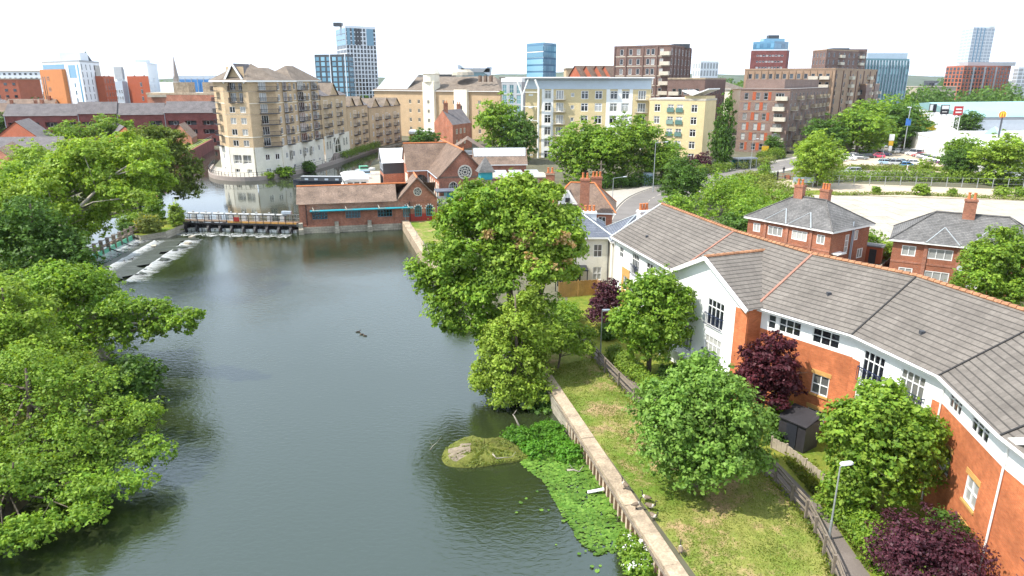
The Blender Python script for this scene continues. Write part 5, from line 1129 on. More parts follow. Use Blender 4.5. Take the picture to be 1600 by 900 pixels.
v = MB(); v.bar(k(-.35, -.4, zo), k(NW / 2, -.4, AP + .1), .25, .2); v.bar(k(NW + .35, -.4, zo), k(NW / 2, -.4, AP + .1), .25, .2); part('verge_board', v, 'brown_tile', ero)
v = MB(); v.tube([k(-.42, -.3, zo), k(-.42, 11.8, zo)], .09, 6); v.tube([k(-.5, 11.7, zo), k(-4.5, 11.7, zo)], .09, 6); v.tube([k(-.35, 11.6, zo), k(-.35, 11.6, GZ)], .08, 6); part('gutter', v, 'grey_panel', ero)
# turret hall, teal porch, skylit extension, glass roofed hall, rear range
tt = thing('turret_hall', 'square brick hall with pyramid tiled roof and teal capped lantern', 'hall', (-4.6, 119.2, GZ)); hw = 4.1; c0 = Vector((-4.6, 119.4)); co = [c0 + ux * a * hw + uy * b * hw for a, b in ((-1, -1), (1, -1), (1, 1), (-1, 1))]
mb = MB(); [wall(mb, co[i], co[(i + 1) % 4], GZ, 3.9) for i in range(4)]; part('wall', mb, 'old_brick', tt)
rfm = MB(); ce = [c0 + (p - c0) * 1.12 for p in co]
for i in range(4): a, b = ce[i], ce[(i + 1) % 4]; rfm.poly([z3(a, 3.8), z3(b, 3.8), (c0.x, c0.y, 7.6)])
rfm.poly([z3(p, 3.75) for p in ce[::-1]]); tro = part('roof', rfm, 'mossy_tile', tt); ct = [c0 + (p - c0) * .25 for p in co]; lt = MB(); lt.prism([(p.x, p.y) for p in ct], 5.6, 8.1); lant = part('lantern', lt, 'teal_paint', tro)
ce = [c0 + (p - c0) * .36 for p in co]; lr = MB(); [lr.poly([z3(ce[i], 8.05), z3(ce[(i + 1) % 4], 8.05), (c0.x, c0.y, 10.6)]) for i in range(4)]; lr.poly([z3(p, 8.04) for p in ce[::-1]]); part('lantern_roof', lr, 'slate', lant)
v = MB(); [v.bar(z3(c0 + (p - c0) * 1.12, 3.85), (c0.x, c0.y, 7.6), .16, .1) for p in co]; part('hip_tile', v, 'red_mortar', tro)
po = thing('teal_porch', 'teal painted porch with flat grey canopy below the rose window', 'porch', (-10.5, 122, GZ)); X = Matrix.Translation((-12.6, 122.2, 0)) @ Matrix.Rotation(.26, 4, 'Z')
part('wall', MB().box(1.0, 4.2, 0, 3.4, GZ, 4.0, 0, X), 'teal_paint', po); part('roof', MB().box(-.9, 4.3, -.4, 3.3, 4.0, 4.2, 0, X), 'blue_slate', po); part('door', MB().box(1.8, 3.2, -.05, .0, GZ, 3.4, 0, X), 'teal_dark', po); part('side_panel', MB().box(-.7, .95, .6, .75, GZ, 3.2, 0, X), 'white_panel', po); part('canopy_post', MB().box(-.8, -.68, -.3, -.18, GZ, 4.0, 0, X), 'teal_dark', po)
ex = thing('skylight_extension', 'flat roofed brick extension with three wedge skylights', 'extension', (1, 136, GZ)); X = Matrix.Translation((-4.2, 132.6, 0)) @ Matrix.Rotation(.1, 4, 'Z')
part('wall', MB().box(0, 11.2, 0, 7, GZ, 5.0, 0, X), 'old_brick', ex); part('roof', MB().box(-.2, 11.4, -.2, 7.2, 5.0, 5.25, 0, X), 'concrete', ex)
for u in (1.2, 4.3, 7.5): part('skylight', MB().poly([X @ Vector(p) for p in ((u, .8, 5.26), (u + 2.6, .8, 5.26), (u + 2.2, 4.5, 6.1), (u - .4, 4.5, 6.1))]).poly([X @ Vector(p) for p in ((u + 2.6, .8, 5.26), (u + 2.6, 4.5, 5.26), (u + 2.2, 4.5, 6.1))], 1).poly([X @ Vector(p) for p in ((u, .8, 5.26), (u - .4, 4.5, 6.1), (u, 4.5, 5.26))], 1).poly([X @ Vector(p) for p in ((u, 4.5, 5.26), (u - .4, 4.5, 6.1), (u + 2.2, 4.5, 6.1), (u + 2.6, 4.5, 5.26))], 1), ['mid_panel', 'white_paint'], ex)
gh = thing('glass_roofed_hall', 'brick hall with a long glazed strip along its tiled roof', 'hall', (-3, 148, GZ)); mb = MB(); Lc, Cc, Rc = (-8.4, 153.5), (-8.0, 144.4), (3.0, 145.6); wall(mb, Lc, Cc, GZ, 6.3); wall(mb, Cc, Rc, GZ, 6.3); back_walls(mb, Lc, Cc, Rc, GZ, 6.3); Bq = quad4(Lc, Cc, Rc); gable_wall(mb, Lc, Cc, 6.3, 2.8); gable_wall(mb, Rc, Bq, 6.3, 2.8); part('wall', mb, 'old_brick', gh)
r0, r1, ro = hip_roof(gh, Lc, Cc, Rc, 6.3, 2.9, .3, 'mossy_tile', gable=True); e0, e1 = Vector((Cc[0], Cc[1], 6.3)), Vector((Rc[0], Rc[1], 6.3)); up = Vector((0, -.03, .09)); m = MB(); q = lambda t, s: (e0.lerp(e1, t)).lerp(r0.lerp(r1, t), s) + up
for i in range(14): a, b = .02 + .96 * i / 14, .02 + .96 * (i + .86) / 14; m.poly([q(a, .5), q(b, .5), q(b, .99), q(a, .99)])
part('glazing', m, 'white_panel', ro); m = MB(); [m.bar(q(.02 + .96 * i / 14, .49), q(.02 + .96 * i / 14, 1.0), .12, .1) for i in range(15)]; m.bar(q(.02, .49), q(.98, .49), .16, .12); m.bar(q(.02, 1), q(.98, 1), .2, .14); part('glazing_bar', m, 'galvanised', ro)
rr = thing('rear_range', 'long brown tiled roof range behind the engine house', 'range', (-10, 158, GZ)); mb = MB(); Lc, Cc, Rc = (-15.5, 166), (-14.5, 156), (-5.2, 156.5); wall(mb, Lc, Cc, GZ, 7.2); wall(mb, Cc, Rc, GZ, 7.2); back_walls(mb, Lc, Cc, Rc, GZ, 7.2); part('wall', mb, 'old_brick', rr); hip_roof(rr, Lc, (Cc[0] - .5, Cc[1]), Rc, 7.2, 3.4, .3, 'mossy_tile', gable=True, ridge_share=1.0)
bg_ = thing('boat_store', 'black boarded gabled store with white metal roof on brick arches', 'store', (-27, 144, GZ)); mb = MB(); Cc = (-26.6, 142.6); Lc = (-28.6, 149.4); Rc = (-21.0, 144.6); P, rz, L, n = wall(mb, Lc, Cc, 4.6, 7.0); mb.poly([P(0, 7), P(L, 7), P(L / 2, 9.4)]); wall(mb, Cc, Rc, 4.6, 7.0); back_walls(mb, Lc, Cc, Rc, 4.6, 7.0); part('upper_wall', mb, 'dark_panel', bg_); mb = MB(); wall(mb, Lc, Cc, GZ, 4.6); wall(mb, Cc, Rc, GZ, 4.6); back_walls(mb, Lc, Cc, Rc, GZ, 4.6); part('wall', mb, 'lit_old_brick', bg_)
for u in (1.6, 3.6, 5.6): arched(bg_, P(u, GZ + .4, -.05), rz, .9, 2.4, 'black_iron', 'glass_dark', 2); put_window(bg_, P(u, 5.2, -.05), rz, .7, 1.3, S1, 'white_panel')
r0 = Vector(P(L / 2, 9.5, -.3)); vx = Vector((Rc[0] - Cc[0], Rc[1] - Cc[1], 0)); e = Vector(P(L + .3, 6.85, -.3)); e2 = Vector(P(-.3, 6.85, -.3)); m = MB(); m.poly([e, e + vx, r0 + vx, r0]); m.poly([e2 + vx, e2, r0, r0 + vx]); part('roof', m, 'white_panel', bg_)
# red shed, red fence, quay wall
rs = thing('red_shed', 'small red painted shed with grey roof on the lawn by the pump house', 'shed', (-11.0, 112.4, GZ)); X = Matrix.Translation((-11.0, 113.0, 0)) @ Matrix.Rotation(.25, 4, 'Z'); part('wall', MB().box(-1.2, 1.2, -.9, .9, GZ, 3.0, 0, X), 'bright_red', rs); m = MB(); [m.poly([X @ Vector(p) for p in q]) for q in (((-1.4, -1.1, 2.95), (1.4, -1.1, 2.95), (1.4, 0, 3.75), (-1.4, 0, 3.75)), ((1.4, 1.1, 2.95), (-1.4, 1.1, 2.95), (-1.4, 0, 3.75), (1.4, 0, 3.75)))]; m.poly([X @ Vector(p) for p in ((-1.2, -.9, 3.0), (-1.2, 0, 3.65), (-1.2, .9, 3.0))], 1).poly([X @ Vector(p) for p in ((1.2, -.9, 3.0), (1.2, .9, 3.0), (1.2, 0, 3.65))], 1); part('roof', m, ['grey_tile', 'bright_red'], rs)
panel_fence('low dark red board fence between the lawn and the pump house', [(-16.6, 109.6), (-10.8, 111.0), (-8.2, 112)], 1.25, 'red_paint')
qw = thing('quay_wall', 'pale stone quay wall running from the pump house along the lawn', 'wall', (-17.5, 110, 0)); m = MB()
for a, b in (((-17.7, 109.6), (-11.4, 86.8)), ((-11.4, 86.8), (-5.5, 69))):
    a, b = Vector((*a, 0)), Vector((*b, 0)); dd = (b - a).normalized(); s = Vector((-dd.y, dd.x, 0)); s = s if s.x < 0 else -s; q = [a + s * .25, b + s * .25, b - s * .85, a - s * .85]; m.prism([(p.x, p.y) for p in (q if (q[1] - q[0]).cross(q[2] - q[1]).z > 0 else q[::-1])], -1.2, 1.42)
part('wall', m, 'stone_cap', qw)
rp_ = MB(); [rp_.tube([(-17.2 + 1.75 * i, 109.2 - 6.3 * i, 1.4), (-17.2 + 1.75 * i, 109.2 - 6.3 * i, 2.4)], .04, 5) for i in range(4)]; part('rail_post', rp_, 'galvanised', qw)

# ================================================================== SLUICE BRIDGE AND WEIRS
sb = thing('sluice_bridge', 'long narrow sluice footbridge with steel railings and winding gear', 'weir bridge', (-53, 108.4, 0)); a, b = Vector((-53.4, 108.2, 0)), Vector((-33.9, 106.0, 0)); dd = (b - a).normalized(); L = (b - a).length; X = Matrix.Translation(a) @ Matrix.Rotation(math.atan2(dd.y, dd.x), 4, 'Z')
part('deck', MB().box(-1.2, L, 0, 1.5, 1.5, 1.64, 0, X), 'deck_wood', sb); part('deck_edge', MB().box(L * .42, L, -.08, -.005, 1.46, 1.72, 0, X), 'orange_rail', sb); part('deck_beam', MB().box(-1.2, L, -.16, -.085, 1.18, 1.44, 0, X), 'dark_wood', sb)
pil = MB().box(-.22, .22, -.25, 1.4, -1.2, 1.2).poly([(-.22, -.25, .9), (0, -.7, .2), (.22, -.25, .9)]).mesh('pier', ['dark_wood'])
for i in range(10): inst('pier', pil, sb, X @ Vector((L * (i + .5) / 10, .1, 0)), math.atan2(dd.y, dd.x))
gt = MB().box(-.78, .78, -.06, .06, -.6, 1.15).mesh('sluice_gate', ['dark_lead'])
for i in range(9): inst('sluice_gate', gt, sb, X @ Vector((L * (i + 1) / 10, .9, 0)), math.atan2(dd.y, dd.x))
st = MB().box(-.035, .035, -.1, .0, 1.3, 2.85).mesh('rail_post', ['black_iron']); st2 = MB().box(-.03, .03, 1.45, 1.52, 1.5, 2.75).mesh('rail_post', ['galvanised'])
for i in range(17): inst('rail_post', st, sb, X @ Vector((L * i / 16 - .5, 0, 0)), math.atan2(dd.y, dd.x)); inst('rail_post', st2, sb, X @ Vector((L * i / 16 - .5, 0, 0)), math.atan2(dd.y, dd.x))
for z in (2.2, 2.8): part('rail', MB().box(-1.2, L, -.09, -.03, z - .03, z + .03, 0, X), 'black_iron', sb); part('rail', MB().box(-1.2, L, 1.46, 1.51, z - .1, z - .05, 0, X), 'galvanised', sb)
for i in range(8):
    u = L * (i + .9) / 9.2; m = MB(); m.box(u - .35, u + .35, 1.0, 1.4, 1.64, 2.4, 0, X).tube([X @ Vector((u - .9, 1.2, 2.65)), X @ Vector((u + .9, 1.2, 2.65))], .17, 8); m.box(u - .12, u + .12, 1.1, 1.3, 2.4, 3.05, 0, X); part('winding_gear', m, 'grey_pipe', sb)
part('control_box', MB().box(L * .86, L * .94, .9, 1.4, 2.85, 3.3, 0, X), 'grey_panel', sb); part('lifebuoy_box', MB().box(L * .48, L * .525, -.22, -.1, 1.75, 2.4, 0, X), 'red_paint', sb)
part('sill_water', MB().box(-.6, L - .2, .2, .88, -.5, .42, 0, X), 'spill', sb)
lamp('thin grey lamp post at the island end of the sluice bridge', (-54.6, 109.6), 4.0, .7, .2)
gw = thing('weir_walkway', 'green boarded weir walkway with handrails stepping out from the overgrown bank', 'weir', (-56.6, 101, 0)); a, b = Vector((-56.5, 101.2, 0)), Vector((-55.1, 86.4, 0)); dd = (b - a).normalized(); L = (b - a).length; X = Matrix.Translation(a) @ Matrix.Rotation(math.atan2(dd.y, dd.x), 4, 'Z')
for i in range(8): u0, u1 = L * i / 8 + .08, L * (i + 1) / 8 - .08; part('weir_board', MB().box(u0, u1, .0, .1, .0, 1.15, 0, X).box(u0, u1, .1, .16, .55, .65, 0, X), 'weir_green', gw)
ps = MB().box(-.09, .09, -.2, .25, -1, 2.5).mesh('weir_post', ['weathered_wood'])
for i in range(9): inst('weir_post', ps, gw, X @ Vector((L * i / 8, 0, 0)), math.atan2(dd.y, dd.x))
for z in (1.8, 2.4): part('rail', MB().box(0, L, .2, .28, z - .05, z + .05, 0, X), 'weathered_wood', gw)
part('walkway', MB().box(0, L, -.9, -.21, 1.25, 1.35, 0, X), 'deck_wood', gw)
bc = MB(); [bc.bar(X @ Vector((L * (i + .5) / 4, .25, .9)), X @ Vector((L * (i + .5) / 4, 2.0, .1)), .12, .14) for i in range(4)]; part('brace', bc, 'dark_wood', gw)
# white water: spill below the boards, an apron with two steps
def strip(name, p, q, wd_, z0, z1, mat, k=26, seed=0, sag=.15):
    rng = np.random.default_rng(seed); p, q = Vector((*p, 0)), Vector((*q, 0)); dd = (q - p).normalized(); s = Vector((-dd.y, dd.x, 0)); s = s if s.x > 0 else -s; m = MB(); R_ = 7; V = []
    for i in range(k + 1):
        e = 1 + .16 * math.sin(i * .7 + seed) + .12 * math.sin(i * 1.9)
        V.append([p + dd * ((q - p).length * i / k) + s * wd_ * (j / R_) * (e if j > 2 else 1) + Vector((0, 0, z0 + (z1 - z0) * (j / R_) ** .7 + rng.normal() * .03)) for j in range(R_ + 1)])
    for i in range(k):
        for j in range(R_): m.poly([V[i][j], V[i + 1][j], V[i + 1][j + 1], V[i][j + 1]] if (V[i + 1][j] - V[i][j]).cross(V[i][j + 1] - V[i][j]).z > 0 else [V[i][j], V[i][j + 1], V[i + 1][j + 1], V[i + 1][j]])
    m.smooth = True; o = struct(name, m, [mat]); uv = []; Ls = (q - p).length
    for f in o.data.polygons:
        for vi in f.vertices: w_ = Vector(m.v[vi]) - p; uv += [w_.dot(dd), w_.dot(s) / abs(wd_)]
    o.data.uv_layers[0].data.foreach_set('uv', uv); return o
strip('white_water_spill', (-56.2, 100.6), (-54.6, 80), 2.2, .55, .30, 'foam', 30, 1)
strip('weir_apron', (-54.3, 101.0), (-52.4, 79), 6.0, .30, .24, 'wet_apron', 30, 2)
strip('white_water_step', (-53.2, 99.5), (-51.0, 79), 1.9, .36, .28, 'foam', 30, 3)
strip('white_water_toe', (-48.9, 101.5), (-46.0, 78), 2.3, .28, .015, 'foam', 34, 4)
strip('white_water_sluice', (-52.6, 107.2), (-34.4, 105.2), -2.4, .05, .02, 'thin_foam', 40, 5)
bm_ = MB(); ap = [(-52.9, 101.6), (-48.8, 102.2), (-47.5, 98), (-51.5, 96)]; [bm_.box(x - .5, x + .5, y - .3, y + .3, .1, .42, 0, Matrix.Translation((x, y, 0)) @ Matrix.Rotation(x, 4, 'Z') @ Matrix.Translation((-x, -y, 0))) for x, y in ap]; single('weir_rocks', bm_, ['stone_block'], 'flat wet stones at the head of the weir apron', 'rocks', (-50, 100, 0), kind='stuff')
for i, (x, y) in enumerate(((-50.3, 88), (-50.8, 86.9))): goose(['small dark bird standing on the wet weir apron, nearer the bridge', 'small dark bird standing on the wet weir apron, nearer the overhanging leaves'][i], Vector((x, y, .3)), .8 + i, .7, ('goose_dark', 'goose_dark', 'goose_brown'), .6, 'birds on the weir apron', 'duck', 'duck')

# ================================================================== CREAM BASED APARTMENT BLOCK ON THE QUAY
cb = thing('quayside_apartment_block', 'tall tan brick apartment block on a cream base at the river bend', 'apartment block', (-62, 164, GZ))
# plan: rounded prow towards the water, long wing running away along the channel
Z0, ZC, ZT1 = GZ, 7.6, 23.2
pr = [(-71.8, 171.5), (-66.9, 165.0), (-60.5, 163.2), (-55.6, 167.6), (-52.4, 193)]
mbB, mbC = MB(), MB(); SWW = (2, (), .11)
def floors(z, k, st): return [z + i * st for i in range(k)]
fl = floors(8.3, 6, 2.55)
def cbf(p0, p1, us, lowus=(), wd_=1.25, h=1.5, style=SWW):
    P, rz, L, n = face(cb, mbB, p0, p1, ZC, ZT1, [(u, z, wd_, h, style) for u in us for z in fl], 0, .16, False)
    P, rz, L, n = face(cb, mbC, (p0[0] + n.x * .25, p0[1] + n.y * .25), (p1[0] + n.x * .25, p1[1] + n.y * .25), Z0, ZC + .5, [(u, 5.0, 1.1, 1.4, SWW) for u in lowus] + [(u, 2.3, 1.3, .8, SWW) for u in lowus], 0, .14, False)
    return P, rz, L, n
P, rz, L, n = cbf(pr[0], pr[1], [], [3.4])
for z in fl: balcony(cb, P, rz, 3.2, z - .15, 3.0, 1.0, False)
P1, rz1, L1, n1 = face(cb, mbB, pr[1], pr[2], ZC, ZT1 - 5.2, [(u, z, 1.5, 1.4, S2) for u in (1.9, 4.75) for z in fl[:4]], 0, .16)
face(cb, mbB, lerp2(pr[1], pr[2], 0), lerp2(pr[1], pr[2], .22), ZT1 - 5.2, ZT1, []); face(cb, mbB, lerp2(pr[1], pr[2], .78), pr[2], ZT1 - 5.2, ZT1, [])
ri = (pr[1][0] - n1.x * .6, pr[1][1] - n1.y * .6), (pr[2][0] - n1.x * .6, pr[2][1] - n1.y * .6)
face(cb, mbB, lerp2(*ri, .15), lerp2(*ri, .85), ZT1 - 5.2, ZT1 + 3, [(u, z, 1.5, 1.9, S3) for u in (1.2, 3.5) for z in fl[4:]], 0, .16)
for z in (fl[4], fl[5]): balcony(cb, P1, rz1, L1 / 2, z - .12, 3.7, .5, False)
face(cb, mbC, (pr[1][0] + n1.x * .25, pr[1][1] + n1.y * .25), (pr[2][0] + n1.x * .25, pr[2][1] + n1.y * .25), Z0, ZC + .5, [(3.3, 4.3, 4.9, 2.0, (4, (), .1)), (1.6, 2.2, 1.3, .8, SWW), (5, 2.2, 1.3, .8, SWW)], 0, .5)
part('loggia_rail', MB().box(1.0, 5.6, -.32, -.26, 4.9, 5.0, 0, Matrix.Translation(P1(0, 0)) @ Matrix.Rotation(rz1, 4, 'Z')).box(3.2, 3.5, -.3, 0, 4.3, 6.3, 0, Matrix.Translation(P1(0, 0)) @ Matrix.Rotation(rz1, 4, 'Z')), 'cream_render', cb)
P, rz, L, n = cbf(pr[2], pr[3], [3.4], [3.0, 5.4], 1.7, 1.95, S3)
for z in fl: balcony(cb, P, rz, 4.3, z - .12, 4.4, 1.3, False)
P, rz, L, n = cbf(pr[3], pr[4], [1.5, 7.8, 10.4, 16.6, 19.0, 24.2], [2.4, 6.4, 10.4, 14.4, 18.4, 22.4], 1.2, 1.5)
for u, w_ in ((4.4, 2.2), (13.4, 4.2), (21.6, 3.0)):
    for z in fl: balcony(cb, P, rz, u, z - .12, w_, 1.2, False); put_window(cb, P(u, z - .05, .02), rz, w_ * .8, 2.0, S3, 'upvc', 'glass', False)
for u in (4.4, 12.4, 16.4): arched(cb, P(u, 4.4, -.3), rz, 1.0, 2.3, 'cream_render', 'glass_dark', 2)
bkp = [(-60, 195), (-73, 181)]; wall(mbB, pr[4], bkp[0], ZC, ZT1); wall(mbB, bkp[0], bkp[1], ZC, ZT1); wall(mbB, bkp[1], pr[0], ZC, ZT1); wall(mbC, bkp[1], pr[0], Z0, ZC)
part('wall', mbB, 'tan_brick', cb)
bd = MB()
for p0, p1 in zip(pr, pr[1:]):
    for z in (fl[1] - .45, fl[3] - .45, fl[5] - .4, ZT1 - .35): wall(bd, p0, p1, z, z + .16); dq = Vector((p1[0] - p0[0], p1[1] - p0[1])).normalized(); 
    P_, r_, L_, nq = wall(MB(), p0, p1, 0, 1); X = Matrix.Translation(P_(0, 0)) @ Matrix.Rotation(r_, 4, 'Z')
    for z in (fl[1] - .5, fl[4] - .5, ZT1 - .4):
        if not (p0 == pr[1] and z > fl[3]): bd.box(0, L_, -.07, -.0, z, z + .18, 0, X)
part('string_course', bd, 'sand_render', cb)
def poly_roof(root, plan, z, rise, over, mat, inset=.5, name='roof'):
    c = sum((Vector(p) for p in plan), Vector((0, 0))) / len(plan); O_ = [Vector(p) + (Vector(p) - c).normalized() * over for p in plan]; I_ = [c + (Vector(p) - c) * (1 - inset) for p in plan]; m = MB(); k = len(plan)
    for i in range(k): a, b, c2, d2 = O_[i], O_[(i + 1) % k], I_[(i + 1) % k], I_[i]; m.poly([z3(a, z), z3(b, z), z3(c2, z + rise), z3(d2, z + rise)]); m.poly([z3(a, z - .35), z3(b, z - .35), z3(b, z), z3(a, z)], 1)
    m.cap([z3(p, z + rise) for p in I_]); m.cap([z3(p, z - .3) for p in O_][::-1], 1); return part(name, m, [mat, 'white_paint'], root)
ro = poly_roof(cb, pr[:4] + [(-54.2, 177), (-61, 184), (-72.5, 181)], ZT1, 2.9, .9, 'lichen_tile', .55)
gA, gB = Vector(P1(.5, 0)), Vector(P1(L1 - .5, 0)); gm = (gA + gB) / 2; nn = Vector((n1.x, n1.y, 0)); m = MB(); zz = ZT1 - .6; ap_ = gm + nn * .35; bk_ = gm - nn * 6
m.poly([gA + nn * .3 + Vector((0, 0, zz)), ap_ + Vector((0, 0, zz + 4.3)), bk_ + Vector((0, 0, zz + 4.3)), gA - nn * 2 + Vector((0, 0, zz))]); m.poly([gB + nn * .3 + Vector((0, 0, zz)), gB - nn * 2 + Vector((0, 0, zz)), bk_ + Vector((0, 0, zz + 4.3)), ap_ + Vector((0, 0, zz + 4.3))]); m2 = MB(); m2.poly([gA - nn * .5 + Vector((0, 0, zz)), gB - nn * .5 + Vector((0, 0, zz)), gm - nn * .5 + Vector((0, 0, zz + 4.1))]); part('gable_wall', m2, 'tan_brick', cb); part('gable_roof', m, 'grey_tile', ro)
v = MB(); v.bar(gA + nn * .35 + Vector((0, 0, zz)), ap_ + Vector((0, 0, zz + 4.3)), .12, .45); v.bar(gB + nn * .35 + Vector((0, 0, zz)), ap_ + Vector((0, 0, zz + 4.3)), .12, .45); part('verge_board', v, 'white_paint', ro)
hip_roof(cb, (-61.8, 176), (-54.6, 176.5), (-52.4, 193), ZT1, 3.6, .7, 'lichen_tile', .25, name='corner_roof'); hip_roof(cb, (-70, 181), (-66, 172), (-59, 174), ZT1 + 1.6, 2.3, .2, 'lichen_tile', .4, name='upper_roof')
# lower wings stepping down along the channel
def wing(p0, p1, ztop, gables, wins, bals, rise=2.2, roofm='lichen_tile', fls=None, depth=10):
    d = Vector((p1[0] - p0[0], p1[1] - p0[1])).normalized(); q = (-d.y * depth, d.x * depth); m = MB(); f_ = [z for z in fl if z + 1.9 < ztop] if fls is None else fls
    P, rz, L, n = face(cb, m, p0, p1, ZC if fls is None else GZ, ztop, [(u, z, 1.0, 1.5, SWW) for u in wins for z in f_], 0, .16)
    wall(m, p1, (p1[0] + q[0], p1[1] + q[1]), GZ, ztop); wall(m, (p0[0] + q[0], p0[1] + q[1]), p0, GZ, ztop)
    for u, w_ in gables: m.poly([P(u - w_ / 2, ztop), P(u + w_ / 2, ztop), P(u, ztop + w_ * .42)])
    part('wall', m, 'tan_brick', cb)
    for u, w_ in bals:
        for z in f_: balcony(cb, P, rz, u, z - .12, w_, 1.1, False); put_window(cb, P(u, z, .02), rz, w_ * .78, 2.0, S3, 'upvc', 'glass', False)
    r = part('roof', MB().poly([P(-.3, ztop - .1, -.4), P(L + .3, ztop - .1, -.4), P(L + .3, ztop + rise, depth / 2), P(-.3, ztop + rise, depth / 2)]).poly([P(L + .3, ztop, depth), P(-.3, ztop, depth), P(-.3, ztop + rise, depth / 2), P(L + .3, ztop + rise, depth / 2)]).poly([P(L + .3, ztop, depth), P(L + .3, ztop + rise, depth / 2), P(L + .3, ztop, 0)]), 'grey_tile', cb)
    for u, w_ in gables:
        g_ = MB(); A, B, C_, D_ = P(u - w_ / 2 - .2, ztop - .15, -.4), P(u + w_ / 2 + .2, ztop - .15, -.4), P(u, ztop + w_ * .45, -.4), P(u, ztop + w_ * .45, depth / 2); E1, E2 = P(u - w_ / 2 - .2, ztop - .15, 1), P(u + w_ / 2 + .2, ztop - .15, 1); g_.poly([A, C_, D_, E1]); g_.poly([B, E2, D_, C_]); part('gable_roof', g_, roofm, r)
    return P, rz, L, n
P, rz, L, n = wing((-52.2, 193.2), (-50.2, 214.5), 19.2, [(10.5, 7.5)], [8.8, 17.6], [(3.8, 4.0), (13.5, 2.6)])
Pb, rzb, Lb, nb = wall(mbC, (-51.9, 193.2), (-49.9, 214.5), GZ, ZC + .8, ((7.5, 13, 3.2, 7.4),), .8)
for u, z in ((2, 4.6), (4.3, 4.6), (16, 4.6), (18.5, 4.6)): arched(cb, Pb(u, z, -.05), rzb, 1.1, 2.3, 'cream_render', 'glass_dark', 2)
part('archway', MB().poly([Pb(10.25 + 2.75 * math.cos(t), 3.2 + 4.1 * math.sin(t), .02) for t in np.linspace(0, math.pi, 15)]), 'glass_dark', cb); part('archway_bar', MB().tube([Pb(10.25 + 2.75 * math.cos(t), 3.2 + 4.1 * math.sin(t), -.05) for t in np.linspace(0, math.pi, 15)], .18, 5).box(7.5, 13, -.1, 0, 5.2, 5.4, 0, Matrix.Translation(Pb(0, 0)) @ Matrix.Rotation(rzb, 4, 'Z')).box(10.1, 10.4, -.1, 0, 3.2, 7.2, 0, Matrix.Translation(Pb(0, 0)) @ Matrix.Rotation(rzb, 4, 'Z')), 'cream_render', cb)
st_ = MB(); [st_.box(6.8 - i * .45, 7.3 - i * .45, -1.6, 0, GZ, 3.2 - i * .2, 0, Matrix.Translation(Pb(0, 0)) @ Matrix.Rotation(rzb, 4, 'Z')) for i in range(10)]; part('stair', st_, 'steep_stone', cb)
P, rz, L, n = wing((-50.2, 214.8), (-48.2, 236), 15.6, [(4.6, 6.2), (13.0, 6.2)], [3.2, 11.5], [(7.5, 3.6), (16, 2.6)], 2.2, 'lichen_tile', [4.2, 6.9, 9.6, 12.2])
P, rz, L, n = wing((-48.0, 236.5), (-41.5, 263), 14.6, [(5, 6.5), (14.5, 6.5), (23.5, 6)], [3, 11.5, 17, 25], [(6.5, 3), (14.5, 3), (22, 3)], 2.2, 'lichen_tile', [2.2, 5.0, 7.7, 10.4])
part('base_wall', mbC, 'cream_render', cb); flush_extra(cb)
qy = thing('quay', 'curved quay wall with railing round the cream based apartment block', 'quay', (-63, 160, 0)); QL = smooth_line([(-80, 185), (-75.3, 171.5), (-71, 164), (-66, 160.2), (-61, 159.6), (-57, 163), (-53.8, 171), (-50.2, 190), (-47.9, 217), (-46.2, 237)], 5)
m = ribbon_mb(QL, .5, 1.75, 2.6); part('wall', m, 'steep_stone', qy); m = MB()
for i in range(len(QL) - 1): m.bar(QL[i] + Vector((0, 0, 2.7)), QL[i + 1] + Vector((0, 0, 2.7)), .06, .06); m.bar(QL[i] + Vector((0, 0, 2.2)), QL[i + 1] + Vector((0, 0, 2.2)), .04, .04)
part('rail', m, 'black_iron', qy); pst = MB().box(-.04, .04, -.04, .04, 1.7, 2.72).mesh('rail_post', ['black_iron']); [inst('rail_post', pst, qy, (p.x, p.y, 0), 0) for p in QL]
sheet('quay_walk', [(p.x, p.y) for p in QL] + [(-56, 235), (-62, 190), (-72, 178)], GZ + .03, 'pavement')
# ------------------------------------------------------------------ boats
def loft_boat(mb, L, Wd, H, z, m=0, bow=.22, X=None):
    R_ = []
    for i, t in enumerate((0, .04, .12, .5, 1 - bow, 1 - bow * .45, 1 - bow * .12, 1)):
        w_ = Wd / 2 * (1 if .1 < t <= 1 - bow else (.85 if t < .1 else max(.04, ((1 - t) / bow) ** .6))); h = H * (1 + (.25 if t > 1 - bow * .5 else 0)); x = -L / 2 + L * t
        R_.append([X @ Vector(p) for p in ((x, -w_, z + h), (x, -w_ * .9, z), (x, -w_ * .6, z - .4), (x, w_ * .6, z - .4), (x, w_ * .9, z), (x, w_, z + h))])
    mb.rings(R_, m)
nbX = Matrix.Translation((-43.3, 155.6, .8)) @ Matrix.Rotation(math.radians(176), 4, 'Z'); nbt = thing('narrowboat', 'black and dark blue narrowboat moored beside the wide white boat', 'narrowboat', (-43.3, 155.6, .8)); m = MB(); loft_boat(m, 13, 2.1, .7, 0, 0, .14, nbX); part('hull', m, 'hull_black', nbt); m = MB(); m.rings([[nbX @ Vector(p) for p in ((x, -.9, .6), (x, .9, .6), (x, .78, 1.5), (x, 0, 1.6), (x, -.78, 1.5))] for x in (-5.4, 4.3)]); part('cabin', m, 'dark_panel', nbt)
part('cabin_roof', MB().box(-5.5, 4.4, -.82, .82, 1.6, 1.66, 0, nbX), 'mid_panel', nbt)
for x in (-4, -1.6, .8, 3.0): part('window', MB().box(x - .4, x + .4, .86, .92, .85, 1.25, 0, nbX), 'grey_panel', nbt)
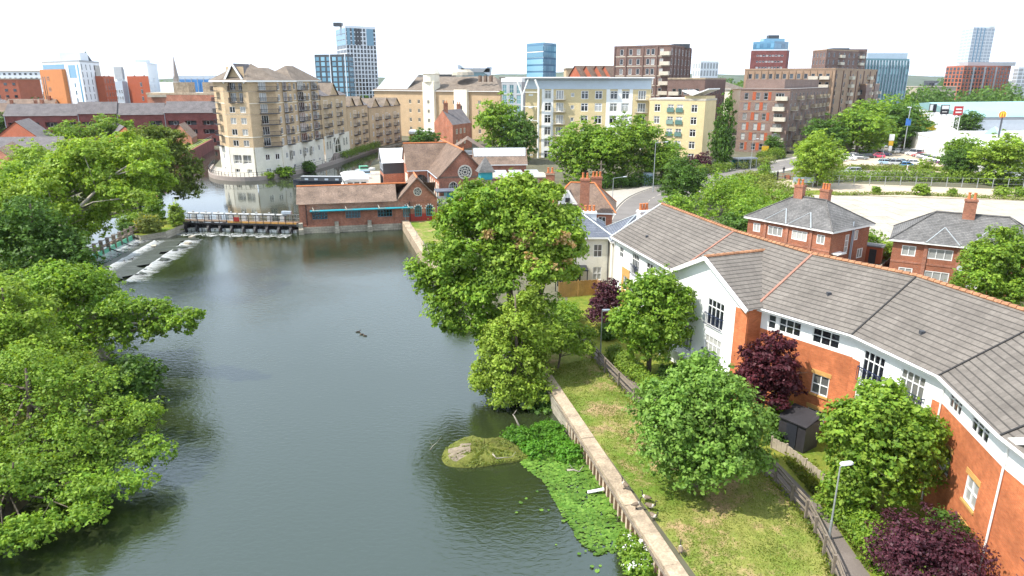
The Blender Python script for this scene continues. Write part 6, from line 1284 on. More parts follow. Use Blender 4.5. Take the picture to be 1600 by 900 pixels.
wbX = Matrix.Translation((-33.6, 146.6, .8)) @ Matrix.Rotation(math.radians(107), 4, 'Z'); wbt = thing('houseboat', 'wide white houseboat with a curved roof moored behind the pump house', 'houseboat', (-33.6, 146.6, .8)); m = MB(); loft_boat(m, 15, 5.2, .8, 0, 0, .16, wbX); part('hull', m, 'white_paint', wbt); m = MB(); m.box(-6.9, 5.2, -2.3, 2.3, .75, 2.9, 0, wbX); part('cabin', m, 'white_paint', wbt)
m = MB(); m.rings([[wbX @ Vector(p) for p in [(x, 2.6 * math.cos(t), 2.9 + .45 * math.sin(t)) for t in np.linspace(0, math.pi, 9)]] for x in (-7.2, 5.4)]); part('cabin_roof', m, 'white_roof', wbt)
for y in (-1.3, .1, 1.4): part('window', MB().box(-6.96, -6.88, y - .5, y + .5, 1.5, 2.5, 0, wbX), 'glass_dark', wbt)
for x in (-5, -2.5, 0, 2.5): part('window', MB().box(x - .7, x + .7, 2.28, 2.34, 1.5, 2.4, 0, wbX), 'glass_dark', wbt)
def cruiser(label, x, y, rz, cab, L=6):
    X = Matrix.Translation((x, y, .8)) @ Matrix.Rotation(rz, 4, 'Z'); t = thing('motor_cruiser', label, 'motor boat', (x, y, .8), 'small boats moored behind the pump house'); m = MB(); loft_boat(m, L, 2.2, .8, 0, 0, .4, X); part('hull', m, 'white_paint', t); m = MB(); m.box(-L * .3, L * .12, -.85, .85, .8, 1.6, 0, X); part('cabin', m, cab, t); m = MB(); m.box(-L * .28, L * .135, -.87, .87, 1.05, 1.4, 0, X); part('window', m, 'glass_dark', t)
cruiser('white motor cruiser with white cabin by the houseboat stern', -35.6, 160, .3, 'white_paint'); cruiser('white motor cruiser with pale blue canvas nearest the black boat store', -35.2, 167, .2, 'car_sky'); cruiser('white motor cruiser with green canvas furthest up the channel', -37.4, 176, .4, 'weir_green', 5); cruiser('white motor cruiser with grey cabin between the blue and the white one', -37.0, 163.8, 0, 'mid_panel', 5.5)
for i, (x, y) in enumerate(((-53.2, 176), (-51, 196))): lamp(['black lamp standard on the quay walk below the archway steps', 'black lamp standard on the quay walk further up the channel'][1 - i], (x + .5, y), 5, .4, 0, None, 'black_iron')

# ================================================================== TREES AND BUSHES
def LB(*rows): return [tuple(r) for r in rows]
def nearer(base, nb, k, lobes):
    return [(base[0] * k + l[0] * k - nb[0], base[1] * k + l[1] * k - nb[1], 23 - (23 - base[2] - l[2]) * k - nb[2], l[3] * k, l[4] * k, l[5] * k) for l in lobes]
# --- garden side
tree('round fresh green maple standing alone on the lawn by the river wall', (10.3, 33.7, GZ - .35), LB((0, 0, 4.3, 3.3, 3.1, 3.1), (-1.9, -.6, 3.6, 2.1, 2.0, 1.9), (1.9, .2, 3.5, 2.1, 2, 2), (.2, -1.5, 3.0, 2.3, 2, 1.7), (0, .4, 6.3, 2.2, 2.1, 1.9), (-1.5, .7, 5.1, 2, 2, 1.8), (1.6, -.9, 5.0, 1.9, 1.9, 1.8), (2.3, -.6, 2.5, 1.5, 1.5, 1.2), (-.9, -1.3, 2.0, 1.8, 1.6, 1.2)), 26000, .21, 'leaf_maple', .2, 11, clump=.62, low=-.8)
tree('broad deep green tree by the hedge in front of the white gable', (10.5, 48.6, GZ), LB((0, 0, 5.0, 2.9, 2.7, 3.2), (-1.5, -.4, 4.2, 1.9, 1.8, 2.1), (1.6, -.3, 4.4, 1.9, 1.8, 2.1), (0, -.5, 3.0, 2.3, 2, 1.7), (.3, .2, 7.3, 1.7, 1.7, 1.7), (-.8, 0, 6.4, 1.8, 1.7, 1.7), (1.3, 0, 6.2, 1.6, 1.6, 1.6)), 17000, .23, 'leaf_mid', .2, 12, clump=.6, low=-.8)
tree('dark purple leaved tree against the orange brick wall above the shed', (16.2, 40.3, GZ), LB((0, 0, 4.0, 1.7, 1.6, 2.1), (-.9, -.3, 3.6, 1.2, 1.1, 1.5), (1.1, -.1, 4.3, 1.2, 1.1, 1.4), (.2, .2, 5.6, 1.2, 1.1, 1.1), (1.5, -.4, 3.1, .9, .9, .9), (-.8, .1, 5.0, 1.0, 1.0, 1.1), (.1, -.5, 2.6, 1.3, 1.2, 1.0)), 8200, .21, 'leaf_purple', .12, 13, clump=.42, low=-.8, fill=.3)
tree('tall loose green tree between the lower footpath and the brick wall', (19.0, 31.4, GZ), LB((0, 0, 4.0, 2.6, 2.5, 2.9), (-1.5, -.3, 4.0, 1.7, 1.7, 2.1), (1.5, -.3, 4.0, 1.7, 1.6, 2.2), (.1, .1, 6.0, 1.4, 1.4, 1.4), (-1.1, .1, 5.4, 1.4, 1.4, 1.4), (1.0, 0, 5.2, 1.5, 1.4, 1.5), (-.3, -1, 2.4, 2.3, 1.7, 1.5), (2.2, -.5, 2.8, 1.2, 1.2, 1.4), (-1.9, -.8, 2.2, 1.5, 1.3, 1.3)), 21000, .21, 'leaf_alder', .16, 14, clump=.52, low=-.8, flat=.8)
bush('big plum purple bush beside the lower footpath below the brick wall', (18.6, 25.9, GZ - .1), (2.6, 2.3), 3.5, 'leaf_plum', 17000, .12, 15, 'purple_bush', 'bush', clump=.5)
tree('purple plum shrub between cream house fence and lamp post', (8.9, 60.5, GZ), LB((0, 0, 2.4, 1.5, 1.5, 1.6), (-.9, -.5, 1.8, 1.2, 1.1, 1.1), (.8, -.3, 2.4, 1.1, 1.1, 1.2), (-.9, -1.6, 1.3, 1.1, 1.2, 1.0), (.2, .2, 3.6, .9, .9, .8)), 7000, .17, 'leaf_plum', .1, 16, name='purple_shrub', cat='shrub', clump=.45, low=-.8)
hedge('clipped hedge along the upper footpath below the deep green tree', [G(956, 556), G(972, 572), G(1000, 598), G(1024, 618)], 1.5, 1.3, 'leaf_hedge', 9500, .13, 17)
hedge('ivy and brambles spilling onto the lower footpath', [(16.9, 31.6), (17.5, 29.0), (17.9, 26.5), (18.4, 23.5)], 2.2, 1.5, 'leaf_alder', 9500, .15, 18, 'ivy_bank', 'ivy')
bush('small dark green shrub beside the black shed', (16.6, 38.4, GZ), .7, 1.0, 'leaf_dark', 1500, .13, 19)
bush('green shrub against the wall behind the black shed', (17.6, 40.2, GZ), 1.0, 2.4, 'leaf_mid', 2600, .15, 20)
bush('low leafy shrub under the deep green tree by the white bay', (12.2, 47.0, GZ), 1.2, 1.6, 'leaf_dark', 2600, .17, 22)
bush('leafy bush at the corner of the purple shrub and hedge', (8.7, 57.0, GZ), 1.1, 1.5, 'leaf_dark', 2400, .17, 23)
bush('climber tumbling over the orange wall foot beside the plum bush', (20.9, 27.6, GZ), (.8, 1.4), 2.6, 'leaf_dark', 2600, .14, 24, 'climber', 'shrub')
# --- centre group over the water
tree('large dark green tree leaning out over the river with ragged lower limbs', (.5, 52.2, .3), nearer((-.5, 57, 1.5), (.5, 52.2, .3), .912, LB((-2.6, 1, 8.2, 4.0, 3.7, 4.2), (-5.4, 0, 6.2, 2.6, 2.4, 2.6), (-3.2, -1.5, 4.2, 2.8, 2.3, 2.5), (-5.6, -1, 2.6, 1.7, 1.7, 2.2), (-1.0, 1, 11.0, 2.8, 2.7, 2.4), (-4.4, 1, 10.2, 2.2, 2.2, 2.0), (.4, .6, 8.0, 2.6, 2.5, 3.0), (-6.4, .6, 4.4, 1.5, 1.5, 1.5), (-4.4, -1.4, 1.4, 1.2, 1.2, 1.3), (-2.8, 1.5, 12.4, 1.8, 1.8, 1.3), (-1.2, -1, 5.6, 2.4, 2.1, 2.2))) + LB((-1.8, -1.4, 3.6, 2.2, 1.9, 2.0), (.6, -.4, 4.0, 2.3, 2, 2.2), (2.4, -.6, 3.2, 1.9, 1.7, 2.0), (-3, -1.8, 5.2, 1.8, 1.6, 1.7), (1.6, -.2, 5.6, 1.8, 1.6, 1.6)), 37000, .26, 'leaf_mid', .34, 21, clump=.75, low=-.7, dry=(6,), fill=.3)
tree('yellow green tree with dry seed clusters behind the leaning river tree', (2.4, 54, GZ), nearer((1.7, 65, 2.2), (2.4, 54, GZ), .81, LB((-.3, 0, 7.0, 4.4, 3.8, 4.2), (2.4, -.6, 6.0, 2.9, 2.5, 2.9), (-3.0, .2, 8.3, 2.8, 2.6, 2.5), (.4, 0, 9.9, 3.0, 2.6, 2.0), (2.6, -.8, 3.4, 2.4, 2.2, 2.4), (-1.4, .6, 11.2, 2.0, 1.8, 1.3), (3.2, 0, 8.0, 1.9, 1.8, 1.7), (.2, -2, 4.2, 3.0, 2.2, 2.6), (4.2, -.5, 5.2, 1.5, 1.4, 1.5), (-2.8, -2, 4.6, 2.4, 2, 2.4))), 28000, .27, 'leaf_fresh', .3, 22, clump=.75, low=-.7, dry=(1, 4, 7))
tree('pale willow rising straight from the water by the mossy spit', (.4, 47.2, 0), LB((-.4, 0, 3.3, 2.7, 2.4, 2.7), (-1.9, -.4, 2.3, 1.6, 1.5, 1.8), (1.2, -.2, 2.6, 1.7, 1.6, 2.1), (.2, .5, 6.1, 1.9, 1.9, 2.0), (.9, .8, 7.7, 1.2, 1.2, 1.2), (-1.4, .2, 4.9, 1.5, 1.5, 1.6), (-.2, -1.1, 1.6, 2.3, 1.5, 1.3), (1.7, .3, 4.9, 1.4, 1.4, 1.5), (-1.6, -1.0, .9, 1.5, 1.2, .9), (.9, -1.2, .9, 1.4, 1.1, .9), (-2.6, 0, 1.5, 1.0, 1, 1.2), (-.3, -1.6, .6, 1.5, .9, .6)), 23000, .19, 'leaf_willow', .2, 23, clump=.55, low=-.8, flat=.9)
tree('small yellow green sapling overhanging the fence at the top of the lawn', (3.6, 50.2, GZ - .3), LB((.6, 0, 2.6, 1.4, 1.3, 1.1), (1.9, -.2, 2.1, 1.2, 1.2, .9), (-.3, .3, 3.6, 1.0, 1.0, .9), (2.4, .6, 3.0, .8, .8, .7), (1.2, .3, 3.4, .9, .9, .8)), 4600, .2, 'leaf_fresh', .09, 24, clump=.45, low=-.8)
bush('dark undergrowth at the foot of the pale willow beside the river wall', (2.0, 45.8, -.2), (1.0, 1.2), 1.4, 'leaf_dark', 2500, .16, 25, 'undergrowth', 'shrub')
bush('green shrub on the bank behind the willow above the wall', (1.6, 54.5, .8), (1.8, 3.0), 2.4, 'leaf_dark', 4500, .2, 26)
bush('pale bushes filling the bank below the yellow green tree', (5.0, 61.0, GZ - .1), (1.5, 2.6), 2.2, 'leaf_mid', 4000, .2, 27)
bush('bush on the stone quay edge behind the leaning river tree', (-5.5, 70, .9), (2.2, 3.5), 2.8, 'leaf_mid', 4500, .24, 28)
# --- the overgrown bank on the far side of the river, near to far
tree('low spreading willow hanging over the water, nearest the camera on the wooded bank', (-30.0, 38.0, .5), LB((0, 0, 3.4, 4.8, 3.8, 2.9), (4.6, -.4, 2.9, 3.2, 2.7, 2.0), (-4.2, 1, 4.2, 3.4, 3.2, 2.7), (3.2, -2.8, 1.9, 3.2, 2.4, 1.7), (6.8, .2, 2.6, 1.9, 1.6, 1.3), (-.6, -3.5, 1.7, 3.2, 2.4, 1.7), (.5, .7, 5.6, 2.6, 2.3, 1.5), (-4.6, -2.4, 2.4, 3.0, 2.8, 2.2), (6.2, -2.0, 1.3, 1.8, 1.5, 1.2), (3.2, 1.4, 4.4, 2.3, 2.0, 1.5), (6.2, -4.6, 1.0, 1.1, .8, .5), (7.6, -5.2, .9, .7, .6, .4)), 34000, .17, 'leaf_alder', .26, 31, clump=.55, low=-.75, flat=.8, fill=.2)
tree('dark leaved shrubby tree under the willow on the wooded bank', (-27.5, 32.2, .4), LB((0, 0, 2.1, 3.0, 2.6, 1.8), (-3.4, -1, 2.5, 2.8, 2.6, 2.0), (2.8, .6, 1.5, 1.9, 1.6, 1.1), (-1, -2.6, 1.4, 2.6, 2.2, 1.4), (3.2, -2.4, .9, 1.6, 1.2, .7), (4.4, .4, 1.3, 1.7, 1.5, 1.0), (2.4, -3.4, .8, 1.7, 1.3, .7), (.6, -3.6, 1.0, 2, 1.4, .9), (5.3, 1.2, 1.1, 1.9, 1.5, 1.0), (4.8, -1.4, .9, 1.7, 1.3, .8), (6.0, 4.2, 1.3, 1.6, 1.4, 1.1), (3.0, -3.0, 1.0, 1.5, 1.1, .8)), 18000, .18, 'leaf_mid', .16, 32, clump=.5, low=-.8)
tree('bright yellow green bushy tree on the wooded bank above the hanging willow', (-35.0, 44.5, .9), LB((0, 0, 5.2, 3.8, 3.4, 3.4), (-3.0, 0, 5.6, 2.8, 2.6, 2.8), (2.6, -.8, 4.2, 2.6, 2.3, 2.3), (.6, -1.2, 2.8, 3.4, 2.4, 2.2), (-.6, .3, 8.0, 2.2, 2.1, 1.6), (1.5, .2, 6.7, 1.9, 1.9, 1.5), (4.6, -1.4, 3.4, 2.0, 1.8, 1.8), (3.4, -2.6, 4.6, 1.8, 1.6, 1.4)), 28000, .2, 'leaf_fresh', .25, 33, clump=.65, low=-.7)
tree('tree on the wooded bank with one long leafy branch arching out over the river', (-33.6, 52.5, .9), LB((-1, 0, 4.8, 3.2, 3.0, 3.0), (-4, 0, 6.2, 2.8, 2.6, 2.6), (2.6, -.5, 4.6, 2.1, 2.0, 1.6), (-1.8, .2, 7.0, 2.1, 2.0, 1.5), (5.6, -1.2, 4.9, 1.6, 1.3, 1.0), (6.8, -1.6, 3.7, .9, .8, 1.4), (8.2, -2.0, 4.5, 1.4, 1.0, .7), (9.0, -2.4, 4.9, .8, .7, .45), (5.0, -1.2, 3.2, 1.3, 1.1, 1.2), (1.5, -1, 2.6, 2.4, 2.1, 1.9), (8.6, -2.2, 3.6, .6, .5, .8)), 21000, .24, 'leaf_mid', .26, 34, clump=.55, low=-.8, bark='pale_bark', limbs=16, top=(-1.6, .2, 5.6))
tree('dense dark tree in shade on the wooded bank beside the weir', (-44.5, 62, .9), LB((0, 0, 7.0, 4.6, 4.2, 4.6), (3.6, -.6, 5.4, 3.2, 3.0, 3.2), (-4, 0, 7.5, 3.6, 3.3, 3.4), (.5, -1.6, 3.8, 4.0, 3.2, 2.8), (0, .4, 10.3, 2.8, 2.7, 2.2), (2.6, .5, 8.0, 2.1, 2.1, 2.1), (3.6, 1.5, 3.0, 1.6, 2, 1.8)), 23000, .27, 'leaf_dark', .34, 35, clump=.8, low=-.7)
pop = tree('tall pale poplar with a bare leaning trunk beyond the dark tree by the weir', (-59, 71, .9), LB((2.5, 1, 9.0, 6.2, 5.2, 4.6), (8.0, 3, 9.8, 4.6, 4.0, 3.6), (12.0, 4.5, 12.6, 3.6, 3.4, 3.4), (14.5, 5.5, 14.2, 3.0, 2.8, 2.4), (8.4, 2, 6.4, 3.4, 2.8, 3), (16, 8, 12.4, 3.0, 2.8, 2.6), (16, 7, 10.2, 2.6, 2.4, 2.0), (17.6, 9.5, 13.8, 2.3, 2.2, 1.8), (14, 5, 9.6, 3.1, 2.6, 2.6), (12, 3.5, 6.8, 2.8, 2.4, 2.6), (18.2, 9.5, 10.8, 1.5, 1.4, 1.4), (10.5, 4, 12.6, 3, 2.8, 2), (15.5, 8, 15.2, 2.2, 2, 1.4)), 44000, .29, 'leaf_fresh', .42, 36, clump=.8, low=-.8, bark='pale_bark', fill=.25, limbs=14, top=(12, 4, 13))
m = MB(); tp_ = [(-53, 65, .9), (-50.5, 66.5, 3.5), (-48, 68, 6.8), (-45.2, 70.3, 10.2), (-42.3, 72.6, 13.4), (-39.5, 74.5, 15.4)]; m.tube(tp_, [.36, .29, .23, .17, .1, .04], 8)
for s_, e_ in (((-45.2, 70.3, 10.2), (-41, 69.6, 11.4)), ((-46.6, 69.2, 8.5), (-47.5, 70, 12.6)), ((-43.5, 71.6, 12.1), (-44.5, 72, 16)), ((-42.3, 72.6, 13.4), (-38.6, 72, 13.8)), ((-41, 69.6, 11.4), (-38, 69, 11.2)), ((-48, 68, 6.8), (-44, 66.5, 7.6))): m.tube([s_, Vector(s_).lerp(Vector(e_), .5) + Vector((0, 0, .3)), e_], [.09, .06, .02], 5)
m.smooth = True; t_ = thing('leaning_tree', 'bare pale trunk of a leaning crack willow standing out against the leaves', 'tree', tp_[0]); part('trunk', m, 'pale_bark', t_)
o = link('crown', leaf_mesh('crown', crown_verts(np.random.default_rng(91), LB((13.5, 9.5, 14.6, 2.2, 2.0, 1.3), (8.5, 7, 15.2, 1.8, 1.8, 1.2), (15, 4.4, 10.6, 1.5, 1.3, 1.1), (5.5, 5, 12, 1.7, 1.6, 1.4), (14.6, 7, 13.2, 1.6, 1.4, 1.1), (10, 6.5, 12.2, 1.8, 1.2, 1.3), (7.5, 4, 9.4, 1.3, 1, 1), (12.2, 5, 11.6, 1.4, 1, 1)), 9000, .25, .5), ['leaf_fresh']), t_)
tree('dark olive green tree on the wooded bank below the poplar, beside the weir walkway', (-63, 87, .9), LB((0, 0, 7, 5, 5, 4.6), (4.5, 0, 6, 3.2, 3.2, 3.4), (-4, 0, 8, 4, 4, 4), (1, -2, 4, 4, 3.5, 3), (1, 0, 10.5, 3, 3, 2.4), (6.5, 2, 4.2, 2.4, 2.4, 2.4)), 17000, .32, 'leaf_mid', .36, 37, clump=.9, low=-.7)
tree('broad olive tree with shady flank on the point where the channels meet', (-65.0, 121, .9), LB((0, 0, 8.0, 6.2, 5.8, 5.6), (5.0, -1, 5.6, 4.2, 4.0, 4.2), (-4, -1, 9, 4.2, 4, 3.8), (1.5, 0, 12.5, 3.8, 3.6, 2.5), (5.8, 2, 9.6, 3.4, 3.0, 3.2), (7.2, 1, 3.8, 3.0, 2.8, 2.8), (4.6, 1, 12.4, 3.2, 3, 2.3), (8.2, 1.5, 7.0, 2.2, 2, 2.4), (2, -4, 4, 4, 3, 3)), 25000, .36, 'leaf_moss', .42, 38, clump=1.0, low=-.75)
tree('rounded yellowish tree beside the broad olive tree, nearer the red roofs', (-81, 114, GZ), LB((0, 0, 4.6, 5, 5, 4), (-4, 0, 4, 3.5, 3.5, 3), (3.6, 0, 6.5, 3.5, 3.5, 2.8), (0, 0, 7.5, 3, 3, 1.8)), 12000, .36, 'leaf_fresh', .35, 39, clump=1., low=-.7)
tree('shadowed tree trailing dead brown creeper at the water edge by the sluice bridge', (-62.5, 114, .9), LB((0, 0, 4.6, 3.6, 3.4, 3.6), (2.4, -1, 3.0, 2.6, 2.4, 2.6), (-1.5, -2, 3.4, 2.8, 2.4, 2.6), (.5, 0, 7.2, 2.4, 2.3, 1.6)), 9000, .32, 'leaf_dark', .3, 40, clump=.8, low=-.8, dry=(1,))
bush('upright bright bush on the weir island, tallest of the island bushes', (-57.3, 108.5, 1.1), 1.6, 4.4, 'leaf_mid', 3600, .24, 41); bush('rounded yellow flowering bush on the weir island by the water', (-55.0, 102.0, 1.0), 1.9, 3.0, 'leaf_olive', 4200, .2, 42, flower='leaf_yellow'); bush('slender pale bush on the weir island at the bridge end', (-52.9, 106.6, 1.0), (1.0, 1.4), 4.2, 'leaf_willow', 3200, .22, 43); bush('spreading green bush behind the weir walkway', (-59.5, 105.0, 1.0), (2.6, 2.0), 2.9, 'leaf_alder', 3600, .24, 44); bush('shaded undergrowth at the foot of the weir island', (-57.8, 101.8, .9), 1.4, 1.8, 'leaf_dark', 2200, .22, 45)
tree('dark round tree at the edge of the tiled roofs on the wooded bank', (-97, 118, GZ), LB((0, 0, 6, 5, 5, 4.6), (3, -1, 7.5, 3, 3, 3), (-3, 0, 6, 3.5, 3.5, 3.5), (0, 0, 9, 3, 3, 2.2)), 11000, .36, 'leaf_dark', .32, 46, clump=1., low=-.75)
tree('mid green tree filling the wooded bank between the poplar and the yellow bush', (-47, 50, .9), LB((0, 0, 5.8, 4.6, 4.0, 4.0), (-3.4, 0, 6.5, 3.4, 3.0, 3.2), (3, 0, 5.5, 3, 2.8, 2.8), (0, 0, 8.8, 2.8, 2.6, 2)), 15000, .26, 'leaf_mid', .3, 47, clump=.8, low=-.7)
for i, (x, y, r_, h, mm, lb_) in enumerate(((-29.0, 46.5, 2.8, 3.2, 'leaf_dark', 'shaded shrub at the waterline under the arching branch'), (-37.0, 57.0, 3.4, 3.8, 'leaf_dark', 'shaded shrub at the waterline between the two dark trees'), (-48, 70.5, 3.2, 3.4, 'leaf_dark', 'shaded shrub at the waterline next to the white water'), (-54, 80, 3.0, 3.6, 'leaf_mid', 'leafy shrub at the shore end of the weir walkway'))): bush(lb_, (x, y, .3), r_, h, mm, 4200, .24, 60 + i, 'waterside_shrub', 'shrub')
# --- quay and channel greenery
bush('bright green shrub growing on the quay wall below the cream base', (-54.8, 165.8, 1.0), (2.6, 1.6), 2.6, 'leaf_mid', 3000, .3, 70); bush('darker green shrub on the quay wall further along the channel', (-51.6, 176, 1.0), (1.6, 2.6), 3.0, 'leaf_dark', 2600, .3, 71); bush('small shrub at the water edge below the bright quay shrub', (-57.6, 162.6, 1.0), (1.4, 1), 1.6, 'leaf_fresh', 1500, .26, 72)
hedge('long green hedge on the channel quay below the stepped brick wings', [(-49.2, 200), (-47.6, 219), (-45.6, 238)], 2.2, 1.9, 'leaf_hedge', 5000, .3, 73, z=GZ + .3)
# --- road side and middle distance
BT = [('broad bright green tree in front of the pale yellow flats', 16.5, 152, 14.8, 17, 'leaf_mid', 0), ('fuller green tree joined to the broad one, below the white bay of the yellow flats', 24.8, 153, 15.8, 16.5, 'leaf_alder', 1), ('smaller tree closing the pair by the road bend', 33.0, 152, 11, 10.5, 'leaf_mid', 2),
      ('tall rounded tree between the stone tower block and the yellow flats', -3.0, 196, 19, 16, 'leaf_mid', 1), ('dark shaded tree tucked beside the yellow flats end wall', 2.8, 191, 15, 9, 'leaf_dark', 2), ('low spreading tree behind the engine house roof', -25.5, 205, 9.5, 10, 'leaf_dark', 0),
      ('tall dark conical tree beside the brown flats with rust panels', 54.5, 180, 19.5, 8.8, 'leaf_dark', 3), ('bright round tree at the yard gate', 65.5, 148, 12.4, 11.5, 'leaf_fresh', 1), ('dark dense tree on the road bank behind the bushes', 31.0, 124, 9.8, 8.8, 'leaf_dark', 2),
      ('light green car park tree with a thin trunk against the white store', 107, 165, 10.5, 10, 'leaf_mid', 0), ('bushy yellow green car park tree by the parked teal car', 106.5, 150.5, 12.0, 13, 'leaf_fresh', 1), ('dark small tree between the two car park trees', 102.5, 158, 8.0, 8, 'leaf_dark', 2),
      ('tree in front of the dark flank of the brown flats', 95, 213, 12.5, 14, 'leaf_dark', 1), ('big tree at the corner of the car park fence', 107.5, 217, 15.0, 18, 'leaf_mid', 0), ('tree with pale crown behind the car park', 115, 224, 13.8, 15, 'leaf_alder', 2), ('tree behind the white cars by the blue sign', 131, 234, 16.0, 18, 'leaf_dark', 1), ('tree rising above the fawn block corner', 127, 250, 17.0, 18, 'leaf_mid', 0), ('broad tree beside the glass office', 143, 262, 18.5, 20, 'leaf_mid', 2), ('small tree behind the road hedge by the brown flats', 77, 205, 7.5, 6, 'leaf_dark', 1),
      ('golden yellow tree by the retail signs', 147, 252, 10.5, 10, 'leaf_yellow', 1), ('dark tree in front of the aqua roofed store', 170, 262, 12.5, 11, 'leaf_dark', 0), ('round tree in front of the orange and white tower', -167, 258, 13.0, 16, 'leaf_mid', 1), ('leafy tree in front of the long maroon terrace', -122, 213, 13.5, 14, 'leaf_alder', 0), ('dark slender tree beside the leafy one before the maroon terrace', -106, 206, 10.5, 7, 'leaf_dark', 3), ('pale tree before the maroon terrace, next to the gabled roof', -133, 210, 11.5, 13, 'leaf_mid', 2),
      ('tree above the tiled roofs on the bank, beside the rounded yellowish tree', -88, 128, 12.0, 11, 'leaf_fresh', 0), ('garden tree among the tiled roofs by the picture edge', -150, 175, 8.5, 9, 'leaf_mid', 1), ('garden tree in front of the gabled red house', -112, 160, 6.5, 6, 'leaf_fresh', 2), ('clump of trees behind the stone block by the dark tower', -32, 330, 13, 22, 'leaf_mid', 0), ('dark tree on the skyline by the thin spire', -240, 520, 15, 24, 'leaf_dark', 1), ('dark tree at the town edge beside the terraced roofs', -190, 262, 12, 12, 'leaf_dark', 0)]
for lb_, x, y, h, w_, mm, f_ in BT: far_tree(lb_, x, y, h, w_, mm, f_, n=9000 if y < 170 else (4200 if y < 300 else 2600))
bush('small plum coloured tree at the corner of the yellow flats', (46.5, 172, GZ), 3.4, 5.2, 'leaf_plum', 2600, .36, 80, 'purple_bush', 'bush', clump=.9)
SB = [((36.5, 116), 5.0, 7.2, 'leaf_mid', 'dense bank of bushes below the dark road tree'), ((40, 108), 5.6, 6.2, 'leaf_alder', 'olive bushes behind the tiled roof ridge'), ((36.5, 101), 5.0, 5.8, 'leaf_mid', 'bright bushes between the curved roof and the brick semi'), ((45, 117), 6.2, 6.6, 'leaf_olive', 'pale bushes at the edge of the concrete yard'), ((32.0, 94.5), 3.2, 4.3, 'leaf_dark', 'dark bush beside the brick semi with two chimneys'), ((42, 128), 5.0, 5.5, 'leaf_alder', 'bushes along the road verge above the yard'), ((49, 139), 4.5, 4.8, 'leaf_olive', 'low bushes near the yard entrance'), ((27.5, 104), 4.5, 5.8, 'leaf_mid', 'bushes hiding the far end of the curved roof'), ((46.0, 104), 3.8, 4.1, 'leaf_fresh', 'bright young bushes spilling onto the concrete yard'), ((37.5, 94), 3.5, 3.8, 'leaf_alder', 'bush touching the hipped roof of the brick semi')]
for i, (p, r_, h, mm, lb_) in enumerate(SB): bush(lb_, (p[0], p[1], GZ - .1), (r_, r_ * 1.1), h, mm, 8000, .27, 100 + i, clump=.7)
bush('white flowering bush between the two brick semis', (48.4, 84.6, GZ), (2.4, 1.6), 2.6, 'leaf_willow', 3000, .2, 120, flower='petal_white'); bush('bush behind the hut between the brick semis', (48.5, 91.5, GZ), (3.2, 2), 2.8, 'leaf_mid', 3000, .24, 121); bush('shrub at the feet of the grey panel fence', (40.8, 75.6, GZ), .9, 1.5, 'leaf_mid', 1500, .18, 122)
tree('round dense green tree in front of the brick semi with the tall chimney', (46.4, 62.5, GZ), LB((0, 0, 4.8, 4.0, 3.6, 3.8), (-2.6, -.4, 3.8, 2.5, 2.3, 2.5), (2.4, -.2, 4.4, 2.5, 2.3, 2.6), (-.4, .2, 7.2, 2.2, 2.1, 1.9), (-1.5, -.5, 6.0, 2.2, 2.1, 1.9), (.4, -1.4, 2.8, 3.2, 2.4, 1.9)), 17000, .26, 'leaf_alder', .25, 48, clump=.75, low=-.8)
far_tree('leafy tree at the frame edge beside the round dense tree', 54.0, 63.5, 7.6, 7.5, 'leaf_mid', 2, n=9000)
hedge('long thick hedge between the access road and the dirt track', [G(1245, 287), G(1300, 283), G(1400, 282), G(1490, 284), G(1600, 292), (150, 146)], 4.2, 2.6, 'leaf_hedge', 15000, .34, 130); hedge('flowering hedge between the access road and the car park', [G(1300, 267), G(1340, 265), G(1440, 266), G(1490, 268)], 2.6, 1.2, 'leaf_olive', 6000, .32, 131); hedge('clipped hedge by the road junction with an orange sign', [(70, 196), (78.5, 203), (80, 209)], 3.4, 3.0, 'leaf_hedge', 4000, .32, 132); hedge('green hedge along the road in front of the yellow flats', [(33, 150), (40, 160), (47, 168), (56, 176)], 2.4, 2.2, 'leaf_hedge', 6500, .3, 133); hedge('hedge and gate shrubs beside the yard entrance', [G(1150, 284), G(1180, 281), G(1212, 281)], 2.2, 1.7, 'leaf_hedge', 3200, .28, 134); hedge('long hedge behind the white store', [(140, 240), (175, 246), (230, 252), (300, 262)], 4, 3.2, 'leaf_dark', 6000, .5, 135); hedge('shrubs on the verge behind the bus shelter', [(58, 178), (64, 184), (72, 192)], 3, 2.0, 'leaf_olive', 3000, .3, 136); hedge('dark hedge behind the brick villa along the forecourt', [(12, 140), (20, 146), (31, 150)], 2.5, 2.6, 'leaf_dark', 4500, .3, 137); hedge('grass and weeds in the cracks at the far edge of the concrete yard', [G(1300, 305), G(1420, 304), G(1600, 313)], 1.4, .55, 'leaf_olive', 3500, .24, 138, 'weeds', 'weeds')
for i, (px, py, r_, h, lb_) in enumerate(((1369, 303, 1.0, 1.7, 'weedy bush on the dirt track opposite the hedge gap'), (1438, 305, 1.7, 2.5, 'taller weedy bush on the dirt track under the light green tree'), (1486, 306, .9, 1.5, 'small weedy bush on the dirt track, between two larger ones'), (1566, 307, 1.8, 2.2, 'weedy bush on the dirt track below the yellow green car park tree'), (1595, 308, 1.5, 2.2, 'weedy bush at the frame edge of the dirt track'), (1444, 270, 2.2, 4.4, 'sapling standing in the hedge by the car park'))): p = G(px, py); bush(lb_, tuple(p), r_, h, 'leaf_fresh' if i % 2 else 'leaf_alder', 1600, .26, 140 + i)
p = G(1193, 283); far_tree('sapling beside the yard gate', p.x, p.y, 5, 3.2, 'leaf_mid', 2, n=2600)
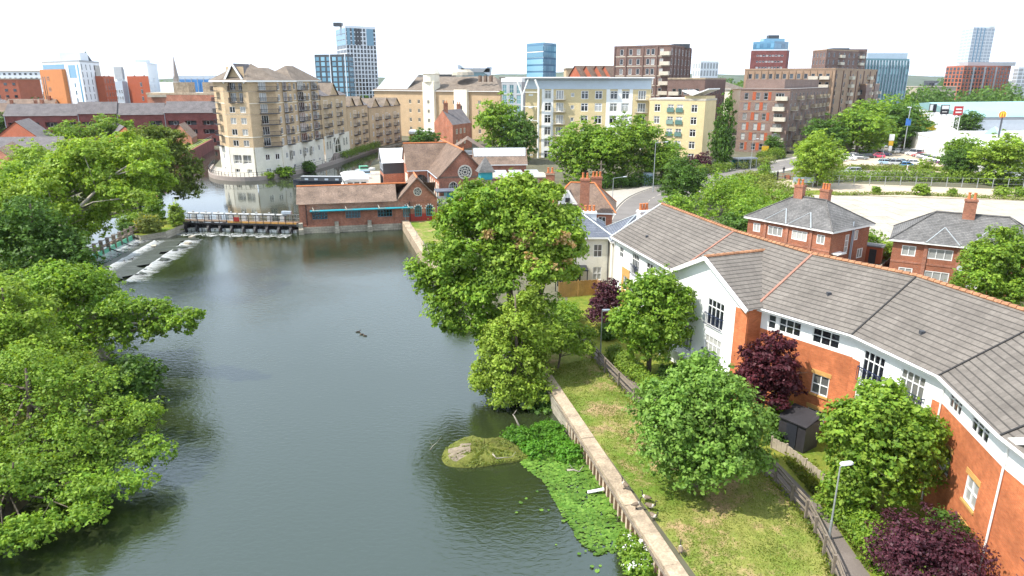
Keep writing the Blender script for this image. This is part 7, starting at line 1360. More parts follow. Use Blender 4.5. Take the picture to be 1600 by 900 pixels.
# the wooded ridge line and town trees far off: masses nobody could count
def wood(label, pts, n, h, mat, leaf, seed):
    rng = np.random.default_rng(seed); pts = np.array(pts, float); k = rng.integers(len(pts) - 1, size=n // 60); t = rng.random(len(k)); c = pts[k] + (pts[k + 1] - pts[k]) * t[:, None] + rng.normal(size=(len(k), 2)) * [h * .6, h * 1.2]
    V = []; hh = h * rng.uniform(.55, 1.15, len(k)); ww = h * rng.uniform(.35, .6, len(k))
    d = unit(rng, n); i = rng.integers(len(k), size=n); d[:, 2] = np.abs(d[:, 2]) * 1.2 - .2; q = rng.uniform(.75, 1.05, n)[:, None]
    p = np.stack([c[i, 0], c[i, 1], hh[i] * .5], 1) + d * q * np.stack([ww[i], ww[i], hh[i] * .5], 1)
    o = link('far_wood', leaf_mesh('far_wood', leaf_arrays(rng, p, d + rng.normal(size=(n, 3)) * .35, leaf * rng.uniform(.6, 1.4, n)), [mat]), None, (0, 0, GZ)); tag(o, label, 'wood', kind='stuff')
wood('band of trees in front of the orange block and tall tower', [(200, 480), (300, 500), (460, 540), (620, 560)], 14000, 18, 'leaf_dark', 2.0, 201); wood('distant trees along the skyline behind the spire', [(-560, 700), (-380, 760), (-220, 800), (-60, 900)], 9000, 22, 'leaf_dark', 3.0, 202); wood('trees among the distant roofs behind the maroon terrace', [(-420, 420), (-300, 440), (-150, 480), (-60, 560)], 8000, 12, 'leaf_dark', 1.8, 203); wood('distant trees behind the brown tower block', [(60, 700), (200, 720), (300, 760), (420, 900)], 8000, 20, 'leaf_dark', 3.0, 204); wood('distant tree belt along the valley beyond the offices', [(300, 1100), (560, 1150), (900, 1250)], 6000, 26, 'leaf_dark', 4.0, 205)

# ================================================================== TOWN BUILDINGS
def grid_wins(L, cols, rows, z0, st, w, h, style=S2, m0=1.6, m1=None, fm='upvc', gm='glass', skip=()):
    us = ev(L, cols, m0, m1) if isinstance(cols, int) else cols
    return [(u, z0 + r * st, w, h, style, fm, gm) for r in range(rows) for i, u in enumerate(us) if (i, r) not in skip]
def block(name, label, L, C, Rr, ztop, wm, fA, fB, roof=('flat_roof', None, .5), z0=GZ, cat='apartment block', depth=.18):
    r = thing(name, label, cat, (C[0], C[1], z0)); mb = MB(); LA, LBb = dist2(L, C), dist2(C, Rr)
    PA = face(r, mb, L, C, z0, ztop, fA(LA) if fA else [], 0, depth); PB = face(r, mb, C, Rr, z0, ztop, fB(LBb) if fB else [], 0, depth); back_walls(mb, L, C, Rr, z0, ztop)
    part('wall', mb, wm if isinstance(wm, list) else [wm], r)
    if roof: flat_roof(r, L, C, Rr, ztop, roof[0], roof[1], roof[2])
    return r, PA, PB
def bands(r, PB, z0, k, st, h, mat, name='string_course', proud=.06, u0=0, u1=None):
    P, rz, L, n = PB; X = Matrix.Translation(P(0, 0)) @ Matrix.Rotation(rz, 4, 'Z'); m = MB()
    for i in range(k): m.box(u0, L if u1 is None else u1, -proud, 0, z0 + st * i, z0 + st * i + h, 0, X)
    return part(name, m, mat, r)
def fins(r, PB, us, z0, z1, w, mat, proud=.25, name='fin'):
    P, rz, L, n = PB; X = Matrix.Translation(P(0, 0)) @ Matrix.Rotation(rz, 4, 'Z'); m = MB()
    for u in us: m.box(u - w / 2, u + w / 2, -proud, 0, z0, z1, 0, X)
    return part(name, m, mat, r)
def panels(r, PB, rects, mat, name='panel', proud=.05):
    P, rz, L, n = PB; X = Matrix.Translation(P(0, 0)) @ Matrix.Rotation(rz, 4, 'Z'); m = MB()
    for a, b, c, d in rects: m.box(a, b, -proud, .02, c, d, 0, X)
    return part(name, m, mat, r)
def plant_room(r, cx, cy, w, d, z, h, rz=0, mat='mid_panel'):
    X = Matrix.Translation((cx, cy, 0)) @ Matrix.Rotation(rz, 4, 'Z'); return part('plant_room', MB().box(-w / 2, w / 2, -d / 2, d / 2, z, z + h, 0, X), mat, r)
WB = (2, (), .12)
# --- pale yellow flats
yL, yC, yR = (3.9, 208), (39.0, 200.3), (41.5, 212)
yf, PA, PB = block('yellow_flats', 'long pale yellow brick flats with white bays and blue grey top band', yL, yC, yR, 23.2, 'lemon_brick',
    lambda L: [(u, .9 + 3.44 * r, 2.1, 2.3, (2, (.7,), .17)) for r in range(6) for u in (17.4, 21.4, 25.7, 29.0)] + [(10.2, .8 + 3.44 * r, 2.2, 2.5, (3, (), .15)) for r in range(6)] + [(13.9, 1.5 + 3.44 * r, 1.0, 1.1, (1, (), .12)) for r in range(6)] + [(33.6, .8 + 3.44 * r, 2.2, 2.5, (3, (), .15)) for r in range(6)] + [(6.7, .9 + 3.44 * r, 1.9, 2.4, (2, (.7,), .15)) for r in range(6)],
    lambda L: grid_wins(L, 2, 5, 3.0, 3.25, 1.2, 1.6, WB, 3), ('white_roof', 'grey_panel', .6), cat='apartment block')
panels(yf, PA, [(23.6, 24.62, GZ, 20.8), (26.78, 27.92, GZ, 20.8), (30.08, 31, GZ, 20.8), (4.9, 5.72, GZ, 20.8), (7.68, 8.3, GZ, 20.8)] + [(a, b, 3.28 + 3.44 * r, 4.28 + 3.44 * r) for r in range(5) for a, b in ((24.62, 26.78), (27.92, 30.08), (5.72, 7.68))], 'white_render', 'white_bay', .06); panels(yf, PA, [(-.1, 36.05, 20.85, 23.15)], 'top_blue', 'top_band', .1)
m = MB(); P, rz, L, n = PA; X = Matrix.Translation(P(0, 0)) @ Matrix.Rotation(rz, 4, 'Z'); m.box(-5.5, L - 12, -2.2, 6, 23.85, 24.2, 0, X).box(L - 11.9, L + .8, -1.4, 6, 23.82, 24.1, 0, X); part('roof_canopy', m, 'white_roof', yf)
part('roof_column', MB().tube([X @ Vector((-.5, -1.8, GZ)), X @ Vector((-.5, -1.8, 19)), X @ Vector((-2.2, -1.9, 23.5))], .28, 8).tube([X @ Vector((-.5, -1.8, 19)), X @ Vector((1.2, -1.9, 23.5))], .2, 8), 'white_paint', yf)
part('roof_column', MB().tube([X @ Vector((4.3, -2.0, GZ)), X @ Vector((4.3, -2.0, 21)), X @ Vector((3.2, -2.0, 23.5))], .3, 8), 'white_paint', yf); m = MB(); [m.bar(X @ Vector((-.5, -1.85, 4 + 4 * i)), X @ Vector((4.3, -2, 4 + 4 * i)), .2, .2) for i in range(5)]; part('column_tie', m, 'white_paint', yf)
for r_ in range(6):
    for u in (10.2, 33.6): balcony(yf, P, rz, u, .78 + 3.44 * r_, 3.4, 1.4, False, 'galvanised', 'concrete')
for r_ in range(6): part('brick_panel', MB().box(1.0, 2.3, -.05, .02, 1.7 + 3.44 * r_, 2.2 + 3.44 * r_, 0, X), 'white_render', yf)
flush_extra(yf)
wL, wC, wR = (38.6, 199.0), (51.9, 190.2), (57.2, 198.5)
yw, PA, PB = block('yellow_wing', 'lower pale yellow brick wing with green glass balconies and tilted white roof', wL, wC, wR, 18.0, 'lemon_brick', lambda L: [(u, 1.9 + 3.25 * r, 1.75, 2.0, (2, (.7,), .13)) for r in range(5) for u in (2.4, 6.3, 8.9, 13.0)], None, ('white_roof', 'pale_concrete', .5))
P, rz, L, n = PA
for r_ in range(5):
    for u in (6.3, 8.9): put = inst('balcony_rail', CACHE.setdefault(('yr',), MB().box(-1.0, 1.0, -.3, -.25, 0, 1.05).box(-1.05, 1.05, -.32, 0, -.1, 0).mesh('balcony_rail', ['glass_green'])), yw, P(u, 1.95 + 3.25 * r_), rz)
X = Matrix.Translation(P(0, 0)) @ Matrix.Rotation(rz, 4, 'Z'); part('tilted_roof', MB().rings([[X @ Vector((x, y, z)) for y, z in ((-.8, za), (9, za), (9, za + .3), (-.8, za + .3))] for x, za in ((9.5, 20.4), (12.5, 19.3), (L + .8, 20.9))]), 'white_roof', yw)
part('roof_wall', MB().box(10.0, L, .2, 8, 18.4, 19.2, 0, X), 'lemon_brick', yw)
# --- brown flats with rust panels, and the fawn blocks behind
fL, fC, fR = (72.5, 226), (85.0, 217.5), (119, 268)
bf, PA, PB = block('brown_flats', 'mauve brown brick flats with rust coloured panels and cream balconies', fL, fC, fR, 20.4, 'brown_brick', lambda L: [(u, 2.0 + 3.1 * r, 1.25, 2.0, (1, (.5,), .12), 'mid_panel') for r in range(6) for u in (2.0, 5.6, 8.0)] + [(12.2, 2.0 + 3.1 * r, 2.6, 2.0, (3, (), .12), 'mid_panel') for r in range(6)], lambda L: [(u, 2.0 + 3.1 * r, 1.2, 2.0, (1, (), .12), 'mid_panel') for r in range(6) for u in ev(L, 11, 3)], ('flat_roof', 'umber_brick', .4))
panels(bf, PA, [(3.9 if r % 2 else 6.3, 4.95 if r % 2 else 7.35, 1.9 + 3.1 * r, 4.3 + 3.1 * r) for r in range(6)][::1] + [(2.75, 3.5, 1.9 + 3.1 * r, 4.3 + 3.1 * r) for r in (0, 2, 4)] + [(8.7, 9.6, 1.9 + 3.1 * r, 4.3 + 3.1 * r) for r in (1, 3, 5)], 'rust_cladding', 'rust_panel', .04); bands(bf, PA, 4.45, 6, 3.1, .16, 'fawn_brick', proud=.03); bands(bf, PB, 4.45, 6, 3.1, .16, 'brown_brick', proud=.03)
for r_ in range(6):
    balcony(bf, PA[0], PA[1], 12.4 + (r_ % 2) * .6, 1.95 + 3.1 * r_, 3.4, 1.5, True, 'pale_concrete', 'pale_concrete', 1.1)
    for k_, u in enumerate(ev(PB[2], 8, 5)):
        if (k_ + r_) % 2 == 0 or k_ > 4: balcony(bf, PB[0], PB[1], u, 1.95 + 3.1 * r_, 3.2, 1.5, True, 'stone_cap', 'pale_concrete', 1.1)
part('penthouse', MB().prism([(75.5, 231), (85.5, 224), (115, 268), (106, 275)], 20.4, 23.6), 'brown_brick', bf); flush_extra(bf)
def fb(name, label, L, C, Rr, zt, wm, nA, nB, rows, st=3.1, balA=(), balB=(), roofm=('flat_roof', 'fawn_brick', .5), z1=2.2, ww=1.3, hh=1.9, fm='mid_panel', gm='glass_dark'):
    r, PA, PB = block(name, label, L, C, Rr, zt, wm, (lambda L: grid_wins(L, nA, rows, z1, st, ww, hh, (1, (), .1), 2.4, None, fm, gm)) if nA else None, (lambda L: grid_wins(L, nB, rows, z1, st, ww, hh, (1, (), .1), 2.4, None, fm, gm)) if nB else None, roofm)
    for (us, Pq) in ((balA, PA), (balB, PB)):
        for u in us:
            for k in range(rows): balcony(r, Pq[0], Pq[1], u * Pq[2], z1 - .1 + st * k, 3.4, 1.4, True, 'pale_concrete', 'pale_concrete', 1.1)
    flush_extra(r); return r, PA, PB
r, PA, PB = fb('fawn_flats', 'tall fawn brick flats with pale balconies behind the brown flats', XY(1160, 290), XY(1300, 272), XY(1365, 310), 27.3, 'fawn_brick', 12, 6, 8, 3.1, (.78, .9), (.35, .8)); fins(r, PA, ev(PA[2], 13, 1.2), 2, 27, .35, 'fawn_brick', .3, 'pier'); fins(r, PB, ev(PB[2], 7, 1), 2, 27, .35, 'umber_brick', .3, 'pier')
fb('fawn_corner_block', 'stepped brown brick corner block with many balconies beyond the fawn flats', XY(1325, 300), XY(1352, 292), XY(1372, 330), 21.5, 'brown_brick', 3, 4, 6, 3.1, (.5,), (.25, .6, .9))
r, PA, PB = fb('dark_brick_tower', 'dark brown brick tower block rising behind the fawn flats', XY(1262, 345), XY(1283, 330), XY(1345, 350), ZT(79, 335), 'umber_brick', 4, 8, 11, 3.15, (), (.35, .85)); plant_room(r, XY(1300, 345)[0], 345, 8, 6, ZT(79, 335), 1.4, 0, 'dark_panel'); plant_room(r, XY(1330, 345)[0], 348, 10, 5, ZT(79, 335), 1.1, 0, 'umber_brick')
r, PA, PB = fb('brown_tower_block', 'square brown brick tower block with white ledges above the yellow flats', XY(957, 262), XY(1043, 250), XY(1075, 275), ZT(73, 255), 'umber_brick', [3, 6.5, 9.5, 13.2, 15, 18.2], 6, 10, 3.3, (.93,), (), ('flat_roof', 'umber_brick', .5), 2.2, 1.3, 2.0, 'upvc', 'glass'); bands(r, PA, 4.9, 10, 3.3, .28, 'pale_concrete'); bands(r, PB, 4.9, 10, 3.3, .28, 'umber_brick'); fins(r, PA, [.3, 4.8, 11.3, 16.6], 2, ZT(73, 255), .5, 'umber_brick', .3, 'pier'); fins(r, PB, ev(PB[2], 7, .3), 2, ZT(73, 255), .5, 'umber_brick', .3, 'pier'); plant_room(r, XY(1060, 266)[0], 268, 6, 4, ZT(73, 255), 1.5, 0, 'dark_panel')
r, PA, PB = fb('brown_low_block', 'lower brown brick block with green glazed balconies beside the brown tower', XY(1042, 242), XY(1100, 236), XY(1132, 262), ZT(124, 238), 'umber_brick', 5, 7, 6, 3.3, (.2, .78), (), ('flat_roof', 'stone_cap', .5)); 
w = thing('cream_roofed_hall', 'cream gable roofed building behind the brown low block', 'hall', (XY(1100, 300)[0], 300, GZ)); m = MB(); a, b, c = XY(1068, 305), XY(1140, 295), XY(1160, 330); wall(m, a, b, GZ, 20); wall(m, b, c, GZ, 20); back_walls(m, a, b, c, GZ, 20); part('wall', m, 'sand_render', w); hip_roof(w, a, b, c, 20, 4.2, .5, 'lichen_tile', .1)
# --- stone coloured block with round tower, old brick house, modern glass neighbour
sL, sC, sR = XY(585, 300), XY(782, 268), XY(800, 300)
sb_, PA, PB = block('stone_office_block', 'sand coloured office block with cream stair towers and brown roof', sL, sC, sR, ZT(142, 280), 'sand_brick', lambda L: grid_wins(L, [5, 12, 19, 23.5, 36, 41, 47.5, 53], 4, 3.5, 3.6, 1.3, 1.6, WB, fm='sand_render', gm='glass_dark'), lambda L: grid_wins(L, 2, 4, 3.5, 3.6, 1.3, 1.6, WB, fm='sand_render', gm='glass_dark'), None, cat='office block')
hip_roof(sb_, sL, sC, sR, ZT(142, 280), 5.5, .8, 'lichen_tile', .8); P, rz, L, n = PA
def tower_bit(u, w_, zt, mat='sand_render', d=1.4, k=4):
    X = Matrix.Translation(P(u, 0)) @ Matrix.Rotation(rz, 4, 'Z'); part('stair_tower', MB().box(-w_ / 2, w_ / 2, -d, 3, GZ, zt, 0, X), mat, sb_)
    for i in range(k): put_window(sb_, P(u, 3.6 + 3.6 * i, -d - .05), rz, 1.2, 1.5, WB, 'sand_render', 'glass_dark', False)
tower_bit(29.5, 5.5, ZT(128, 280)); tower_bit(9.0, 5, ZT(160, 285), k=0); tower_bit(45.0, 6.0, ZT(140, 280), k=1)
X = Matrix.Translation(P(29.5, 0)) @ Matrix.Rotation(rz, 4, 'Z'); part('tower_cap', MB().tube([X @ Vector((0, 1, ZT(128, 280))), X @ Vector((0, 1, ZT(116, 280))), X @ Vector((0, 1, ZT(115, 280))), X @ Vector((0, 1, ZT(107, 280)))], [3.2, 3.2, 3.6, 2.6], 12), 'sand_render', sb_); part('dome', MB().tube([P(40, ZT(118, 290), 8), P(40, ZT(113, 290), 8), P(40, ZT(109, 290), 8)], [4.5, 4.2, 2.6], 12), 'concrete', sb_)
part('metal_roof', MB().poly([P(.5, ZT(140, 280), .8), P(17, ZT(140, 280), .8), P(17, ZT(116, 290), 9), P(.5, ZT(116, 290), 9)]).poly([P(.5, ZT(140, 280), .8), P(.5, ZT(116, 290), 9), P(.5, ZT(140, 290), 9)]), 'mid_panel', sb_); part('tall_window', MB().box(44.2, 45.8, -1.5, -1.42, 3, 14, 0, Matrix.Translation(P(0, 0)) @ Matrix.Rotation(rz, 4, 'Z')), 'glass_dark', sb_)
for i in range(3): part('roof_vent', MB().box(50 + i * 2.5, 51 + i * 2.5, 4, 5, ZT(128, 280), ZT(118, 280), 0, Matrix.Translation(P(0, 0)) @ Matrix.Rotation(rz, 4, 'Z')), 'brown_tile', sb_)
oh = thing('old_brick_house', 'old dark brick house with gable and chimneys beside the rounded tree', 'house', (XY(705, 232)[0], 232, GZ)); m = MB(); a, b, c = XY(677, 242), XY(706, 226), XY(736, 240); wall(m, a, b, GZ, 9.5); P_, rz_, L_, n_ = wall(m, b, c, GZ, 9.5); B_q = back_walls(m, a, b, c, GZ, 9.5); gable_wall(m, a, b, 9.5, 4.2); gable_wall(m, c, B_q, 9.5, 4.2); part('wall', m, 'lit_old_brick', oh); hip_roof(oh, c, b, a, 9.5, 4.4, .3, 'grey_tile') if False else None
A3, B3, C3, D3 = Vector((*a, 9.4)), Vector((*b, 9.4)), Vector((*c, 9.4)), Vector((*B_q, 9.4)); r0, r1 = (A3 + B3) / 2 + Vector((0, 0, 4.4)), (C3 + D3) / 2 + Vector((0, 0, 4.4)); part('roof', MB().poly([B3, C3, r1, r0]).poly([D3, A3, r0, r1]), 'grey_tile', oh); chimney(oh, r0.x + 1, r0.y + .5, 12.5, 16.2, 1.4, .9, 2); chimney(oh, r1.x - 1, r1.y - .5, 12.5, 15.4, 1.4, .9, 2)
for u in (3, 6, 9): put_window(oh, P_(u, 3, -.05), rz_, 1.1, 1.6, WB, 'sand_render', 'glass_dark', False); put_window(oh, P_(u, 6.5, -.05), rz_, 1.1, 1.6, WB, 'sand_render', 'glass_dark', False)
wall_ = thing('low_store', 'low white flat roofed store beside the channel bend', 'store', (-34, 262, GZ)); part('wall', MB().prism([XY(637, 262), XY(672, 258), XY(678, 268), XY(640, 272)], GZ, 4.2), 'orange_wall', wall_); part('roof', MB().prism([XY(636, 261), XY(673, 257), XY(679, 269), XY(639, 273)], 4.2, 5.0), 'white_roof', wall_)
gl, PA, PB = block('glass_link_block', 'dark glazed stair block with white hooded roof beside the yellow flats', XY(784, 246), XY(815, 240), XY(822, 250), ZT(128, 243), 'mid_panel', lambda L: grid_wins(L, 3, 6, 2, 3.4, 1.9, 2.9, (2, (.5,), .12), 1.3, None, 'grey_panel', 'glass_teal'), None, ('white_roof', 'white_render', 1.2), cat='office block')
# --- skyline towers
def glass_tower(name, label, pxL, pxC, pxR, yL, yC, yR, pytop, cols, rows, glass, frame, mullion=.35, cat='office tower', base=GZ):
    pm_ = pytop * .7 + 42; L, C, Rr = XY(pxL, yL, pm_), XY(pxC, yC, pm_), XY(pxR, yR, pm_); zt = ZT(pytop, yC); r = thing(name, label, cat, (C[0], C[1], base)); st = (zt - base - 1) / rows; PS = []
    core = MB()
    for (p0, p1, k) in ((L, C, cols[0]), (C, Rr, cols[1])):
        P, rz, Ln, n = wall(core, p0, p1, base, zt); PS.append((P, rz, Ln, n)); X = Matrix.Translation(P(0, 0)) @ Matrix.Rotation(rz, 4, 'Z')
    back_walls(core, L, C, Rr, base, zt); part('wall', core, [frame], r)
    for (P, rz, Ln, n), k in zip(PS, cols):
        if not k: continue
        cw = Ln / k; key = ('gt', name, round(cw, 2), round(st, 2), glass); me = MB().box(-cw / 2 + mullion / 2, cw / 2 - mullion / 2, -.12, .0, st * .18, st * .92).mesh('window', [glass]); nw = NWIN.get(r.name, 0)
        lim = max(0, 100 - nw); cells = [(i, j) for j in range(rows - 1, -1, -1) for i in range(k)]
        for i, j in cells[:lim]: inst('window', me, r, P((i + .5) * cw, base + .6 + j * st), rz)
        NWIN[r.name] = nw + min(lim, len(cells))
        if cells[lim:]:
            m = MB(); X = Matrix.Translation(P(0, 0)) @ Matrix.Rotation(rz, 4, 'Z')
            for i, j in cells[lim:]: m.box(i * cw + mullion / 2, (i + 1) * cw - mullion / 2, -.12, 0, base + .6 + j * st + st * .18, base + .6 + j * st + st * .92, 0, X)
            o = part('window', m, glass, r); o['kind'] = 'stuff'
    part('roof', MB().prism([L, C, Rr, quad4(L, C, Rr)], zt, zt + 1.0), frame, r)
    return r, PS, zt, st
r, PS, zt, st = glass_tower('white_grid_tower', 'tallest tower with white grid facade and blue glazed crown above the tan block', 526, 541, 588, 545, 520, 535, 42, (3, 9), 20, 'glass_dark', 'white_panel', 1.0, 'tower block')
panels(r, PS[0], [(.4, PS[0][2] - .4, zt - 12 + i * 4, zt - 8.6 + i * 4) for i in range(3)], 'glass_sky', 'glazed_crown', .2); panels(r, PS[1], [(1, 3.4, zt - 12, zt - .6), (5.0, 6.6, zt - 12, zt - .6), (16.5, 22, zt - 12, zt - .6)], 'glass_sky', 'glazed_crown', .2); panels(r, PS[1], [(7.6, 9.2, zt - 12, zt - .6), (10, 11.6, zt - 12, zt - .6)], 'dark_panel', 'dark_fin', .2); plant_room(r, XY(536, 530)[0], 530, 6, 5, zt + 1, 2.5, 0, 'dark_panel')
r, PS, zt, st = glass_tower('dark_glazed_block', 'black framed glazed block standing beside the white grid tower', 492, 545, 552, 500, 492, 510, 87, (6, 1), 11, 'glass_sky', 'dark_panel', 1.5, 'tower block'); fins(r, PS[0], [0.3, 12.4, 24.2], 0, zt + 1, .5, 'white_panel', .5)
r, PS, zt, st = glass_tower('blue_glass_tower', 'slim blue glass office tower with a mast above the yellow flats', 823, 849, 869, 440, 425, 440, 69, (1, 5), 11, 'glass_sky', 'glass_blue', .3); part('mast', MB().tube([(XY(866, 436)[0], 436, zt), (XY(866, 436)[0], 436, ZT(38, 436))], [.2, .06], 6), 'galvanised', r); bands(r, PS[0], zt - 26, 9, 3.1, .5, 'white_panel')
r, PS, zt, st = glass_tower('blue_brick_tower', 'blue glass tower with maroon brick front and stepped top', 1175, 1208, 1230, 560, 545, 560, 66, (6, 4), 12, 'glass_blue', 'glass_blue', .3); plant_room(r, XY(1198, 560)[0], 560, 16, 8, zt + 1, 2.2, 0, 'glass_sky'); plant_room(r, XY(1198, 560)[0], 560, 8, 5, zt + 3.2, 2.6, 0, 'dark_panel')
X0, X1 = XY(1167, 538), XY(1222, 534); zb = ZT(79, 536); r2, PA, PB = block('maroon_brick_block', 'maroon brick office front standing before the blue glass tower', X0, X1, XY(1226, 542), zb, 'maroon_brick', lambda L: grid_wins(L, 9, 5, zb - 21, 4.2, 1.6, 1.2, (1, (), .1), 5, 3, 'white_panel', 'glass'), None, ('flat_roof', 'white_panel', .8), cat='office block')
r, PS, zt, st = glass_tower('ribbed_glass_office', 'wide teal glass office with angled vertical ribs by the car park trees', 1341, 1343, 1419, 430, 415, 425, 94, (1, 16), 8, 'glass_teal', 'glass_teal', .5, 'office block'); fins(r, PS[1], [i * PS[1][2] / 16 for i in range(17)], GZ, zt, .25, 'grey_panel', .6); plant_room(r, XY(1372, 435)[0], 436, 24, 10, zt + 1, 3.5, 0, 'grey_panel')
r, PS, zt, st = glass_tower('pale_residential_tower', 'pale grey residential tower with dark window strips above the orange block', 1499, 1516, 1550, 935, 900, 915, 43, (3, 6), 22, 'grey_panel', 'white_panel', 1.4, 'tower block'); fins(r, PS[1], [8, 14.5, 21], GZ, zt, 1.8, 'glass_blue', .3, 'window_strip'); plant_room(r, XY(1520, 915)[0], 915, 18, 8, zt + 1, 2.5, 0, 'white_panel')
r, PS, zt, st = glass_tower('orange_brick_block', 'wide orange brick block with grey penthouse beneath the pale tower', 1477, 1505, 1578, 800, 770, 790, 104, (5, 14), 9, 'glass_dark', 'red_block', 2.2, 'apartment block'); plant_room(r, XY(1535, 790)[0], 792, 54, 14, zt + 1, 4.0, .05, 'mid_panel'); fins(r, PS[1], [14, 30, 46], GZ, zt, 2.2, 'mid_panel', .3, 'window_strip')
glass_tower('white_edge_block', 'white tower block cut by the frame edge beside the orange block', 1583, 1590, 1630, 760, 740, 745, 106, (2, 5), 9, 'mid_panel', 'white_panel', 1.2, 'apartment block')
glass_tower('white_skyline_block', 'small white apartment block on the skyline beside the brown tower', 1082, 1094, 1122, 900, 880, 890, 97, (3, 6), 5, 'mid_panel', 'white_panel', 1.8, 'apartment block')
# skyline station roof with raked ends, spires, cranes
sr = thing('station_roof', 'low grey glazed roof with raked ends on the skyline above the stone block', 'station', (XY(735, 560)[0], 560, GZ)); z_ = ZT(113, 560); x0, x1 = XY(722, 560)[0], XY(766, 560)[0]; part('roof', MB().box(x0, x1, 555, 580, z_, z_ + 3), 'mid_panel', sr); part('wall', MB().box(x0 + 1, x1 - 1, 556, 579, GZ, z_), 'glass_teal', sr); part('end_fin', MB().rings([[(x0 + a, y, z_ + b) for a, b in ((0, -3), (5, 0), (-1, 5.5), (-3, 5))] for y in (555, 580)]).rings([[(x1 + a, y, z_ + b) for a, b in ((0, -3), (1, 4), (-2, 4), (-5, 0))] for y in (555, 580)]), 'grey_panel', sr); part('roof_top', MB().box(x0 + 9, x1 - 8, 560, 575, z_ + 3, z_ + 5), 'white_roof', sr)
def spire(label, px, y, pytop, pybase, w_, mat='stone_block'):
    x = XY(px, y)[0]; zt, zb = ZT(pytop, y), ZT(pybase, y); t = thing('church_spire', label, 'spire', (x, y, GZ)); part('tower', MB().box(x - w_ / 2, x + w_ / 2, y - w_ / 2, y + w_ / 2, GZ, zb), mat, t); part('spire', MB().tube([(x, y, zb), (x, y, zt)], [w_ * .62, .1], 8), mat, t)
spire('tall thin grey church spire standing alone on the skyline', 279, 600, 86, 120, 3.4, 'steep_stone'); spire('short dark spire peeping over the white and orange flats', 145, 420, 80, 95, 4.5, 'dark_panel')
# --- orange and white flats by the spire
of, PA, PB = block('orange_white_flats', 'white panelled tower flats with orange and red brick bays behind the round tree', XY(75, 330), XY(133, 305), XY(163, 330), ZT(97, 310), 'white_panel', lambda L: grid_wins(L, [L * .8], 5, 8, 3.1, 1.6, 1.8, (2, (), .12), fm='mid_panel', gm='glass_blue'), lambda L: grid_wins(L, 5, 8, 6, 3.1, 1.1, 2.3, (1, (), .1), 2, None, 'mid_panel', 'glass_dark'), ('flat_roof', 'mid_panel', .7))
P, rz, L, n = PA; X = Matrix.Translation(P(0, 0)) @ Matrix.Rotation(rz, 4, 'Z'); part('orange_bay', MB().box(.3, L * .62, -1.6, 0, GZ, ZT(108, 312), 0, X), 'orange_cladding', of)
for i, u in enumerate((2.6, 4.8)): part('window', MB().box(u - .35, u + .35, -1.68, -1.6, 13, 25, 0, X), 'glass_dark', of)
for k in range(3): put_window(of, P(8.6, 14 + 4.6 * k, -1.62), rz, 2.6, 1.8, S3, 'mid_panel', 'glass_dark', False)
part('glazed_top', MB().box(.5, L * .6, -.1, 0, ZT(108, 312), ZT(100, 312), 0, X), 'glass_blue', of); P, rz, L, n = PB; X = Matrix.Translation(P(0, 0)) @ Matrix.Rotation(rz, 4, 'Z'); part('red_bay', MB().box(L - 9, L + 7, -3.4, -.2, GZ, ZT(119, 325), 0, X), 'rust_cladding', of)
for k in range(5):
    for u in (L - 7, L - 3, L + 1, L + 4.6): put_window(of, P(u, 10.2 + 3.0 * k, -3.42), rz, 1.1, 1.9, S1, 'mid_panel', 'glass_dark', False)
panels(of, PA, [(PA[2] * .7, PA[2] * .88, ZT(97, 310) - 6.5, ZT(97, 310) - 1.2), (PA[2] * .92, PA[2] * .96, 4, ZT(97, 310) - 1)], 'glass_blue', 'glazed_bay', .05); panels(of, PB, [(PB[2] * .72, PB[2], 2, ZT(97, 310) - 1)], 'glass_dark', 'glazed_corner', .1)
plant_room(of, XY(122, 318)[0], 320, 9, 6, ZT(97, 310), 4.2, 0, 'white_panel')
of2, PA, PB = block('white_red_flats', 'white and rust clad flats with a round roof drum next to the orange bay', XY(163, 362), XY(236, 345), XY(252, 372), ZT(100, 350), ['white_render'], lambda L: grid_wins(L, [2.6, 6.2, L * .72, L * .92], 3, 15, 4.4, 1.5, 2.0, WB, fm='mid_panel', gm='glass_dark'), lambda L: grid_wins(L, 3, 7, 4, 3.1, 1.3, 2, WB, 2, None, 'white_panel', 'glass_dark'), ('flat_roof', 'white_panel', .6))
panels(of2, PA, [(PA[2] * .56, PA[2] + .05, GZ, ZT(119, 350))], 'rust_cladding', 'rust_cladding_panel', .15); panels(of2, PA, [(PA[2] * .33, PA[2] * .5, ZT(124, 350), ZT(104, 350))], 'mid_panel', 'grey_bay', .8); panels(of2, PA, [(PA[2] * .3, PA[2] * .54, GZ, ZT(127, 350))], 'grey_panel', 'grey_front', 2.5)
P, rz, L, n = PA
for k in range(4):
    for u in (.34, .4, .46, .51): put_window(of2, P(L * u, 8 + 3.1 * k, -2.55), rz, 1.1, 1.8, WB, 'white_panel', 'glass_dark', False)
for k in range(6): put_window(of2, P(L * .84, 4 + 3.3 * k, -.2), rz, 1.3, 2.0, WB, 'mid_panel', 'glass_dark', False)
part('roof_drum', MB().tube([(XY(222, 355)[0], 358, ZT(100, 350)), (XY(222, 355)[0], 358, ZT(93, 350))], 4.6, 14), 'white_panel', of2)
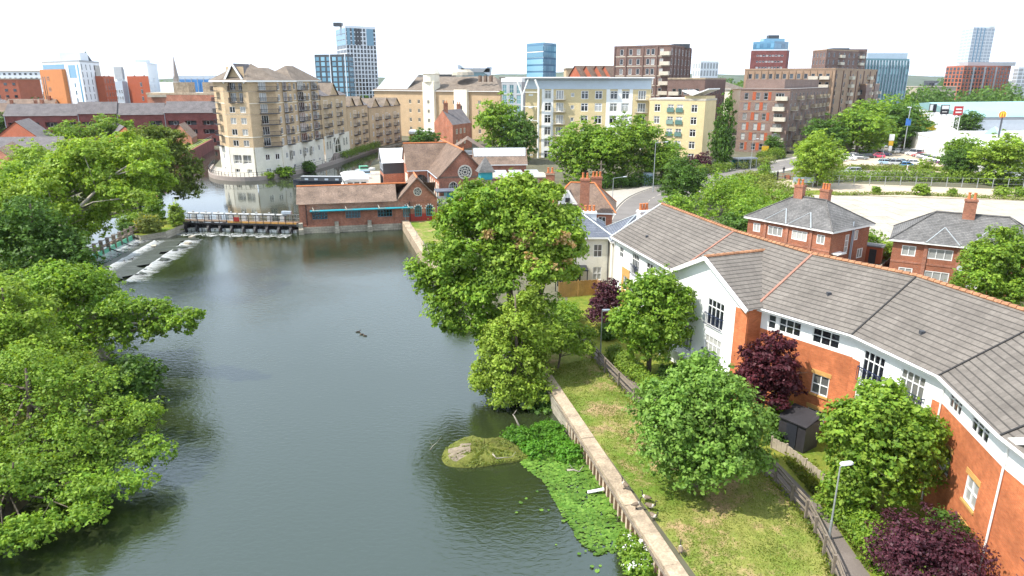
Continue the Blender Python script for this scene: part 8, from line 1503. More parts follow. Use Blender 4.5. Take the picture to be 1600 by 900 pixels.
# --- long maroon gallery terrace, brown concrete block and blue hoarding behind it
def px_line(px, y): return XY(px, y, 190)
gt_ = thing('maroon_terrace', 'long maroon brick gallery terrace with dark grey tiled roof', 'terrace', (XY(170, 245)[0], 245, GZ)); SEG = [(10, 250, 166, 150), (120, 248, 163, 149), (180, 243, 160, 145), (255, 236, 160, 144), (338, 232, 160, 143)]
a = XY(2, 250, 165); pr_ = [XY(2, 232, 165), XY(118, 236, 165), XY(180, 240, 165), XY(254, 244, 165), XY(335, 246, 165)]
m = MB()
for i in range(4):
    p0, p1 = pr_[i], pr_[i + 1]; zt = 12.2 + .5 * (i % 2); L_ = dist2(p0, p1); ops = [(u - 1.9, u + 1.9, z, z + 1.5) for u in ev(L_, max(2, int(L_ / 5)), 2.8) for z in (2.4, 5.4, 8.4)]
    P, rz, L, n = wall(m, p0, p1, GZ, zt, ops, 1.2, 0, 1); d_ = Vector((p1[0] - p0[0], p1[1] - p0[1])).normalized(); q = (-d_.y * 9, d_.x * 9); X = Matrix.Translation(P(0, 0)) @ Matrix.Rotation(rz, 4, 'Z'); wall(m, p1, (p1[0] + q[0], p1[1] + q[1]), GZ, zt); wall(m, (p0[0] + q[0], p0[1] + q[1]), p0, GZ, zt)
    part('roof', MB().poly([P(-.1, zt - .2, -.5), P(L + .1, zt - .2, -.5), P(L + .1, zt + 3.6, 4.5), P(-.1, zt + 3.6, 4.5)]).poly([P(L + .1, zt, 9), P(-.1, zt, 9), P(-.1, zt + 3.6, 4.5), P(L + .1, zt + 3.6, 4.5)]).poly([P(-.1, zt - .2, -.5), P(-.1, zt + 3.6, 4.5), P(-.1, zt, 9)]).poly([P(L + .1, zt - .2, -.5), P(L + .1, zt, 9), P(L + .1, zt + 3.6, 4.5)]), 'grey_tile', gt_)
    for k, u in enumerate(ev(L_, max(2, int(L_ / 5)), 2.8)):
        for j, z in enumerate((2.4, 5.4, 8.4)):
            put_window(gt_, P(u - .9 + .6 * ((k + j) % 3), z, 1.1), rz, 1.1, 1.3, S1, 'upvc', 'glass_dark', False)
    part('downpipe', MB().tube([P(.2, GZ, -.1), P(.2, zt, -.1)], .09, 5), 'grey_panel', gt_)
part('wall', m, ['maroon_brick', 'dark_panel'], gt_); flush_extra(gt_)  # second slot paints the gallery backs dark to stand for shade inside
def gab(name, label, a, b, c, ze, rise, wm, rm, cat='house', wins=(), winsB=()):
    h = thing(name, label, cat, (b[0], b[1], GZ)); m = MB(); face(h, m, a, b, GZ, ze, wins, 0, .1); face(h, m, b, c, GZ, ze, winsB, 0, .1); B = back_walls(m, a, b, c, GZ, ze); gable_wall(m, a, b, ze, rise); gable_wall(m, c, B, ze, rise); part('wall', m, wm, h)
    z_ = lambda p, z: Vector((p[0], p[1], z)); A3, B3, C3, D3 = z_(a, ze), z_(b, ze), z_(c, ze), z_(B, ze); r0, r1 = (A3 + B3) / 2 + Vector((0, 0, rise)), (C3 + D3) / 2 + Vector((0, 0, rise)); e = (r1 - r0).normalized() * .4; s = (B3 - A3).normalized() * .35; dz = Vector((0, 0, .08 - .35 * rise / (B3 - A3).length * 2)); up = Vector((0, 0, .08))
    part('roof', MB().poly([B3 - e + s + dz, C3 + e + s + dz, r1 + e + up, r0 - e + up]).poly([D3 + e - s + dz, A3 - e - s + dz, r0 - e + up, r1 + e + up]), rm, h); return h
gab('gabled_red_house', 'red brick gable ended house in front of the maroon terrace', XY(-12, 205, 200), XY(64, 196, 200), XY(84, 214, 200), 7, 5.0, 'red_block', 'grey_tile'); gab('tiled_roof_house', 'long low house with grey brown tiled roof among the bank trees', XY(-60, 190, 220), XY(-56, 172, 220), XY(108, 176, 220), 5.6, 3.4, 'old_brick', 'grey_tile', wins=(), winsB=[(u, 2.6, 1.6, 1.3, S2) for u in (6, 11, 16, 21)]); gab('second_tiled_house', 'tiled roof house between the long low house and the pale trees', XY(108, 188, 220), XY(112, 178, 220), XY(150, 180, 220), 5.4, 3.2, 'old_brick', 'brown_tile'); gab('lower_tiled_house', 'brown tiled house half hidden by the poplar leaves', XY(-40, 150, 240), XY(40, 142, 240), XY(60, 160, 240), 5.2, 4.2, 'old_brick', 'brown_tile'); gab('gable_among_trees', 'red gable with tiled roof between pale trees and the maroon terrace', XY(168, 206, 200), XY(222, 196, 200), XY(200, 226, 200), 6.6, 4.0, 'red_block', 'grey_tile'); gab('cottage_by_channel', 'small cottage with pyramid like tiled roof before the terrace end', XY(262, 224, 190), XY(296, 218, 190), XY(305, 230, 190), 6.2, 3.8, 'old_brick', 'brown_tile')
cbk, PA, PB = block('concrete_topped_block', 'low red brown block with concrete boxes on its roof behind the maroon terrace', XY(229, 290), XY(335, 280), XY(350, 300), ZT(148, 285), 'old_brick', lambda L: grid_wins(L, 6, 3, 4, 3.6, 2.6, 1.4, S3, 3, None, 'sand_render', 'glass_dark'), None, ('concrete', 'stone_cap', .7), cat='block')
plant_room(cbk, XY(281, 285)[0], 290, 6, 6, ZT(148, 285), 4.8, 0, 'stone_cap'); plant_room(cbk, XY(330, 285)[0], 288, 6, 6, ZT(148, 285), 4.8, 0, 'stone_cap'); plant_room(cbk, XY(242, 285)[0], 290, 8, 6, ZT(152, 285), .9, 0, 'concrete')
bh = thing('hoarded_building', 'scaffold building wrapped in blue sheeting near the spire', 'building', (XY(315, 380)[0], 380, GZ)); part('sheeting', MB().prism([XY(283, 380), XY(340, 372), XY(346, 390), XY(288, 398)], GZ, ZT(124, 376)), 'blue_hoarding', bh); part('roof', MB().prism([XY(283, 380), XY(340, 372), XY(346, 390), XY(288, 398)], ZT(124, 376) + .01, ZT(118, 376)), 'grey_panel', bh); m = MB(); [m.tube([(*XY(283 + 9.5 * i, 379 - 1.3 * i), GZ), (*XY(283 + 9.5 * i, 379 - 1.3 * i), ZT(122, 376))], .2, 4) for i in range(7)]; part('scaffold', m, 'galvanised', bh)
part('wall', MB().prism([XY(252, 340), XY(280, 336), XY(286, 350), XY(256, 352)], GZ, ZT(128, 340)), 'white_panel', thing('white_shed_building', 'plain white box building below the spire', 'building', (XY(265, 340)[0], 340, GZ)))
# brick channel wall and railing below the terrace
cw = thing('channel_wall', 'dark brick channel wall with a railing below the maroon terrace', 'wall', (-86, 200, 0)); cl = smooth_line([(-79.8, 151), (-86.2, 179), (-93.7, 206), (-102.5, 239)], 5); part('wall', ribbon_mb(cl, .6, 4.2, 5.2), 'maroon_brick', cw); m = MB(); [m.bar(cl[i] + Vector((0, 0, z)), cl[i + 1] + Vector((0, 0, z)), .06, .06) for i in range(len(cl) - 1) for z in (4.7, 5.2)]; part('rail', m, 'galvanised', cw)
sheet('terrace_lawn', [(p.x - .3, p.y) for p in cl] + [(-112, 232), (-104, 205), (-95, 180)], 4.15, 'rough_grass')
# --- retail sheds, signs, white store
ws = thing('white_store', 'large white flat roofed store behind the car park', 'store', (104, 215, GZ)); a, b, c, d = G(1420, 233), G(1560, 283), (150, 168), (178, 245); P4s = [(a.x, a.y), (b.x, b.y), (150, 155), (205, 232)]
part('wall', MB().prism(P4s, GZ, 6.6), 'white_roof', ws); cx = sum(p[0] for p in P4s) / 4; cy = sum(p[1] for p in P4s) / 4; part('roof', MB().prism([(cx + (p[0] - cx) * 1.004, cy + (p[1] - cy) * 1.004) for p in P4s], 6.6, 7.2), 'white_roof', ws); part('door', MB().box(-1.6, 1.6, -.12, .0, GZ, 4.2, 0, Matrix.Translation((P4s[1][0] + 5.5, P4s[1][1] + 1.9, 0)) @ Matrix.Rotation(math.atan2(155 - b.y, 150 - b.x), 4, 'Z')), 'blue_sign', ws)
for i in range(6): x_, y_ = a.x + (cx - a.x) * (.3 + .2 * i), a.y + (cy - a.y) * (.3 + .1 * i); part('roof_light', MB().box(x_ - 1.5, x_ + 1.5, y_ - 4, y_ + 4, 7.2, 7.35), 'pale_concrete', ws)
rt = thing('aqua_roofed_store', 'huge retail shed with pale aqua roof and white walls', 'retail shed', (250, 300, GZ)); A = [XY(1405, 400), XY(1525, 262), XY(1680, 268), XY(1560, 430)]; part('wall', MB().prism(A, GZ, 10.0), 'white_panel', rt); c_ = (sum(p[0] for p in A) / 4, sum(p[1] for p in A) / 4); r0 = ((A[0][0] + A[1][0]) / 2, (A[0][1] + A[1][1]) / 2, 13.6); r1 = ((A[3][0] + A[2][0]) / 2, (A[3][1] + A[2][1]) / 2, 13.6); z_ = lambda p: (p[0], p[1], 10.2)
part('roof', MB().poly([z_(A[1]), z_(A[2]), r1, r0]).poly([z_(A[3]), z_(A[0]), r0, r1]).poly([z_(A[0]), z_(A[1]), r0]), 'aqua_roof', rt); part('dark_band', MB().poly([(A[1][0], A[1][1] - .1, 9.2), (A[2][0], A[2][1] - .1, 9.2), (A[2][0], A[2][1] - .1, 10.1), (A[1][0], A[1][1] - .1, 10.1)]), 'mid_panel', rt)
def board(label, px, py, y, w_, h, bm_, bars, sc='white_paint', ph_=3):
    p = W(px, py, y); t = thing('sign_board', label, 'sign', (p.x, y, GZ)); part('panel', MB().box(p.x - w_ / 2, p.x + w_ / 2, y, y + .4, p.z - h / 2, p.z + h / 2), bm_, t); m = MB(); [m.box(p.x + a, p.x + b, y - .05, y - .005, p.z + c, p.z + d) for a, b, c, d in bars]; part('sign_lettering', m, sc, t); m = MB(); [m.box(p.x + s - .12, p.x + s + .12, y + .1, y + .3, GZ, p.z - h / 2) for s in (-w_ * .3, w_ * .3)]; part('sign_post', m, 'white_paint', t)
board('black and white retail sign board, furthest along the row', 1458, 169, 268, 2.6, 3.0, 'black_iron', [(-1.2, -.1, -1.0, 1.3)]); board('black sign board with two white blocks, middle of the row', 1477, 171, 262, 3.0, 3.4, 'black_iron', [(-1.3, 1.3, .1, 1.4), (-1, .8, -1.0, -.7)]); board('red sign board with white stripes, next to the dark tree', 1498, 173, 258, 3.2, 3.2, 'bright_red', [(-1.1, 1.1, .3, .8), (-1.1, 1.1, -.8, -.3)])
p = W(1567, 179, 205); my_ = thing('arches_sign', 'yellow disc sign with rounded double arch on a dark pole', 'sign', (p.x, 205, GZ)); part('pole', MB().tube([(p.x, 205, GZ), (p.x, 205, p.z - .8)], .25, 8), 'dark_panel', my_); part('disc', MB().tube([(p.x, 204.9, p.z), (p.x, 205.3, p.z)], 1.0, 20), 'terracotta', my_); m = MB(); [m.tube([(p.x + s + .36 * math.cos(t), 204.75, p.z - .6 + 1.35 * math.sin(t)) for t in np.linspace(0, math.pi, 13)], .14, 6) for s in (-.36, .36)]; part('arches', m, 'yellow_sign', my_)
p = W(1419, 190, 225); t = thing('blue_sign_post', 'blue board on a grey lamp column above the parked cars', 'sign', (p.x, 225, GZ)); part('pole', MB().tube([(p.x, 225, GZ), (p.x, 225, ZT(168, 225))], .13, 6), 'galvanised', t); part('panel', MB().box(p.x - .8, p.x + .8, 224.8, 224.9, p.z - 1.2, p.z + 1.0), 'blue_sign', t); part('lamp_head', MB().box(p.x - .9, p.x + .3, 224.8, 225.2, ZT(168, 225), ZT(167, 225)), 'white_panel', t)
pd = thing('drive_in_roof', 'small dark green hipped roof by the yellow arch sign', 'restaurant', (XY(1560, 215)[0], 215, GZ)); a, b, c = XY(1548, 218), XY(1572, 214), XY(1580, 224); m = MB(); wall(m, a, b, GZ, 7.0); wall(m, b, c, GZ, 7.0); part('wall', m, 'cream_render', pd); hip_roof(pd, a, b, c, 7.0, 2.4, .5, 'glass_green', .2)
dm = thing('arched_hall', 'white arched industrial hall on the plain beside the glass office', 'hall', (XY(1432, 640)[0], 640, GZ)); x = XY(1430, 640)[0]; m = MB(); m.rings([[(x + 12 * math.cos(t), y, GZ + 13 * math.sin(t)) for t in np.linspace(0, math.pi, 11)] for y in (625, 680)]); part('roof', m, 'white_panel', dm)
glass_tower('black_low_office', 'low black office block on the plain below the hills', 1443, 1460, 1466, 640, 632, 640, 128, (4, 1), 3, 'glass_dark', 'dark_panel', .5, 'office block')
# --- distant terraces of the town, each one its own house
rng = np.random.default_rng(404); hm = []
for k in range(3):
    m = MB(); w_, d_, h_ = 9 + 2 * k, 8, 6 + k * .7; m.box(-w_ / 2, w_ / 2, -d_ / 2, d_ / 2, 0, h_); m.poly([(-w_ / 2, -d_ / 2, h_), (-w_ / 2, 0, h_ + 3.2), (-w_ / 2, d_ / 2, h_)]).poly([(w_ / 2, -d_ / 2, h_), (w_ / 2, d_ / 2, h_), (w_ / 2, 0, h_ + 3.2)])
    r_ = MB(); r_.poly([(-w_ / 2 - .3, -d_ / 2 - .4, h_ - .2), (w_ / 2 + .3, -d_ / 2 - .4, h_ - .2), (w_ / 2 + .3, 0, h_ + 3.3), (-w_ / 2 - .3, 0, h_ + 3.3)]).poly([(w_ / 2 + .3, d_ / 2 + .4, h_ - .2), (-w_ / 2 - .3, d_ / 2 + .4, h_ - .2), (-w_ / 2 - .3, 0, h_ + 3.3), (w_ / 2 + .3, 0, h_ + 3.3)])
    v = MB(); [v.box(x - .5, x + .5, -d_ / 2 - .05, -d_ / 2 - .01, z, z + 1.3) for x in (-w_ * .28, w_ * .28) for z in (1.2, 3.9)]; c_ = MB(); c_.box(w_ * .3, w_ * .3 + .8, -.5, .5, h_ + 2, h_ + 4.4)
    hm.append((m.mesh('wall', [('red_block', 'old_brick', 'cream_render')[k]]), r_.mesh('roof', [('brown_tile', 'grey_tile', 'mossy_tile')[k]]), v.mesh('window', ['upvc']), c_.mesh('chimney', ['chimney_brick'])))
spots = [(px, y) for y, lo, hi, n in ((285, -60, 70, 7), (330, -20, 80, 6), (400, -40, 75, 7), (470, 250, 330, 4), (520, -60, 300, 16), (380, 590, 780, 8), (450, 600, 830, 10), (600, 590, 950, 14), (420, 880, 960, 6), (520, 880, 1160, 10), (700, 860, 1280, 14), (900, 1280, 1480, 9), (650, 0, 520, 16)) for px in np.linspace(lo, hi, n)]
for i, (px, y) in enumerate(spots):
    y += rng.uniform(-14, 14); x = XY(px + rng.uniform(-4, 4), y)[0]; k = int(rng.integers(3)); o = thing('terraced_house', 'small far off terraced house among the mixed roofs of the town', 'house', (x, y, GZ), 'distant houses of the town'); o.rotation_euler = (0, 0, rng.choice([0, .3, -.35, 1.4]) + rng.normal() * .08); o.scale = (1.25, 1.25, 1.15 + .25 * rng.random())
    for nme, me in zip(('wall', 'roof', 'window', 'chimney'), hm[k]): link(nme, me, o)
for i, (px, y, py, wpx, d_, mm, lb_) in enumerate(((640, 470, 118, 50, 20, 'mid_panel', 'grey flat roofed office on the skyline beside the white grid tower'), (690, 520, 117, 40, 18, 'dark_panel', 'dark low office on the skyline above the stone block'), (905, 330, 108, 42, 16, 'tan_brick', 'tan flat roofed building behind the yellow flats and blue tower'), (30, 560, 112, 90, 20, 'white_panel', 'long white office on the skyline beyond the town roofs'), (12, 420, 124, 40, 20, 'red_block', 'red brick flats on the skyline beyond the town roofs'), (940, 420, 112, 34, 14, 'sand_brick', 'sandy block with parapet beside the brown tower'), (1462, 560, 136, 60, 20, 'concrete', 'grey concrete depot below the orange block'), (800, 460, 121, 40, 20, 'concrete', 'pale concrete block beside the blue glass tower'))):
    a, b = XY(px - wpx / 2, y), XY(px + wpx / 2, y); zt = ZT(py, y); t = thing('distant_block', lb_, 'building', (a[0], y, GZ)); part('wall', MB().box(a[0], b[0], y, y + d_, GZ, zt), mm, t); part('roof', MB().box(a[0] - .4, b[0] + .4, y - .4, y + d_ + .4, zt, zt + .6), 'concrete', t); w_ = b[0] - a[0]; k = max(3, int(w_ / 4)); me = MB().box(-.9, .9, -.08, .0, 0, 1.5).mesh('window', ['glass_dark'])
    for j in range(k):
        for z in np.arange(GZ + 2, zt - 2, 3.5): inst('window', me, t, (a[0] + w_ * (j + .5) / k, y, z), 0)
for i in range(4): p = XY((905, 922, 938, 951)[i], 300); h_ = gab('brick_gabled_house', ['first', 'second', 'third', 'last'][i] + ' orange brick gable counted from the blue tower along the row above the yellow flats', (p[0] - 4, 306), (p[0] + .5, 300), (p[0] + 5, 304), ZT(119, 300), 4.2, 'red_block', 'brown_tile')

# ================================================================== VEHICLES, STREET FURNITURE, PEOPLE
def car_parts(kind):
    key = ('car', kind)
    if key in CACHE: return CACHE[key]
    L, Wd, H, hood = {'hatch': (4.1, 1.75, 1.48, .62), 'saloon': (4.6, 1.8, 1.43, .60), 'suv': (4.5, 1.85, 1.68, .68), 'van': (4.9, 1.95, 2.0, .72)}[kind]; w_ = Wd / 2; b = MB()
    sec = lambda x, z0, z1, k=1.0: [(x, -w_ * k, z0 + .12), (x, -w_ * k * .96, z0), (x, w_ * k * .96, z0), (x, w_ * k, z0 + .12), (x, w_ * k, z1 - .1), (x, w_ * k * .93, z1), (x, -w_ * k * .93, z1), (x, -w_ * k, z1 - .1)]
    hz = hood * 1.45
    b.rings([sec(-L / 2, .35, hz * .86, .9), sec(-L / 2 + .12, .25, hz * .97, .97), sec(-L * .2, .22, hz), sec(L * .2, .22, hz), sec(L / 2 - .45, .22, hz * .88, .98), sec(L / 2 - .08, .25, hz * .74, .92), sec(L / 2, .35, hz * .64, .85)])
    rx0, rx1, fx, bx = {'hatch': (-1.5, .35, 1.15, -1.95), 'saloon': (-1.15, .4, 1.15, -1.85), 'suv': (-1.85, .45, 1.2, -2.15), 'van': (-2.3, .9, 1.6, -2.42)}[kind]
    top = H - .02; b.rings([[(x, -w_ * .74, top - .04), (x, w_ * .74, top - .04), (x, w_ * .68, top), (x, -w_ * .68, top)] for x in (rx0, rx1)])
    g_ = MB(); ring = lambda x, z, k: [(x, -w_ * k, z), (x, w_ * k, z)]
    lo = [(bx, hz - .02), (fx, hz - .03)]; g_.poly([(fx, -w_ * .9, hz - .04), (fx, w_ * .9, hz - .04), (rx1, w_ * .73, top - .03), (rx1, -w_ * .73, top - .03)]); g_.poly([(bx, w_ * .9, hz - .02), (bx, -w_ * .9, hz - .02), (rx0, -w_ * .73, top - .03), (rx0, w_ * .73, top - .03)])
    for s in (-1, 1):
        q = [(fx, s * w_ * .9, hz - .04), (bx, s * w_ * .9, hz - .02), (rx0, s * w_ * .73, top - .03), (rx1, s * w_ * .73, top - .03)]; g_.poly(q if s > 0 else q[::-1])
    for s in (-1, 1):
        for x in (rx0 + .05, (rx0 + rx1) / 2, rx1): b.tube([(x * 1.0 + (.0 if x != rx1 else .0), s * w_ * .745, top - .04), (x + (fx - rx1 if x == rx1 else (bx - rx0 if x < -1 else 0)), s * w_ * .905, hz - .03)], .035, 4)
    wh = MB(); wh.tube([(0, -.1, 0), (0, .1, 0)], .32, 14, 0); wh.tube([(0, -.115, 0), (0, .115, 0)], .2, 10, 1); lt = MB(); [lt.box(L / 2 - .16, L / 2 - .03, s * w_ * .6 - .18, s * w_ * .6 + .18, hz * .62, hz * .76) for s in (-1, 1)]
    CACHE[key] = (b, g_.mesh('window_glass', ['glass_dark']), wh.mesh('wheel', ['tyre', 'galvanised']), lt.mesh('headlight', ['white_panel']), L, w_, {}); return CACHE[key]
def car(label, px, py, rz, col, kind='hatch', name='parked_car', group='cars parked in the car park', pos=None, cat='car'):
    b, g_, wh, lt, L, w_, cc = car_parts(kind); p = pos or G(px, py); root = thing(name, label, cat, (p[0], p[1], GZ + .03), group); root.rotation_euler = (0, 0, rz)
    if col not in cc: cc[col] = b.mesh('body', ['car_' + col])
    link('body', cc[col], root); link('window_glass', g_, root); link('headlight', lt, root)
    for x in (-L * .31, L * .31):
        for s in (-1, 1): link('wheel', wh, root, (x, s * (w_ - .1), .32))
    return root
A_ = -.72
car('silver estate car driving along the access road between the hedges', 1330, 272, 3.1, 'silver', 'suv', 'moving_car', 'cars on the roads', cat='car')
CARS = [('white hatchback half hidden by the round gate tree', 1312, 251.5, A_, 'white', 'hatch'), ('white estate beside the half hidden hatchback', 1325, 250, A_, 'white', 'suv'), ('white saloon behind the white estate by the timber fence', 1335, 246.5, A_, 'white', 'saloon'), ('grey hatchback at the end of the white car trio', 1345, 249, A_, 'grey', 'hatch'), ('black saloon in the shade of the big tree', 1356, 247, .1, 'black', 'saloon'), ('pink hatchback between the two dark cars under the tree', 1371, 246.5, 2.6, 'pink', 'hatch'), ('dark navy saloon behind the pink hatchback', 1380, 243.5, .15, 'navy', 'saloon'), ('white hatchback parked alone on the tan gravel', 1403, 239.5, .2, 'white', 'hatch'), ('dark grey hatchback next to the lone white one', 1416, 240, .2, 'grey', 'hatch'),
        ('white van at the head of the diagonal row by the white store', 1428, 243, 2.3, 'white', 'van'), ('dark red hatchback next to the white van in the row', 1436, 245.5, 2.3, 'red', 'hatch'), ('silver hatchback beside the dark red one', 1442.5, 247.5, 2.3, 'silver', 'hatch'), ('grey saloon beside the silver hatchback in the row', 1449, 249, 2.3, 'grey', 'saloon'), ('white saloon in the middle of the diagonal row', 1456, 251, 2.3, 'white', 'saloon'), ('silver saloon between the white saloon and the blue hatchback', 1463, 253, 2.3, 'silver', 'saloon'), ('blue hatchback in the diagonal row', 1470, 255, 2.3, 'navy', 'hatch'), ('purple hatchback next to the blue one in the row', 1477, 257, 2.3, 'purple', 'hatch'), ('white hatchback after the purple one in the row', 1485, 259.5, 2.3, 'white', 'hatch'), ('white estate near the tree shadow at the row end', 1494, 261.5, 2.3, 'white', 'suv'), ('silver hatchback in the tree shade, last in the diagonal row', 1505, 263.5, 2.3, 'silver', 'hatch'),
        ('pale blue hatchback in the island row behind the flowering hedge', 1384, 257, -.3, 'sky', 'hatch'), ('white saloon in the island row beside the pale blue one', 1395, 255, -.3, 'white', 'saloon'), ('silver estate in the island row behind the white saloon', 1402, 258.5, -.3, 'silver', 'suv'), ('bright blue hatchback at the end of the island row', 1418, 262, -.25, 'blue', 'hatch'), ('white hatchback behind the bright blue one', 1428, 258, -.25, 'white', 'hatch'), ('pale blue saloon next to the bright blue hatchback', 1409, 256, -.25, 'sky', 'saloon'), ('dark teal car under the yellow green car park tree', 1578, 285, .3, 'teal', 'saloon')]
for lb_, px, py, rz, col, kd in CARS: car(lb_, px, py, rz, col, kd)
for lb_, px, py, rz, col, kd in (('white hatchback beyond the store by the golden tree', 1440, 205, .2, 'white', 'hatch'), ('dark red pickup like van by the golden tree', 1449, 204, .2, 'red', 'van'), ('white saloon beside the dark red van', 1457, 204.5, .2, 'white', 'saloon'), ('black saloon by the road behind the car park hedge', 1420, 222, .5, 'black', 'saloon'), ('white saloon beyond the car park near the blue board', 1408, 219, .5, 'white', 'saloon'), ('silver hatchback on the drive by the yellow arch sign', 1592, 213, .2, 'silver', 'hatch')): car(lb_, px, py, rz, col, kd, group='cars beyond the car park')
bs = thing('bus_shelter', 'grey flat roofed shelter with glazed front at the road junction', 'shelter', (60, 190, GZ)); p = G(1162, 262); X = Matrix.Translation((p.x, p.y, 0)) @ Matrix.Rotation(.35, 4, 'Z'); part('roof', MB().box(-3.2, 3.2, -1.4, 1.4, 3.5, 3.8, 0, X), 'mid_panel', bs); part('back_wall', MB().box(-3, 3, 1.1, 1.25, GZ, 3.5, 0, X), 'teal_dark', bs)
for x in (-2.9, -1.2, .8, 2.9): part('post', MB().box(x - .08, x + .08, -1.25, -1.1, GZ, 3.5, 0, X), 'galvanised', bs)
part('glazing', MB().box(-2.8, -.2, -1.2, -1.16, GZ + .3, 3.2, 0, X), 'glass_teal', bs)
for lb_, px, py, h, arm, rz in (('tall street lamp in front of the dark conical tree', 1103, 262, 9.5, 1.2, 0), ('street lamp by the smaller tree at the road bend', 1020, 300, 10, 2.4, .3), ('short street lamp among the hedge below the yellow flats', 1037, 278, 6, .8, 2.8), ('street lamp beside the clipped junction hedge', 1172, 268, 8, 1, 0), ('street lamp at the corner of the brown flats', 1203, 247, 7, .8, 0), ('dark lamp column standing among the parked cars', 1376, 266, 6, .4, 0), ('lamp column by the white store wall', 1597, 300, 8, .8, 3)): lamp(lb_, G(px, py), h, arm, rz)
gate = thing('yard_gate', 'rusty barred vehicle gate at the entrance of the concrete yard', 'gate', tuple(G(1230, 283))); a, b = G(1214, 282.5), G(1248, 283); m = MB(); [m.bar(a + Vector((0, 0, z)), b + Vector((0, 0, z)), .06, .07) for z in (.4, 1.0, 1.6)]; [m.bar(a.lerp(b, t) + Vector((0, 0, .4)), a.lerp(b, t) + Vector((0, 0, 1.6)), .06, .06) for t in (.25, .5, .75)]; part('bars', m, 'rust_cladding', gate)
for t in (0, 1): q = a.lerp(b, t); part('gate_post', MB().box(q.x - .15, q.x + .15, q.y - .15, q.y + .15, GZ, GZ + 2.1), 'dark_wood', gate)
wb = thing('white_hoarding', 'low white hoarding panel beside the yard gate', 'hoarding', tuple(G(1200, 281))); a, b = G(1192, 280), G(1214, 280.5); part('panel', MB().bar(a + Vector((0, 0, 1.1)), b + Vector((0, 0, 1.1)), .08, 1.7), 'white_paint', wb); part('post', MB().box(a.x - .1, a.x + .1, a.y - .1, a.y + .1, GZ, GZ + 2.1).box(b.x - .1, b.x + .1, b.y - .1, b.y + .1, GZ, GZ + 2.1), 'galvanised', wb)
ys = thing('yellow_notice', 'yellow and white notice boards on a post by the car park trees', 'sign', tuple(G(1389, 243))); p = G(1389, 243); part('post', MB().box(p.x - .1, p.x + .1, p.y, p.y + .15, GZ, 5), 'galvanised', ys); part('panel', MB().box(p.x - .7, p.x + .7, p.y - .08, p.y, 4.2, 5.6), 'yellow_sign', ys); part('white_panel', MB().box(p.x - .8, p.x + .8, p.y - .08, p.y, 5.7, 7.6), 'white_paint', ys); part('lower_panel', MB().box(p.x - .5, p.x + .5, p.y - .08, p.y, 2.6, 4.1), 'white_paint', ys)
p = G(1190, 247); os_ = thing('orange_sign', 'orange road works sign standing in the junction hedge', 'sign', tuple(p)); part('panel', MB().box(p.x - 1.0, p.x + 1.0, p.y - 2.2, p.y - 2.1, 3.4, 4.9), 'yellow_sign', os_); part('post', MB().box(p.x - .06, p.x + .06, p.y - 2.1, p.y - 2.0, GZ, 3.4), 'galvanised', os_)
p = G(1012, 290); rs_ = thing('road_sign', 'blue and white roadside cabinet below the smaller tree', 'cabinet', tuple(p)); part('panel', MB().box(p.x - 1.1, p.x + 1.1, p.y, p.y + .4, GZ, 4.0), 'grey_panel', rs_); part('poster', MB().box(p.x - .9, p.x + .9, p.y - .05, p.y - .005, 1.8, 3.7), 'car_sky', rs_)
panel_fence('pale vertical board fence under the trees at the car park edge', [G(1313, 239), G(1330, 237.5)], 3.0, 'pale_wood')
gl_ = thing('chain_link_fence', 'thin grey wire fence posts in front of the long hedge', 'fence', tuple(G(1260, 293))); ps = MB().box(-.05, .05, -.05, .05, 0, 2.2).mesh('post', ['galvanised']); 
for px in range(1262, 1600, 24): q = G(px, 288.5 + (px - 1262) * .022); inst('post', ps, gl_, q, 0)
m = MB(); [m.bar(G(1262 + 24 * i, 288.5 + .528 * i) + Vector((0, 0, z)), G(1286 + 24 * i, 289.03 + .528 * i) + Vector((0, 0, z)), .03, .03) for i in range(14) for z in (1.0, 2.1)]; part('wire', m, 'galvanised', gl_)
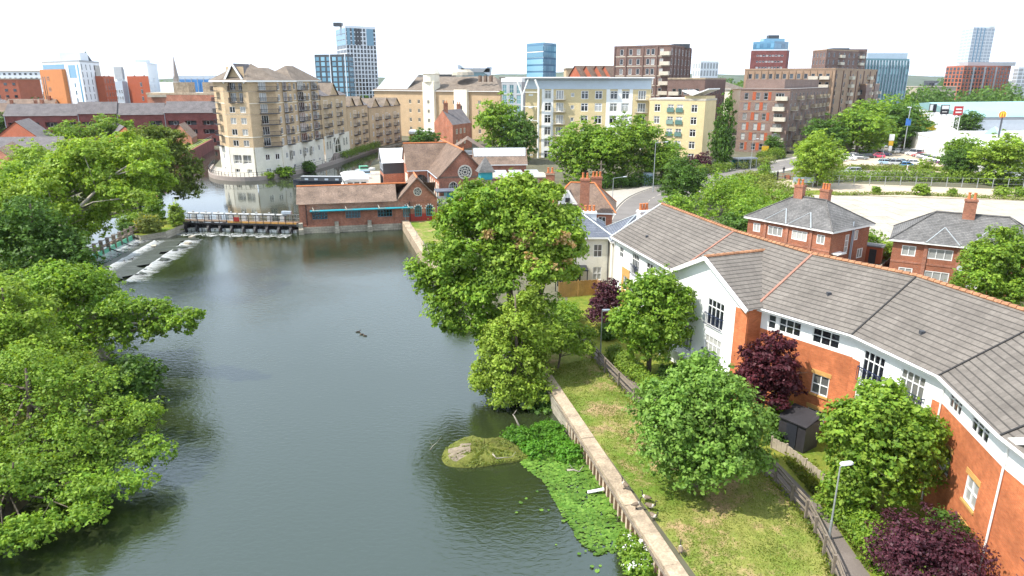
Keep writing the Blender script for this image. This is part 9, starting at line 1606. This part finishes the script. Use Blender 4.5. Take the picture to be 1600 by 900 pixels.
# person walking by the gate: one skinned body
def person(label, p, rz, h=1.74):
    V = [(0, 0, .95), (0, 0, 1.15), (0, 0, 1.38), (0, 0, 1.5), (.02, 0, 1.6), (.03, 0, 1.68), (0, .19, 1.40), (-.06, .24, 1.13), (.06, .25, .92), (0, -.19, 1.40), (.05, -.24, 1.13), (.16, -.25, .94), (.02, .1, .88), (.12, .1, .50), (.05, .1, .09), (.2, .1, .04), (-.02, -.1, .88), (-.04, -.1, .50), (-.22, -.1, .14), (-.1, -.1, .05)]
    E_ = [(0, 1), (1, 2), (2, 3), (3, 4), (4, 5), (2, 6), (6, 7), (7, 8), (2, 9), (9, 10), (10, 11), (0, 12), (12, 13), (13, 14), (14, 15), (0, 16), (16, 17), (17, 18), (18, 19)]; Rr = [.15, .14, .16, .06, .09, .085, .07, .05, .035, .07, .05, .035, .095, .07, .045, .035, .095, .07, .045, .035]
    me = bpy.data.meshes.new('person'); me.from_pydata(V, E_, []); o = link('person', me, None, p, rz); md = o.modifiers.new('skin', 'SKIN')
    for i, r_ in enumerate(Rr): me.skin_vertices[0].data[i].radius = (r_, r_)
    me.skin_vertices[0].data[0].use_root = True; o.modifiers.new('sub', 'SUBSURF').levels = 1; o.scale = (h / 1.76,) * 3
    dg_ = bpy.context.evaluated_depsgraph_get(); nm_ = bpy.data.meshes.new_from_object(o.evaluated_get(dg_)); o.modifiers.clear(); o.data = nm_
    nm_.materials.clear(); [nm_.materials.append(M[q]) for q in ('cloth_dark', 'skin', 'navy_iron')]
    for f in nm_.polygons: z = f.center.z; f.material_index = 1 if (1.5 < z < 1.68 and f.center.x > .02) or (.86 < z < .98 and abs(f.center.y) > .2) else (2 if z < .9 else 0); f.use_smooth = True
    return tag(o, label, 'person')
p = G(1224, 272); person('person in dark clothes walking across the road by the yard gate', (p.x, p.y, GZ + .03), 1.2, 1.85)
for i, (lb_, a, b) in enumerate((('rusty crowd barrier standing just inside the yard gate', (1226, 280), (1234, 280.5)),)): a, b = G(*a), G(*b); t = thing('barrier', lb_, 'barrier', tuple(a)); m = MB(); [m.bar(a + Vector((0, 0, z)), b + Vector((0, 0, z)), .08, .25) for z in (.35, .8)]; part('rail', m, 'rust_cladding', t); m = MB(); [m.box(q.x - .06, q.x + .06, q.y - .3, q.y + .3, GZ, GZ + .95) for q in (a, b)]; part('foot', m, 'dark_panel', t)
p = G(1257, 293); sg = thing('yard_sign', 'two small grey boards on posts in the verge by the gate tree', 'sign', tuple(p)); part('panel', MB().box(p.x - 2.6, p.x + 2.2, p.y, p.y + .08, 2.2, 3.4), 'grey_panel', sg); m = MB(); [m.box(p.x + s - .06, p.x + s + .06, p.y + .08, p.y + .2, GZ, 3.6) for s in (-2.0, 0, 1.8)]; part('post', m, 'galvanised', sg)
p = G(1393, 268); sg = thing('white_marker_post', 'short white marker post in the hedge by the bright blue car', 'post', tuple(G(1417, 268))); q = G(1417, 268.5); part('post', MB().box(q.x - .12, q.x + .12, q.y - .1, q.y + .1, GZ, 2.9), 'white_paint', sg); part('reflector', MB().box(q.x - .1, q.x + .1, q.y - .13, q.y - .105, 2.3, 2.6), 'bright_red', sg)

hz = MB().box(-4000, 4000, -220, 4400, -2.6, 110); m, nt, b = nm('haze_air'); nt.nodes.remove(b); pv = N(nt, 'ShaderNodeVolumePrincipled', Density=.00005); pv.inputs['Color'].default_value = (.80, .86, .95, 1); nt.links.new(pv.outputs[0], nt.nodes['Material Output'].inputs['Volume'])
o = link('haze', hz.mesh('haze', ['haze_air'])); tag(o, 'thin pale haze over the town', 'haze', kind='stuff')
